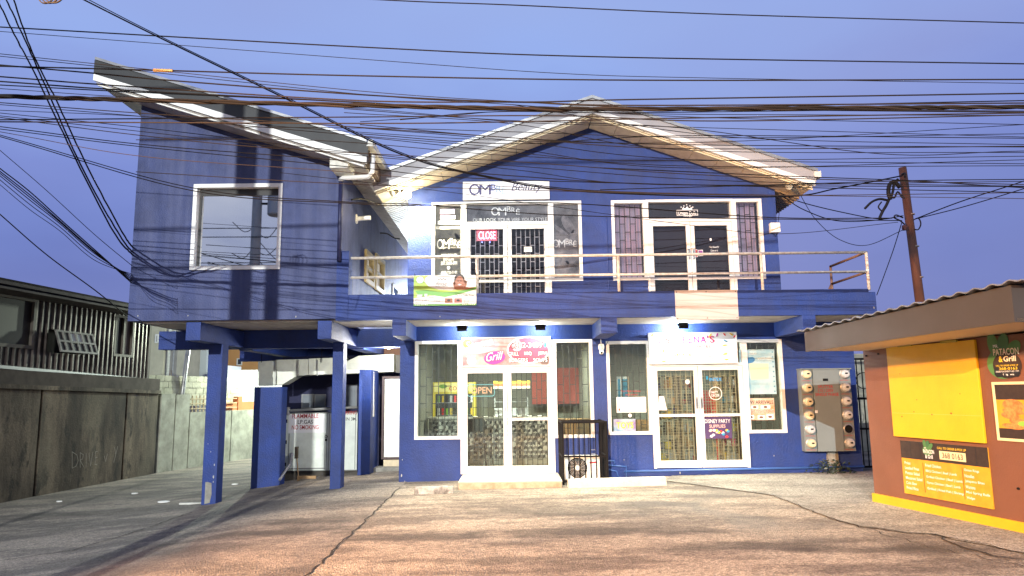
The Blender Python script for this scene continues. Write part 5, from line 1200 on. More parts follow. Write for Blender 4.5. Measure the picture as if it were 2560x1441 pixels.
# small lit bulb
pb_ = at(972, 861, YB + .35); t = thing('ceiling_bulb', pb_, 'small lit bulb under the wing ceiling above the air duct', 'light bulb')
mb = MB(); mb.lathe(pb_, (0, 0, -1), [(.02, -.05), (.03, 0), (.05, .05), (.035, .09), (.01, .1)], 14); mb.build('bulb', mat('cool_bulb', (1, 1, 1, 1), .4, emit=(1, .95, .85, 1), es=40), t)
mb = MB(); mb.lathe(pb_ + Vector((0, 0, .05)), (0, 0, 1), [(.04, 0), (.04, .06)], 12); mb.build('holder', BLACKM, t)
# litter
for (u, v, s, lab) in ((148, 1256, .05, 'scrap of white paper near the left end of the concrete wall'), (337, 1236, .07, 'crumpled white wrapper at the foot of the concrete wall'), (410, 1257, .1, 'flat white foam lid lying on the driveway left of the front column'), (586, 1213, .06, 'white paper cup lying between the blue column and the blue pier')):
    p = gp(u, v); f = Frame(p + Vector((0, 0, .008)), (1, 0, 0), (0, 1, 0)); mb = MB()
    pts = [(s * 1.3 * cos(k * pi / 4 + .2) * random.uniform(.7, 1.1), s * sin(k * pi / 4 + .2) * random.uniform(.6, 1.1)) for k in range(8)]
    mb.poly(f, pts, 0, .02); tag(mb.build('litter', mat('paper', (.75, .75, .72, 1), .6)), lab, 'litter', 'scraps of litter on the driveway')
p = gp(480, 1262); mb = MB(); f = FY(p.y); mb.box(f, p.x - .25, p.x + .3, g(p.x, p.y), g(p.x, p.y) + .03, -.06, 0); tag(mb.build('timber_batten', OFFW), 'pale timber batten lying on the driveway beside the front column', 'batten')
mb = MB(); p = gp(1255, 1198); mb.poly(FY(D2 - .1), [(p.x - .12, zt), (p.x + .1, zt), (p.x + .09, zt + .03), (p.x + .02, zt + .05), (p.x - .1, zt + .03)], -.06, 0); tag(mb.build('rag', mat('rag_white', (.7, .68, .6, 1), .9), bevel=.01), 'crumpled white rag on the tiled step of the soup shop', 'rag')

# ------------------------------------------------------------------ left boundary wall and metal house
WX = -11.6
pA = gp(0, 1259); pB = gp(391, 1184)
dirw = (pB - pA); dirw.z = 0; dirw.normalize()
FWL = Frame((pA.x, pA.y, 0), dirw)      # faces right
a_n = -8.0; aB = FWL.px(391, 1100)[0]
CW = bpy.data.materials.new('stained_concrete'); CW.use_nodes = True
def stained(M):
    t = M.node_tree; b = t.nodes['Principled BSDF']; tc = N(t, 'ShaderNodeTexCoord')
    mp = N(t, 'ShaderNodeMapping'); mp.inputs['Scale'].default_value = (1, 1, .3); t.links.new(tc.outputs['Object'], mp.inputs[0])
    n1 = N(t, 'ShaderNodeTexNoise'); n1.inputs['Scale'].default_value = 1.1; n1.inputs['Detail'].default_value = 9; n1.inputs['Roughness'].default_value = .65; t.links.new(mp.outputs[0], n1.inputs[0])
    r = N(t, 'ShaderNodeValToRGB'); t.links.new(n1.outputs[0], r.inputs[0]); e = r.color_ramp.elements
    e[0].position = .36; e[0].color = (.009, .006, .004, 1); e[1].position = .66; e[1].color = (.16, .125, .085, 1); k = e.new(.5); k.color = (.05, .036, .024, 1)
    n2 = N(t, 'ShaderNodeTexNoise'); n2.inputs['Scale'].default_value = 22; n2.inputs['Detail'].default_value = 6; t.links.new(tc.outputs['Object'], n2.inputs[0])
    m3 = N(t, 'ShaderNodeMapping'); m3.inputs['Scale'].default_value = (1, 1, .5); m3.inputs['Location'].default_value = (7, 3, 1); t.links.new(tc.outputs['Object'], m3.inputs[0])
    n3 = N(t, 'ShaderNodeTexNoise'); n3.inputs['Scale'].default_value = 2.6; n3.inputs['Detail'].default_value = 10; n3.inputs['Roughness'].default_value = .7; t.links.new(m3.outputs[0], n3.inputs[0])
    r3 = N(t, 'ShaderNodeMapRange'); r3.inputs[1].default_value = .53; r3.inputs[2].default_value = .6; r3.inputs[4].default_value = .85; t.links.new(n3.outputs[0], r3.inputs[0])
    x3 = N(t, 'ShaderNodeMix', data_type='RGBA'); t.links.new(r3.outputs[0], x3.inputs[0]); t.links.new(r.outputs[0], x3.inputs[6]); x3.inputs[7].default_value = (.008, .006, .004, 1)
    n4 = N(t, 'ShaderNodeTexNoise'); n4.inputs['Scale'].default_value = .9; n4.inputs['Detail'].default_value = 7; t.links.new(m3.outputs[0], n4.inputs[0])
    r4 = N(t, 'ShaderNodeMapRange'); r4.inputs[1].default_value = .52; r4.inputs[2].default_value = .66; r4.inputs[4].default_value = .45; t.links.new(n4.outputs[0], r4.inputs[0])
    x4 = N(t, 'ShaderNodeMix', data_type='RGBA'); t.links.new(r4.outputs[0], x4.inputs[0]); t.links.new(x3.outputs[2], x4.inputs[6]); x4.inputs[7].default_value = (.17, .145, .1, 1)
    x = N(t, 'ShaderNodeMix', data_type='RGBA', blend_type='OVERLAY'); x.inputs[0].default_value = .5; t.links.new(x4.outputs[2], x.inputs[6]); t.links.new(n2.outputs[0], x.inputs[7]); t.links.new(x.outputs[2], b.inputs['Base Color'])
    b.inputs['Roughness'].default_value = .9; bp = N(t, 'ShaderNodeBump'); bp.inputs['Strength'].default_value = .5; bp.inputs['Distance'].default_value = .02; t.links.new(n2.outputs[0], bp.inputs['Height']); t.links.new(bp.outputs[0], b.inputs['Normal'])
stained(CW)
t = thing('boundary_wall', FWL.P(0, -.7, 0), 'tall stained concrete boundary wall along the driveway on the left', 'wall')
tw0 = FWL.px(0, 972)[1]; tw1 = FWL.px(382, 985)[1]
def wtop(a): return tw0 + (tw1 - tw0) * (a / aB)
mb = MB(); joints = [a_n, -3.4] + [FWL.px(u, 1100)[0] for u in (95, 310)] + [aB]
for a0, a1 in zip(joints, joints[1:]):
    mb.poly(FWL, [(a0 + .06, -1), (a1 - .03, -1), (a1 - .03, wtop(a1)), (a0 + .06, wtop(a0))], -.18, 0)
    mb.poly(FWL, [(a1 - .03, -1), (a1 + .06, -1), (a1 + .06, wtop(a1)), (a1 - .03, wtop(a1))], -.18, -.1)
mb.poly(FWL, [(a_n, wtop(a_n)), (aB, wtop(aB)), (aB, wtop(aB) + .1), (a_n, wtop(a_n) + .1)], -.22, .06)
mb.build('panel', CW, t)
mb = MB(); mb.poly(FWL, [(a_n, wtop(a_n) + .1), (aB, wtop(aB) + .1), (aB, wtop(aB) + .45), (a_n, wtop(a_n) + .4)], -.2, .01); mb.build('upstand', mat('dark_render', (.06, .045, .035, 1), .9, var=.5, vscale=3), t)
# scratched chalk writing
def strokes(fr, lines, wd, d, mb):
    for ln in lines:
        for (u0, v0), (u1, v1) in zip(ln, ln[1:]):
            a, b = fr.px(u0, v0), fr.px(u1, v1); t_ = Vector((b[0] - a[0], b[1] - a[1])); 
            if t_.length < 1e-5: continue
            t_.normalize(); s = Vector((-t_.y, t_.x)) * wd / 2
            mb.poly(fr, [(a[0] - s.x, a[1] - s.y), (b[0] - s.x, b[1] - s.y), (b[0] + s.x, b[1] + s.y), (a[0] + s.x, a[1] + s.y)], d, d + .002)
mb = MB(); strokes(FWL, [[(180, 1130), (180, 1171)], [(180, 1130), (192, 1138), (195, 1152), (190, 1166), (180, 1171)], [(200, 1132), (200, 1170)], [(200, 1132), (208, 1137), (206, 1148), (200, 1151), (209, 1168)], [(215, 1133), (215, 1168)], [(222, 1132), (226, 1166), (232, 1130)],
    [(238, 1130), (237, 1162)], [(238, 1130), (244, 1129)], [(237, 1145), (243, 1144)], [(237, 1162), (243, 1161)], [(260, 1140), (264, 1155), (268, 1135)], [(286, 1118), (289, 1136), (294, 1116)], [(289, 1136), (284, 1158)]], .01, .003, mb)
mb.build('chalk_writing', mat('chalk', (.34, .31, .26, 1), .9), t)
# second part of the boundary, rear
pC = gp(640, 1144); dir2 = (pC - pB); dir2.z = 0; L2 = dir2.length; FW2 = Frame((pB.x, pB.y, 0), dir2)
t = thing('rear_boundary_wall', FW2.P(L2 / 2, -.8, 0), 'paler panelled concrete wall continuing behind the blue column at the back of the driveway', 'wall')
mb = MB(); js = [0.02] + [FW2.px(u, 1090)[0] for u in (435, 472, 577)] + [L2 + 6]
z2 = FW2.px(440, 985)[1]; z3 = FW2.px(600, 1026)[1]
zs = (z2, z2 - .02, z3, z3)
PC = mat('pale_stained_concrete', (.4, .41, .33, 1), .85, col2=(.2, .2, .16, 1), vscale=2.2, bump=.4)
for (a0, a1), z in zip(zip(js, js[1:]), zs): mb.box(FW2, a0 + .03, a1 - .03, -1.2, z, -.15, 0); mb.box(FW2, a1 - .03, a1 + .03, -1.2, z - .02, -.15, -.08)
mb.build('panel', PC, t)
q = (js[2] + .1, js[3] + .4, z3, z3 + .55); mb = MB()
for k in range(7): a = q[0] + .1 + k * .2; mb.box(FW2, a, a + .03, q[2], q[3], -.1, -.07)
for k in range(3): z = q[2] + .1 + k * .16; mb.box(FW2, q[0], q[1], z, z + .03, -.1, -.06)
mb.build('vent_grille', mat('tan_grille', (.4, .32, .2, 1), .7), t)
q = (js[3], L2 + 6, z3 + .02, z3 + .34)
mb = MB(); mb.box(FW2, js[3] - 1.0, L2 + 6, z3 + .002, z3 + .3, -.3, -.18); mb.box(FW2, js[3] + .6, js[3] + .85, z3 + .002, z3 + .5, -.35, -.15); mb.build('orange_coping', mat('orange_paint', (.5, .17, .06, 1), .7, var=.15), t)
# block courses above
FBk = Frame(FW2.P(0, 0, -.35), dir2)
q0 = FBk.px(384, 965)[0]; q1 = FBk.px(600, 985)[0]; t = thing('block_wall', FBk.P(0, 0, 0), 'unfinished hollow block wall topping the rear of the boundary', 'wall'); mb = MB(); z = FBk.px(450, 985)[1]; hb = .2
BLKM = mat('pale_block', (.45, .44, .34, 1), .9, var=.4, vscale=3, bump=.5)
for r_ in range(-2, 3):
    a = q0 - 1.5 - (.2 if r_ % 2 else 0)
    while a < q1: mb.mat(BLKM).box(FBk, a, a + .385, z + r_ * hb, z + (r_ + 1) * hb - .012, -.15, random.uniform(-.01, .01)); a += .4
mb.mat(mat('mortar', (.25, .24, .2, 1), .95)).box(FBk, q0 - 1.5, q1, z - .4, z + 3 * hb - .02, -.13, -.02)
mb.build('blocks', None, t)
mb = MB(); 
for u in (428, 433): a, b = FBk.px(u, 945); mb.tube([FBk.P(a, b - .1, -.08), FBk.P(a + .02, b + .25, -.08)], .012, 4)
mb.build('starter_bars', RUST, t)
# conduit post at the rear and round meter
pq = gp(435, 1172); t = thing('steel_post', pq, 'thin leaning galvanised steel post in front of the rear concrete wall', 'post')
tp = at(483, 860, pq.y); mb = MB(); mb.tube([pq + Vector((0, -.15, -.05)), tp + Vector((0, -.15, .8))], .07, 10); mb.build('pipe', mat('galv_pipe', (.4, .41, .4, 1), .4, metal=.5, var=.3), t, smooth=True)
# metal sheet house
a0h = -9.0; a1h = FWL.px(367, 900, -.12)[0]; FH = Frame(FWL.P(0, 0, -.12), dirw)
t = thing('metal_house', FH.P(a1h / 2, 0, -2), 'dark house clad in corrugated galvanised sheet above the concrete wall on the left', 'house')
hb0 = FH.px(0, 917)[1]; hb1 = FH.px(367, 949)[1]; ht0 = FH.px(0, 722)[1]; ht1 = FH.px(324, 780)[1]
aT = FH.px(324, 780)[0]
def hbz(a): return hb0 + (hb1 - hb0) * a / a1h
def htz(a): return ht0 + (ht1 - ht0) * a / aT
SH = mat('old_zinc_sheet', (.085, .072, .062, 1), .4, metal=.65, col2=(.03, .023, .018, 1), vscale=2.2)
opn = []
for (u0, v0, u1, v1) in ((-60, 735, 85, 868), (118, 828, 214, 885), (283, 790, 331, 893)):
    q = FH.rect(u0, v0, u1, v1); opn.append(q)
mb = MB(); a = a0h; k = 0
prof = [(0, 0), (.1, 0), (.13, .04), (.17, .04), (.2, 0)]
while a < a1h:
    for (p0, d0), (p1, d1) in zip(prof, prof[1:]):
        x0 = a + p0; x1 = min(a + p1, a1h)
        if x1 <= x0: continue
        xm_ = (x0 + x1) / 2; segs = [(hbz(xm_), htz(xm_))]
        for o in opn:
            if o[0] < xm_ < o[1]:
                ns = []
                for s0, s1 in segs:
                    if o[2] > s0: ns.append((s0, min(s1, o[2])))
                    if o[3] < s1: ns.append((max(s0, o[3]), s1))
                segs = ns
        for s0, s1 in segs: mb.add([FH.P(x0, s0, d0), FH.P(x1, s0, d1), FH.P(x1, s1, d1), FH.P(x0, s1, d0)], [(0, 1, 2, 3)])
    a += .2
mb.build('cladding', SH, t)
mb = MB(); mb.box(FH, a0h, a1h, min(hb0, hb1) - .1, min(ht0, ht1), -6, -.3); mb.build('inner_wall', mat('house_dark', (.03, .025, .022, 1), .9), t)
mb = MB(); mb.box(FH, a1h - .02, a1h + .1, hb1 - .1, htz(a1h), -6, .05); mb.build('corner_post', mat('house_post', (.08, .07, .06, 1), .8), t)
mb = MB(); mb.poly(FH, [(a0h, hbz(a0h) - .05), (a1h, hbz(a1h) - .05), (a1h, hbz(a1h) + .02), (a0h, hbz(a0h) + .02)], 0, .09); mb.build('sill_plate', mat('galv_strip', (.35, .36, .35, 1), .4, metal=.5), t)
OV = .75
mb = MB(); mb.poly(FH, [(a0h, htz(a0h) - .02), (a1h + 1.2, htz(a1h + 1.2) - .02), (a1h + 1.2, htz(a1h + 1.2) + .1), (a0h, htz(a0h) + .1)], OV - .05, OV)
mb.build('eave_board', mat('dark_eave', (.05, .04, .035, 1), .8, var=.3), t)
for i, (dd0, dd1, rise0, rise1) in enumerate(((OV, -3.5, .1, .62),)):
    P = [FH.P(a0h, htz(a0h) + rise0, dd0), FH.P(a1h + 1.2, htz(a1h + 1.2) + rise0, dd0), FH.P(a1h + 1.2, htz(a1h + 1.2) + rise1, dd1), FH.P(a0h, htz(a0h) + rise1, dd1)]
    mb = MB(); mb.add(P + [p_ - Vector((0, 0, .05)) for p_ in P], [(0, 1, 2, 3), (7, 6, 5, 4), (0, 4, 5, 1), (1, 5, 6, 2), (2, 6, 7, 3), (3, 7, 4, 0)]); mb.build('roof', mat('brown_roof', (.05, .043, .038, 1), .95, var=.3, vscale=2), t)
    mb = MB(); a = a0h
mb = MB(); mb.poly(FH, [(a0h, htz(a0h) - .12), (a1h + 1.2, htz(a1h + 1.2) - .12), (a1h + 1.2, htz(a1h + 1.2) - .07), (a0h, htz(a0h) - .07)], .02, OV); mb.build('eave_soffit', mat('dark_eave', (.05, .04, .035, 1), .8, var=.3), t)
# windows
o = opn[0]; mb = MB(); mb.frame(FH, o[0], o[1], o[2], o[3], .08, -.02, .05); f = mb.build('window', mat('house_frame', (.1, .085, .07, 1), .7), t); mb = MB(); mb.box(FH, o[0] + .08, o[1] - .08, o[2] + .08, o[3] - .08, -.05, -.03); mb.build('pane', mat('house_pane', (.02, .016, .014, 1), .6), f)
mb = MB(); mb.mat(mat('galv_strip', (.35, .36, .35, 1), .4, metal=.5)); mb.box(FH, o[0], o[1] + .1, o[3] - .0, o[3] + .07, .03, .12); mb.build('lintel', None, f)
o = opn[2]; mb = MB(); mb.frame(FH, o[0], o[1], o[2], o[3], .07, -.02, .05); mb.box(FH, (o[0] + o[1]) / 2 - .04, (o[0] + o[1]) / 2 + .04, o[2] + .07, o[3] - .07, -.02, .04); f = mb.build('window', mat('house_frame', (.1, .085, .07, 1), .7), t)
mb = MB(); mb.box(FH, o[0] + .07, (o[0] + o[1]) / 2 - .04, o[2] + .07, o[3] - .07, -.05, -.03); mb.build('pane', mat('house_pane', (.02, .016, .014, 1), .6), f)
mb = MB(); mb.box(FH, (o[0] + o[1]) / 2 + .04, o[1] - .07, o[2] + .07, o[3] - .07, -.05, -.03); mb.build('shutter', mat('brown_shutter', (.14, .1, .085, 1), .7), f)
o = opn[1]; fT = Frame(FH.P(o[0], o[2], .0), dirw, (Vector((0, 0, 1)) + FH.N * -.0)); fT.U = (Vector((0, 0, 1)) - FH.N * .35).normalized(); fT.N = fT.R.cross(fT.U); fT.O = FH.P(o[0], o[2], .35)
mb = MB(); W_ = o[1] - o[0]; H_ = o[3] - o[2]; mb.frame(fT, 0, W_, 0, H_, .05, 0, .04)
for k in range(1, 6): mb.box(fT, W_ * k / 6 - .025, W_ * k / 6 + .025, .05, H_ - .05, 0, .04)
mb.box(fT, .05, W_ - .05, H_ / 2 - .025, H_ / 2 + .025, .001, .041); f = mb.build('casement_window', mat('house_frame2', (.16, .15, .14, 1), .6), t)
mb = MB()
for k in range(6):
    for r_ in range(2):
        if (k, r_) in ((2, 1), (3, 1)): continue
        mb.box(fT, W_ * k / 6 + .025, W_ * (k + 1) / 6 - .025, r_ * H_ / 2 + .025, (r_ + 1) * H_ / 2 - .025, .01, .015)
mb.build('panes', mat('house_pane', (.02, .016, .014, 1), .6), f)
mb = MB()
for k in (2, 3): mb.box(fT, W_ * k / 6 + .025, W_ * (k + 1) / 6 - .025, H_ / 2 + .025, H_ - .05, .01, .015)
mb.build('frosted_panes', mat('house_pane_pale', (.35, .36, .38, 1), .5), f)

# ------------------------------------------------------------------ far buildings behind the driveway
def far_build(name, label, r, Y, M, depth=6, wins=(), wm=None, roof=None):
    f = FY(Y); q = f.rect(*r); t = thing(name, f.P((q[0] + q[1]) / 2, -.6, -2), label, 'building')
    mb = MB(); mb.box(f, q[0], q[1], -1.5, q[3], -depth, 0); mb.build('wall', M, t)
    for wr in wins:
        w_ = f.rect(*wr); mb = MB(); mb.frame(f, *w_, .07, 0, .04); fr_ = mb.build('window', WHITE, t)
        mb = MB(); mb.box(f, w_[0] + .07, w_[1] - .07, w_[2] + .07, w_[3] - .07, .0, .02); mb.build('pane', wm or GLD, fr_)
    return t, f, q
PANE = mat('far_pane', (.05, .06, .08, 1), .2)
OR = mat('orange_render', (.62, .32, .12, 1), .8, var=.12, vscale=.8)
t, f, q = far_build('orange_house', 'orange rendered house with white framed windows far behind the driveway', (455, 700, 760, 1000), 44, OR, 8, ((478, 868, 498, 896), (592, 896, 606, 914)), PANE)
mb = MB(); x = f.px(458, 900)[0]; mb.box(f, x, f.px(482, 930)[0], -1, f.px(470, 920)[1], 0, .3); mb.build('maroon_annexe', mat('maroon_paint', (.14, .05, .04, 1), .8), t)
t, f, q = far_build('cream_house', 'cream rendered building behind the block wall with a dark vent window', (300, 780, 408, 1000), 36, mat('cream_render', (.55, .52, .4, 1), .85, var=.25, vscale=1.2), 5, ((388, 836, 397, 858),), PANE)
mb = MB(); x = f.px(416, 900)[0]; mb.tube([f.P(x, -1, -.2), f.P(x, f.px(416, 800)[1], -.2)], .08, 8); mb.tube([f.P(x + .25, -1, -.2), f.P(x + .25, f.px(416, 800)[1], -.2)], .035, 8); mb.build('drain_pipe', OFFW, t)
t, f, q = far_build('beige_house', 'small beige walled building between the cream and orange houses', (408, 780, 452, 1000), 39, mat('beige_render', (.42, .38, .29, 1), .85, var=.2), 4)
mb = MB(); r_ = f.rect(428, 820, 450, 914); mb.box(f, *r_, 0, .3); mb.build('bay', mat('cream_render', (.55, .52, .4, 1), .85), t)
f = FY(33); q = f.rect(556, 925, 720, 1014); q2 = f.rect(485, 912, 518, 1000)
t = thing('white_shed', f.P((q[0] + q[1]) / 2, -.6, -1), 'bright white flat walled shed behind the rear concrete wall', 'shed')
mb = MB(); WR = mat('white_render', (.75, .76, .76, 1), .7, var=.05); mb.box(f, q[0] - .6, q[1] + 1.5, -1, q[3], -3, 0); mb.build('wall', WR, t)
mb = MB(); mb.box(f, q[0] - .8, q[1] + 1.5, q[2] - .35, q[2] - .0, .002, .5); mb.build('sheet_canopy', mat('galv_strip', (.35, .36, .35, 1), .4, metal=.5), t)
t = thing('white_annexe', f.P(q2[0], -.6, -1), 'narrow white walled annexe with grey corner post left of the front blue column', 'shed')
mb = MB(); mb.box(FY(34), q2[0], q2[1] + .4, -1, q2[3], -2, 0); mb.build('wall', WR, t); mb = MB(); a = FY(33.6).px(500, 900)[0]; mb.box(FY(33.6), a, a + .3, -1, 4.6, -.3, 0); mb.build('post', mat('grey_post', (.3, .31, .33, 1), .7), t)

# ------------------------------------------------------------------ steel gate right of the building
fg = FY(D2 + .4); q = fg.rect(2128, 895, 2230, 1192)
t = thing('steel_gate', fg.P(q[0], q[2], 0), 'dark barred steel gate between the blue building and the brown kiosk', 'gate')
mb = MB(); zg = g(7, 14)
mb.frame(fg, xlr + .02, xlr + 1.6, zg + .03, q[3], .04, -.04, 0)
for z in (.35, .62): mb.box(fg, xlr + .06, xlr + 1.56, zg + z * (q[3] - zg), zg + z * (q[3] - zg) + .04, -.035, -.005)
mb.build('frame', BLACKM, t); mb = MB()
for k in range(14): x = xlr + .12 + k * .105; mb.box(fg, x - .009, x + .009, zg + .07, q[3] - .04, -.03, -.012)
mb.build('bars', BLACKM, t)
mb = MB(); mb.ring(fg, xlr + .35, zg + 1.75, .17, .015, -.01, .005); mb.ring(fg, xlr + .75, zg + 1.75, .17, .015, -.01, .005); mb.build('scrolls', BLACKM, t)
mb = MB(); mb.box(FY(D2 + 4.5), xlr + .05, xlr + 7, 0, 2.6, -.2, 0); tag(mb.build('rear_block_wall', BLKM), 'pale block wall seen through the bars of the steel gate', 'wall')

# ------------------------------------------------------------------ kiosk
K0 = gp(2180, 1255); K1 = gp(2560, 1335); kd = K1 - K0; kd.z = 0; kd.normalize()
FK = Frame((K0.x, K0.y, 0), kd)
FKf = Frame(FK.P(0, 0, .95), kd)
kz = FKf.px(2014, 880)[1]; kz1 = FKf.px(2012, 831)[1]
fa0 = FKf.px(2012, 850)[0]; fa1 = FKf.px(2532, 760)[0]
zn0 = FKf.px(2532, 806)[1]; zn1 = FKf.px(2532, 712)[1]
KB = mat('kiosk_brown_paint', (.17, .068, .036, 1), .55, var=.14, vscale=2, bump=.12, bscale=50)
KF = mat('kiosk_fascia_sheet', (.07, .06, .052, 1), .36, metal=.3, var=.15, vscale=2)
KY = mat('kiosk_yellow_paint', (.64, .36, .01, 1), .5, var=.1, vscale=4)
T_ = thing('food_kiosk', FK.P(2, 0, -1.5), 'brown food kiosk with yellow shutter and yellow base band at the right edge', 'kiosk')
kw = FK.px(2160, 1050)[0]; zk = kz + .0
mb = MB(); mb.box(FK, kw + .1, fa1 + .2, -.1, kz + .05, -3.6, -.0); mb.build('wall', KB, T_)
mb = MB(); gb = .11; mb.box(FK, kw + .08, fa1 + .22, -.05, FK.px(2180, 1232)[1], -.1, .03); mb.build('base_band', KY, T_)
mb = MB(); mb.poly(FKf, [(fa0, kz), (fa1, zn0), (fa1, zn1), (fa0, kz1)], -.03, 0)
fe = Frame(FKf.P(fa1, 0, 0), -FKf.N); mb.box(fe, .03, 5, zn0, zn1, -.03, -.0); mb.build('fascia', KF, T_)
mb = MB(); mb.poly(FKf, [(fa0, kz + .01), (fa1, zn0 + .01), (fa1, zn0 + .04), (fa0, kz + .04)], -5.2, -.031); mb.build('soffit', mat('kiosk_soffit', (.5, .4, .27, 1), .6), T_)
mb = MB(); n = int((fa1 - fa0 + .3) / .03); P = []; fs = []
for i in range(n + 1):
    a = fa0 - .1 + i * .03; s = (a - fa0) / (fa1 - fa0); zz = kz1 + (zn1 - kz1) * s + .03 + .014 * sin(i * .9)
    P += [FKf.P(a, zz, .06), FKf.P(a, zz + .02, -5.2)]
    if i: fs.append((2 * i - 2, 2 * i, 2 * i + 1, 2 * i - 1))
mb.add(P, fs); o = mb.build('roof', ROOFM, T_); sd = o.modifiers.new('s', 'SOLIDIFY'); sd.thickness = .012
# shutter
q = [FK.px(*p_, .03) for p_ in ((2214, 874), (2434, 845), (2466, 1113), (2238, 1088))]
a0 = (q[0][0] + q[3][0]) / 2; a1 = (q[1][0] + q[2][0]) / 2; b1 = (q[0][1] + q[1][1]) / 2; b0 = (q[2][1] + q[3][1]) / 2
mb = MB(); mb.box(FK, a0, a1, b0, b1, .004, .04); sh = mb.build('shutter', mat('shutter_yellow', (.68, .4, .01, 1), .45, var=.15, vscale=1.6, bump=.1), T_, bevel=.005)
mb = MB(); mb.box(FK, a0 + .01, a1 - .01, b0 + (b1 - b0) * .26, b0 + (b1 - b0) * .262, .04, .042); mb.build('seam', mat('pale_seam', (.6, .5, .2, 1), .6), sh)
mb = MB()
mb.auto = 'hinge'
for a in (a0 + .25, a1 - .5): mb.box(FK, a, a + .25, b1 - .01, b1 + .02, .03, .06)
mb.build('hinge', mat('olive_hinge', (.3, .25, .03, 1), .5), sh)
mb = MB(); mb.auto = 'rust_spot'; mb.mat(mat('rust_mark', (.25, .09, .02, 1), .8))
for (u, v, r) in ((2255, 1042, .012), (2285, 1030, .01), (2330, 1037, .012), (2378, 1034, .016), (2292, 1000, .009), (2250, 935, .008), (2400, 985, .008)): a, b = FK.px(u, v, .04); mb.ell(FK, a, b, r, r * .7, .0405, .042, 9)
mb.build('rust_spot', None, sh)
mb = MB(); mb.auto = 'bolt'; mb.mat(BLACKM)
for (u, v) in ((2165, 890), (2195, 885), (2545, 1222), (2440, 1005)): a, b = FK.px(u, v, .01); mb.ell(FK, a, b, .018, .014, .001, .012, 9)
mb.build('bolt', None, T_)
# menu
q = [FK.px(*p_, .02) for p_ in ((2247, 1093), (2462, 1128), (2490, 1277), (2262, 1232))]
ma0 = (q[0][0] + q[3][0]) / 2; ma1 = (q[1][0] + q[2][0]) / 2 - .0; mb1 = (q[0][1] + q[1][1]) / 2; mb0 = (q[2][1] + q[3][1]) / 2
t = thing('menu_board', FK.P((ma0 + ma1) / 2, mb0, .02), 'yellow menu board headed by a dark wood band under the yellow kiosk shutter', 'menu board')
MW = ma1 - ma0; MH = mb1 - mb0
mb = MB(); mb.box(FK, ma0, ma1, mb0, mb1, .002, .014); mb.build('panel', mat('menu_yellow', (.6, .33, .02, 1), .5, col2=(.52, .24, .012, 1), vscale=6), t)
mb = MB(); mb.mat(BRN); mb.box(FK, ma0, ma1, mb1 - MH * .33, mb1, .014, .016)
for k in range(1, 8): mb.mat(BLK).box(FK, ma0 + MW * k / 8, ma0 + MW * k / 8 + .008, mb1 - MH * .33, mb1, .016, .017)
def TM(s_, x0, y0, x1, y1, M=INKW, **k): txt(s_, FK, ma0 + x0 * MW, ma0 + x1 * MW, mb1 - y1 * MH, mb1 - y0 * MH, M, None, d=.018, mb=mb, **k)
def cactus(cx_, cz_, s, d, fr=FK):
    G1 = mat('cactus_green', (.07, .2, .06, 1), .6, var=.2); G2 = mat('cactus_dark', (.04, .13, .05, 1), .6)
    mb.mat(G1).ell(fr, cx_, cz_, s * .5, s * .42, d, d + .002); mb.ell(fr, cx_ - s * .25, cz_ + s * .55, s * .17, s * .3, d, d + .003, 18, .15); mb.mat(G2).ell(fr, cx_ + s * .08, cz_ + s * .55, s * .18, s * .27, d, d + .0035, 18, -.3); mb.mat(G1).ell(fr, cx_ + s * .4, cz_ + s * .4, s * .17, s * .25, d, d + .003, 18, -.9)
cactus(ma0 + .34 * MW, mb1 - .15 * MH, .16, .017)
TM('MR.', .305, .09, .33, .12); TM('PATACON', .29, .13, .42, .2, bold=0.0180); TM('& Grill', .31, .22, .4, .29, bold=0.0135)
TM('CALL TO ORDER & PICK UP', .46, .06, .78, .1, YEL, bold=0.0135)
mb.mat(mat('cream_plate', (.7, .6, .35, 1), .6)).box(FK, ma0 + .48 * MW, ma0 + .77 * MW, mb1 - .28 * MH, mb1 - .13 * MH, .017, .019); TM('368 0163', .51, .155, .74, .255, BRN, bold=0.0135)
c1 = ('Fries', 'Loaded Fries', 'Potato Salad', 'Macaroni Salad', 'Cole Slaw', 'Fried Rice'); c2 = ('Fried Chicken', 'BBQ Chicken | Beef | Lamb', 'Grilled Chicken | Beef | Lamb', 'Gyros Chicken | Beef | Lamb', 'Grilled | Fried Fish | Shrimp'); c3 = ('Onion Rings', 'Noodles', 'Jalapeno Bites', 'Wontons', 'Mini Spring Rolls', 'Wedges')
for k, s_ in enumerate(c1): TM(s_, .04, .39 + k * .093, .04 + .0148 * len(s_), .445 + k * .093, bold=0.0090)
for k, s_ in enumerate(c2): TM(s_, .30, .39 + k * .105, .30 + .0142 * len(s_), .445 + k * .105, bold=0.0090)
for k, s_ in enumerate(c3): TM(s_, .74, .39 + k * .093, .74 + .0142 * len(s_), .445 + k * .093, bold=0.0090)
for x in (.265, .715): mb.mat(BRN).box(FK, ma0 + x * MW, ma0 + x * MW + .006, mb0 + .08 * MH, mb1 - .38 * MH, .014, .016)
mb.build('lettering', None, t)
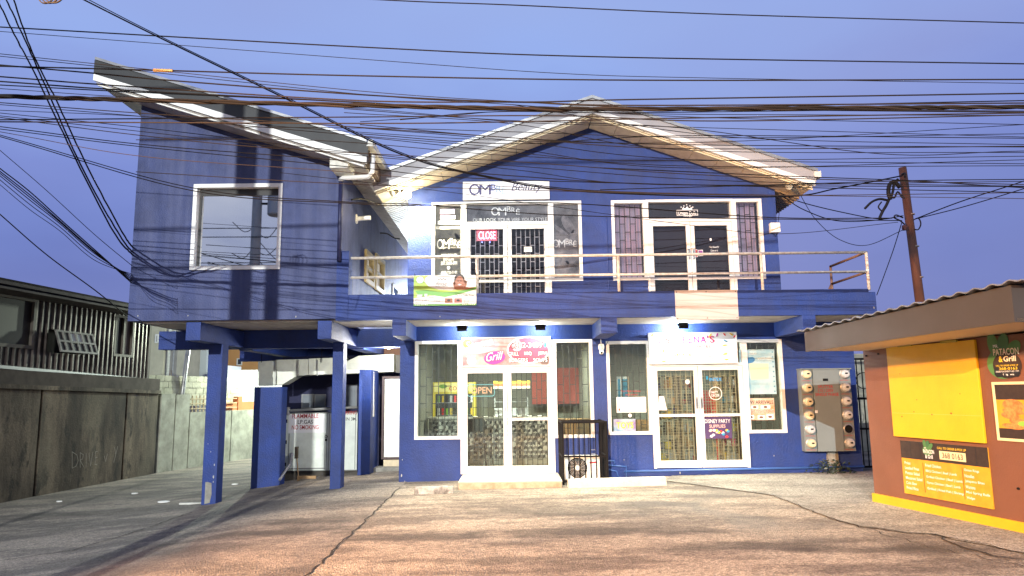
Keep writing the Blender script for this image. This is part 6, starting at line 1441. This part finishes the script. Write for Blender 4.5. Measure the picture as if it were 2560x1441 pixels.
# logo sign
a, b = FK.px(2510, 905, .02); s = .42
t = thing('kiosk_logo_sign', FK.P(a, b - .3, .02), 'cactus shaped cut-out logo sign high on the kiosk wall right of the yellow shutter', 'sign')
mb = MB(); a_, b_ = FK.px(2503, 905, .02); cactus(a_, b_ - .02, .42, .004); mb.mat(BRN).ell(FK, a_ + .06, b_ - .04, .19, .15, .006, .0085); r_ = FK.rect(2484, 918, 2548, 943, .02)
mb.mat(BLK).poly(FK, [(r_[0], r_[2] + .03), (r_[0] + .03, r_[2]), (r_[1] - .03, r_[2]), (r_[1], r_[2] + .03), (r_[1], r_[3] - .03), (r_[1] - .03, r_[3]), (r_[0] + .03, r_[3]), (r_[0], r_[3] - .03)], .006, .01); mb.build('backing', None, t)
mb = MB()
def TK(s_, u0, v0, u1, v1, M=INKW, **k): r = FK.rect(u0, v0, u1, v1, .02); txt(s_, FK, *r, M, None, d=.011, mb=mb, **k)
TK('MR.', 2481, 862, 2494, 870); TK('PATACON', 2481, 871, 2545, 888, mat('cream_ink', (.75, .65, .45, 1), .5), bold=0.0180); TK('&', 2495, 891, 2505, 906, YEL, bold=0.0180); TK('Grill', 2507, 890, 2538, 904, mat('cream_ink', (.75, .65, .45, 1), .5), bold=0.0180)
TK('CALL TO ORDER & PICK UP', 2488, 912, 2544, 916, YEL, bold=0.0135); TK('368-0163', 2496, 918, 2542, 925, YEL, bold=0.0135); TK('ORDER PLACEMENT 9 AM - 9 PM', 2488, 927, 2546, 931, INKW); TK('f  ig  wa', 2506, 934, 2534, 940, INKW, bold=0.0090)
mb.build('lettering', None, t)
# burger poster
q = [FK.px(*p_, .02) for p_ in ((2478, 957), (2556, 953), (2572, 1106), (2494, 1102))]
a0 = (q[0][0] + q[3][0]) / 2; a1 = a0 + .95; b1 = (q[0][1] + q[1][1]) / 2; b0 = (q[2][1] + q[3][1]) / 2
t = thing('food_poster', FK.P(a0 + .5, b0, .02), 'white framed yellow poster of burgers and wraps below the kiosk logo sign', 'poster')
mb = MB(); mb.box(FK, a0 + .03, a1, b0 + .03, b1 - .03, .002, .012); mb.build('sheet', mat('menu_yellow', (.68, .4, .03, 1), .5), t)
mb = MB(); mb.frame(FK, a0, a1 + .03, b0, b1, .03, .002, .02); mb.build('frame', mat('cream_plate', (.7, .6, .35, 1), .6), t)
mb = MB(); mb.mat(BRN).box(FK, a0 + .03, a1, b1 - .2, b1 - .03, .012, .013); mb.box(FK, a0 + .03, a1, b0 + .03, b0 + .14, .012, .013)
FD = mat('food_print', (.4, .1, .02, 1), .5, col2=(.6, .3, .08, 1), vscale=18); H_ = b1 - b0
for k, (x, y, rx, ry) in enumerate(((.25, .6, .14, .07), (.25, .5, .15, .03), (.2, .43, .12, .04), (.3, .33, .12, .04), (.22, .25, .14, .03))): mb.mat(FD).ell(FK, a0 + x, b0 + y * H_, rx, ry, .012, .0135 + k * .0005, 18, -.1)
mb.mat(GREEN).ell(FK, a0 + .36, b0 + .3 * H_, .07, .03, .012, .017)
for k in range(4):
    z = b0 + H_ * (.72 - k * .15); mb.mat(FD).ell(FK, a0 + .5, z, .06, .045, .012, .015); mb.mat(BLK).box(FK, a0 + .57, a0 + .9, z - .04, z + .04, .012, .0145)
    for j in range(3): mb.mat(INKW).box(FK, a0 + .6, a0 + .6 + .08 * (1 + (j + k) % 3), z + .02 - j * .024, z + .028 - j * .024, .0145, .0155)
mb.build('print', None, t)

# ------------------------------------------------------------------ utility pole right
YPo = 20.0; pt_ = at(2256, 420, YPo); pb2 = at(2302, 770, YPo); dv = (pt_ - pb2).normalized()
base = pb2 - dv * ((pb2.z - .1) / dv.z)
t = thing('utility_pole', base, 'brown wooden utility pole rising behind the kiosk roof on the right', 'utility pole')
mb = MB(); mb.tube([base, pb2, pt_], [.16, .125, .105], 12); mb.build('pole', mat('pole_wood', (.2, .09, .055, 1), .8, var=.35, vscale=9, streak=True, bump=.4), t, smooth=True)
mb = MB()
for v in (537, 617, 694): c = at(2256 + (v - 420) * .133 + 4, v, YPo - .0); mb.lathe(c - dv * .015, dv, [(.122, 0), (.122, .03)], 12)
mb.build('band', mat('band_steel', (.45, .38, .3, 1), .5), t)
BKC = mat('black_cable', (.012, .011, .012, 1), .6)
def W3(pts): return [at(u, v, y) for u, v, y in pts]
def smooth(P, n=8):
    out_ = []; P = [P[0] * 2 - P[1]] + P + [P[-1] * 2 - P[-2]]
    for i in range(1, len(P) - 2):
        for k in range(n):
            t = k / n; a, b, c, d_ = P[i - 1], P[i], P[i + 1], P[i + 2]
            out_.append(.5 * ((2 * b) + (c - a) * t + (2 * a - 5 * b + 4 * c - d_) * t * t + (3 * b - a - 3 * c + d_) * t ** 3))
    return out_ + [P[-2]]
mb = MB()
for pts, r in (([(2255, 437, 19.8), (2262, 434, 19.7), (2262, 444, 19.7)], .03), ([(2250, 470, 19.8), (2236, 455, 19.8), (2224, 462, 19.8), (2221, 482, 19.8), (2226, 500, 19.8)], .055), ([(2245, 448, 19.8), (2235, 460, 19.8), (2232, 480, 19.8), (2222, 500, 19.8), (2200, 498, 19.8), (2180, 505, 19.8), (2162, 522, 19.8)], .035),
               ([(2222, 500, 19.8), (2215, 515, 19.8), (2206, 530, 19.8), (2198, 548, 19.8)], .04), ([(2206, 530, 19.8), (2196, 518, 19.8), (2204, 505, 19.8)], .02), ([(2226, 490, 19.8), (2236, 495, 19.8), (2244, 480, 19.8), (2256, 495, 19.8)], .025),
               ([(2258, 545, 19.8), (2240, 538, 19.8), (2236, 545, 19.8), (2250, 552, 19.8), (2262, 562, 19.8)], .02), ([(2284, 550, 19.8), (2296, 546, 19.8), (2302, 560, 19.8), (2296, 574, 19.8), (2286, 574, 19.8)], .018)):
    mb.tube(smooth(W3(pts), 4), r, 6)
mb.build('cable_tails', BKC, t, smooth=True)
mb = MB(); c = at(2261, 570, 19.8); mb.lathe(c, (0, 0, 1), [(.06, -.07), (.07, 0), (.06, .07)], 10); mb.build('insulator', mat('brown_porcelain', (.12, .04, .025, 1), .3), t)

# ------------------------------------------------------------------ overhead cables
CBL = [mat('cable_black', (.006, .006, .007, 1), .9, spec=.15), mat('cable_brown', (.012, .01, .009, 1), .85, spec=.2), mat('cable_rust', (.02, .014, .011, 1), .8, spec=.3)]
ncab = [0]
def cable(pts, wpx, M=0, label=None, group='overhead cables crossing in front of the building', Y=7.0, ext=True, nm='overhead_cable', wob=0):
    P = [(p[0], p[1], (p[2] if len(p) > 2 else Y)) for p in pts]
    if ext:
        if P[0][0] <= 5: (u0, v0, y0), (u1, v1, y1) = P[0], P[1]; s = (v1 - v0) / (u1 - u0); P = [(u0 - 700, v0 - 700 * s, y0)] + P
        if P[-1][0] >= 2555: (u0, v0, y0), (u1, v1, y1) = P[-2], P[-1]; s = (v1 - v0) / (u1 - u0); P = P + [(u1 + 700, v1 + 700 * s, y1)]
    Q = smooth(W3(P), 10)
    if wob: Q = [p + Vector((0, 0, random.uniform(-wob, wob))) for p in Q]
    mb = MB(); mb.tube(Q, [max(.0032, wpx * .47 * p.y / F) for p in Q], 6)
    o = mb.build(nm, CBL[M], smooth=True); ncab[0] += 1
    tag(o, label or 'thin dark overhead cable in the dense bundle crossing in front of the roofs', 'cable', group); return o
cable([(-5, -60), (900, -3), (1280, 13), (1800, 36), (2560, 58)], 3.2, 0, 'topmost overhead cable near the upper edge of the sky')
cable([(0, 68), (900, 118), (1480, 142), (2560, 160)], 3.6, 0, 'second cable from the top crossing the whole sky')
cable([(0, 79), (900, 148), (1400, 184), (1800, 196), (2560, 209)], 1.8, 0, 'thin faint cable just under the second one from the top')
cable([(0, 166), (385, 176), (900, 190), (1600, 201), (2560, 199)], 4, 1, 'straight cable carrying a pale yellow sleeve at its left')
o = cable([(384, 176.2), (408, 177), (432, 177.8)], 9, 0, 'short pale yellow sleeve wrapped around an overhead cable on the left', None, ext=False, nm='cable_sleeve'); o.data.materials.clear(); o.data.materials.append(mat('yellow_sleeve', (.75, .5, .2, 1), .5)); o['category'] = 'cable sleeve'
rows = [
 ([(0, 135), (240, 160), (900, 228), (1280, 254), (1600, 268), (2560, 278)], 2, 1), ([(0, 141), (240, 166), (900, 236), (1280, 262), (1700, 292), (2560, 312)], 2, 0),
 ([(0, 163), (240, 184), (420, 201), (900, 237), (1280, 255), (1600, 249), (2560, 234)], 4, 1), ([(0, 192), (300, 215), (900, 252), (1300, 256), (1600, 264), (2560, 258)], 4, 2),
 ([(0, 204), (280, 224), (700, 246), (1280, 275), (1700, 273), (2560, 281)], 4, 1), ([(0, 213), (360, 232), (900, 256), (1300, 276), (2560, 252)], 3.2, 0),
 ([(0, 222), (300, 242), (900, 272), (1300, 306), (1700, 318), (2560, 343)], 1.8, 0), ([(0, 257), (360, 284), (800, 312), (1280, 345), (1700, 372), (2560, 366)], 2.6, 1),
 ([(0, 262), (360, 292), (900, 340), (1280, 372), (1700, 420), (2560, 400)], 2, 0), ([(0, 276), (360, 292), (900, 331), (1280, 352), (1800, 355), (2560, 312)], 1.8, 0),
 ([(0, 283), (360, 320), (800, 372), (1280, 424), (1650, 462), (2560, 454)], 2, 0), ([(0, 300), (900, 293), (1400, 290), (1800, 303), (2560, 288)], 3.4, 2), ([(0, 305), (900, 309), (1280, 305), (1700, 296), (2560, 283)], 3.6, 2),
 ([(0, 294), (360, 340), (700, 372), (1280, 404), (1800, 440), (2560, 462)], 2.4, 1), ([(0, 290), (360, 330), (900, 390), (1280, 415), (1800, 452), (2560, 466)], 2, 0),
 ([(0, 317), (360, 362), (860, 402), (1280, 440), (1700, 462), (2560, 467)], 2.6, 0), ([(0, 323), (360, 368), (900, 420), (1280, 450), (2560, 482)], 2.4, 0),
 ([(0, 330), (360, 392), (860, 430), (1280, 468), (1700, 484), (2560, 497)], 1.8, 2), ([(340, 350), (800, 352), (1280, 390), (1700, 402), (2560, 391)], 2, 0),
 ([(600, 318), (1000, 322), (1280, 330), (1800, 345), (2560, 335)], 2, 0), ([(900, 312), (1280, 345), (1700, 362), (2560, 368)], 2.4, 0), ([(900, 320), (1280, 352), (1700, 398), (2560, 410)], 2, 0),
 ([(900, 335), (1280, 360), (1700, 340), (2560, 346)], 2.4, 0), ([(860, 282), (1280, 310), (1700, 375), (2560, 382)], 2, 0), ([(860, 272), (1240, 300), (1700, 320), (2200, 385), (2560, 378)], 2.2, 0), ([(900, 342), (1280, 381), (1700, 415), (2560, 415)], 2, 0),
 ([(1280, 262), (1700, 330), (2000, 351), (2560, 362)], 2, 0), ([(1000, 300), (1240, 280), (1600, 282), (2560, 270)], 2.4, 0), ([(900, 305), (1120, 290), (1300, 278), (1700, 286), (2560, 289)], 2, 0)]
names = ['lowest'] 
for i, (p, wd, M) in enumerate(rows): cable(p, wd, M, Y=6.6 + (i * 37 % 17) * .08)
# thick bundle
def twist(base_pts, R, n, wpx, lab):
    P = []; P0 = smooth(W3(base_pts), 60)
    for k in range(n):
        mb = MB(); q = [p + Vector((0, cos(i * .16 + 2 * pi * k / n) * R, sin(i * .16 + 2 * pi * k / n) * R)) for i, p in enumerate(P0)]
        mb.tube(q, wpx * .5 * 7 / F, 6); o = mb.build('overhead_cable', CBL[1 + k % 2] if k else CBL[1], smooth=True); tag(o, lab, 'cable', 'strands of the thick twisted cable')
twist([(-700, 218, 7), (0, 241, 7), (360, 251, 7), (900, 264, 7), (1300, 272, 7), (1700, 273, 7), (2200, 270, 7), (2560, 268, 7), (3250, 262, 7)], .014, 3, 6.2, 'strand of the thickest twisted cable crossing just over the gable')
# lower cables over the facade
low = [([(0, 338), (480, 470), (860, 505), (1050, 512), (1450, 540), (2255, 552)], 2.6), ([(0, 342), (480, 477), (860, 508), (1040, 514), (1400, 508), (1900, 543), (2230, 546)], 2.8), ([(340, 430), (860, 460), (1470, 480), (1950, 489), (2560, 482)], 2.2), ([(700, 432), (1100, 478), (1300, 505), (1700, 560), (1950, 585), (2245, 556)], 1.6)]
for (p, wd), lab in zip(low, ('dark cable sagging from the left sky across the wing window to the right pole', 'dark cable passing just above both upper shop fronts', 'slightly pale cable crossing above the salon sign', 'hair thin cable descending across the upper shop fronts')): cable(p, wd, 0 if 'pale' not in lab else 2, lab, Y=8)
cable([(170, -20, 5), (400, 95, 6), (700, 240, 7.5), (1000, 385, 9), (1200, 440, 10), (1470, 480, 11), (1950, 492, 12.5), (2100, 470, 15), (2255, 440, 19.7)], 4.2, 0, 'thick twisted service cable falling diagonally from upper left to the right pole', ext=False)
cable([(172, -26, 5), (400, 91, 6), (700, 236, 7.5), (1000, 381, 9), (1200, 437, 10), (1470, 476, 11), (1950, 489, 12.5)], 2.5, 0, 'thin companion wire twisted along the diagonal service cable', ext=False)
for k, (p, lab) in enumerate((([(-6, 0, 6), (40, 95, 6.5), (100, 210, 7.5), (200, 420, 9), (290, 590, 11), (334, 640, 13)], 'leftmost of three steep cables falling from the top left corner to the wing'), ([(16, 0, 6), (62, 100, 6.5), (120, 230, 7.5), (210, 430, 9), (300, 590, 11), (334, 634, 13)], 'middle of three steep cables falling from the top left corner to the wing'), ([(28, -20, 6), (80, 130, 6.5), (140, 250, 7.5), (225, 430, 9), (305, 580, 11), (334, 622, 13)], 'rightmost of three steep cables falling from the top left corner to the wing'))):
    cable(p, 4.6, 0, lab, ext=False, wob=.006, group='steep cables at the top left')
for k, v in enumerate((418, 425, 430, 436, 446, 458)):
    cable([(-5, v, 8), (75, v + 62 + k, 8.6), (150, v + 130 - k * 2, 9.5), (240, v + 210 - k * 3, 11), (334, 712 - k * 5, 13)], 3.2 - k * .3, 0, 'dark cable in the lower left fan that meets the corner of the wing', ext=False, group='fan of cables at the lower left')
cable([(-5, 372, 8), (120, 480, 9), (240, 590, 11), (334, 668, 13)], 1.8, 0, 'hair thin cable above the lower left fan', ext=False); cable([(-5, 532, 8), (120, 640, 9), (240, 728, 11), (320, 792, 14)], 3, 0, 'single cable sagging over the metal house roof', ext=False)
cable([(1950, 482, 14), (2000, 505, 15), (2100, 530, 17), (2200, 548, 19), (2255, 540, 19.8)], 2.6, 0, 'cable running from the right gable corner to the pole', ext=False)
cable([(1955, 490, 14), (2010, 525, 15), (2090, 552, 17), (2180, 552, 19), (2258, 540, 19.8)], 2.6, 0, 'lower slack cable running from the right gable corner to the pole', ext=False)
cable([(1995, 478, 14), (2040, 550, 15.5), (2100, 600, 17), (2170, 613, 18.5), (2258, 575, 19.8)], 1.8, 0, 'thin deeply sagging wire between the gable corner and the pole', ext=False)
cable([(2255, 555, 19.8), (2235, 620, 18.5), (2210, 690, 16), (2192, 738, 13.2)], 2.4, 0, 'wire dropping from the pole to the end of the balcony parapet', ext=False)
cable([(2288, 548, 19.8), (2400, 505, 17), (2560, 453, 14), (2700, 400, 12)], 3, 0, 'upper of two cables rising from the pole to the right edge', ext=False); cable([(2288, 548, 19.8), (2400, 520, 17), (2560, 472, 14), (2700, 425, 12)], 2.6, 0, 'lower of two cables rising from the pole to the right edge', ext=False)
cable([(2560, 470, 9), (2400, 460, 9), (2280, 452, 9), (1950, 440, 9), (1500, 420, 9)], 2.6, 0, 'dark cable passing level with the insulator of the right pole', ext=False)
cable([(2560, 449, 9), (2280, 452, 9), (1950, 462, 9), (1500, 475, 9)], 2.6, 0, 'dark cable crossing the pole just below its top', ext=False)
# coil at the top edge
mb = MB()
for k in range(3): c = at(115 + k * 14, -8, 6); mb.ring(Frame(c, (1, 0, 0)), 0, 0, .07 + .01 * k, .01, -.005 + .02 * k, .006 + .02 * k)
tag(mb.build('cable_coil', BKC), 'loose coil of black cable at the top edge of the sky on the left', 'cable coil')
# slack leads between the two eaves
for (p, lab) in (([(878, 500, 13.6), (905, 498, 13.8), (935, 508, 14), (958, 516, 14.2)], 'black lead hanging between the wing eave and the gable eave, nearest'), ([(948, 583, 17), (968, 585, 17), (985, 595, 17), (1000, 598, 17)], 'black lead hanging between the eaves over the passage, further back')):
    mb = MB(); mb.tube(smooth(W3(p), 6), .018, 6); tag(mb.build('slack_cable', BKC, smooth=True), lab, 'cable')

# ------------------------------------------------------------------ street furniture behind the camera: poles and the lamps that light the place
def pole(name, x, y, h, r0, r1, label, M):
    t = thing(name, (x, y, g(x, y)), label, 'utility pole'); mb = MB(); mb.tube([(x, y, g(x, y) - .2), (x, y, h)], [r0, r1], 14); mb.build('pole', M, t, smooth=True); return t
CP = mat('pole_concrete', (.3, .29, .27, 1), .85, var=.2)
pole('utility_pole', -4.94, -1.5, 12, .13, .12, 'grey concrete utility pole on the far side of the street', CP)
pole('utility_pole', -4.60, -1.6, 11, .085, .08, 'slim wooden pole beside the concrete one across the street', mat('pole_wood', (.2, .09, .055, 1), .8))
tp_ = pole('transformer_pole', -10.15, -2.0, 12, .24, .17, 'tall concrete pole with a grey transformer across the street', CP)
mb = MB(); mb.lathe((-9.38, -2.0, 8.8), (0, 0, 1), [(.3, 0), (.34, .05), (.34, .95), (.25, 1.05)], 20); mb.build('transformer', mat('transformer_grey', (.3, .31, .32, 1), .5), tp_)
mb = MB(); mb.tube([(-10.15, -2.0, 9.3), (-9.38, -2.0, 9.3)], .05, 8); mb.build('bracket', BLACKM, tp_)
for z, dy in ((8.3, 0), (7.9, .2), (6.9, 0), (6.5, -.2)):
    mb = MB(); mb.tube([(-30, -2.2 + dy, z + .5), (-20, -2.1 + dy, z + .1), (-9.7, -2 + dy, z), (0, -2 + dy, z + .1), (20, -2, z + .6)], .018, 6); tag(mb.build('overhead_cable', CBL[0]), 'dark cable on the poles across the street', 'cable', 'cables across the street')
rr_ = random.Random(4)
for k in range(7):
    x0 = -10.15; z0 = 8.4 - k * .25; x1 = x0 + rr_.uniform(.6, 2.2) * (1 if k % 3 else -1); z1 = z0 - rr_.uniform(-.3, .9)
    mb = MB(); mb.tube(smooth([Vector((x0, -2.0, z0)), Vector(((x0 + x1) / 2, -2.1, min(z0, z1) - rr_.uniform(.1, .4))), Vector((x1, -2.05, z1))], 6), .016, 5); mb.build('jumper_cable', BKC, tp_)
mb = MB(); mb.tube([(-8.55, -2.6, 0), (-8.55, -2.6, 8.0)], .11, 10); tag(mb.build('utility_pole', mat('pole_wood', (.2, .09, .055, 1), .8), smooth=True), 'short dark wooden pole beside the transformer pole across the street', 'utility pole')
def streetlamp(x, y, z, aim, col, power, size, blend, label, soft=.12, head=(.2, .1)):
    t = thing('street_lamp', (x, y, g(x, y)), label, 'street lamp')
    mb = MB(); mb.tube([(x, y - .8, 0), (x, y - .8, z - .3), (x, y - .5, z + .1), (x, y - .1, z + .16)], [.09, .06, .05, .05], 10); mb.build('post', mat('lamp_post', (.25, .25, .25, 1), .5), t, smooth=True)
    mb = MB(); mb.box(FW, x - .14, x + .14, z + .06, z + .2, -y - .25, -y + .25); hd_ = mb.build('lamp_head', mat('lamp_head', (.2, .2, .2, 1), .5), t, bevel=.03)
    l = bpy.data.lights.new('lamp_light', 'SPOT'); l.energy = power; l.color = col; l.spot_size = radians(size); l.spot_blend = blend; l.shadow_soft_size = soft
    o = bpy.data.objects.new('lamp_light', l); C.objects.link(o); o.location = (x, y, z); d_ = Vector(aim) - Vector((x, y, z)); o.rotation_euler = d_.to_track_quat('-Z', 'Y').to_euler()
    return o
streetlamp(-5.0, -24, 10.2, (-1.2, 14, 2.6), (.97, .98, .95), 74000, 33, .45, 'cool white street lamp lighting the left wing from across the street', .07)
streetlamp(-7.5, -.5, 6.2, (4.0, 6.8, .0), (1.0, .48, .17), 29000, 76, .6, 'orange sodium street lamp lighting the lot and the kiosk', .4)
def spot(name, loc, aim, col, power, size, blend=.5, soft=.05):
    l = bpy.data.lights.new(name, 'SPOT'); l.energy = power; l.color = col; l.spot_size = radians(size); l.spot_blend = blend; l.shadow_soft_size = soft
    o = bpy.data.objects.new(name, l); C.objects.link(o); o.location = loc; d_ = Vector(aim) - Vector(loc); o.rotation_euler = d_.to_track_quat('-Z', 'Y').to_euler(); return o
def point(name, loc, col, power, soft=.08):
    l = bpy.data.lights.new(name, 'POINT'); l.energy = power; l.color = col; l.shadow_soft_size = soft
    o = bpy.data.objects.new(name, l); C.objects.link(o); o.location = loc; return o
def point(name, loc, col, power, soft=.08):
    l = bpy.data.lights.new(name, 'POINT'); l.energy = power; l.color = col; l.shadow_soft_size = soft
    o = bpy.data.objects.new(name, l); C.objects.link(o); o.location = loc; return o
for p in fl:
    spot('floodlight_beam', (p.x, D1 + .3, zpb - .1), (p.x, D1 - .5, 0), (1, 1, .8), 420, 96, .5)
    point('floodlight_spill', (p.x, D2 - .32, zpb - .09), (.9, 1, .95), 44, .04)
p = at(1718, 812, D1 + .4)
spot('floodlight_beam', (p.x, D1 + .3, zpb - .1), (p.x + .3, D1 - .5, 0), (1, 1, .8), 760, 104, .5)
point('floodlight_spill', (p.x, D2 - .27, zpb - .07), (.88, .98, 1), 105, .04)
spot('eave_beam', (pe.x + .16, pe.y + .02, pe.z - .1), (xml + .9, D2 + .1, 3.4), (1, .88, .66), 1000, 128, .5)
point('eave_spill', (pe.x + .1, pe.y + .1, pe.z - .16), (1, .8, .45), 30, .04)
point('bulb_light', pb_ + Vector((0, -.0, -.16)), (1, .96, .86), 220, .05)
# passage lamp, rear yard lamp
def walllamp(loc, label, col, power):
    t = thing('wall_lamp', loc, label, 'lamp'); L = Vector(loc); mb = MB(); mb.box(FW, L.x - .1, L.x + .1, L.z, L.z + .12, -L.y - .08, -L.y + .08); mb.build('housing', BLACKM, t)
    mb = MB(); mb.box(FW, L.x - .08, L.x + .08, L.z - .02, L.z - .002, -L.y - .06, -L.y + .06); mb.build('diffuser', mat('led_lens', (1, 1, 1, 1), .3), t); point('lamp_light', L + Vector((0, 0, -.12)), col, power, .1)
walllamp((xwr + .8, 22.4, zpt + 1.2), 'white lamp high in the passage between the wing and the gable', (.85, .93, 1), 900)
walllamp((-8.6, 27.5, 4.6), 'cool white yard lamp at the back of the driveway', (.88, 1, .8), 3000)
walllamp((-5.5, 30.5, 4.2), 'second cool white yard lamp behind the wing', (.88, 1, .85), 1800)
# ceiling tubes in the shops
def tube_light(x, y, z, lab, power, col):
    t = thing('ceiling_light', (x, y, z), lab, 'ceiling light'); mb = MB(); mb.box(FW, x - .6, x + .6, z, z + .03, -y - .06, -y + .06); mb.build('diffuser', mat('tube_glow', (1, 1, 1, 1), .4, emit=(.95, 1, .88, 1), es=5), t)
    l = bpy.data.lights.new('shop_light', 'AREA'); l.shape = 'RECTANGLE'; l.size = 1.2; l.size_y = .2; l.energy = power; l.color = col; o = bpy.data.objects.new('shop_light', l); C.objects.link(o); o.location = (x, y, z - .03)
tube_light(0.2, D2 + 2.2, zpb - .25, 'fluorescent tube on the soup shop ceiling', 190, (1, .97, .82))
tube_light(4.0, D2 + 2.2, zpb - .25, 'fluorescent tube on the variety store ceiling', 190, (1, .95, .8))
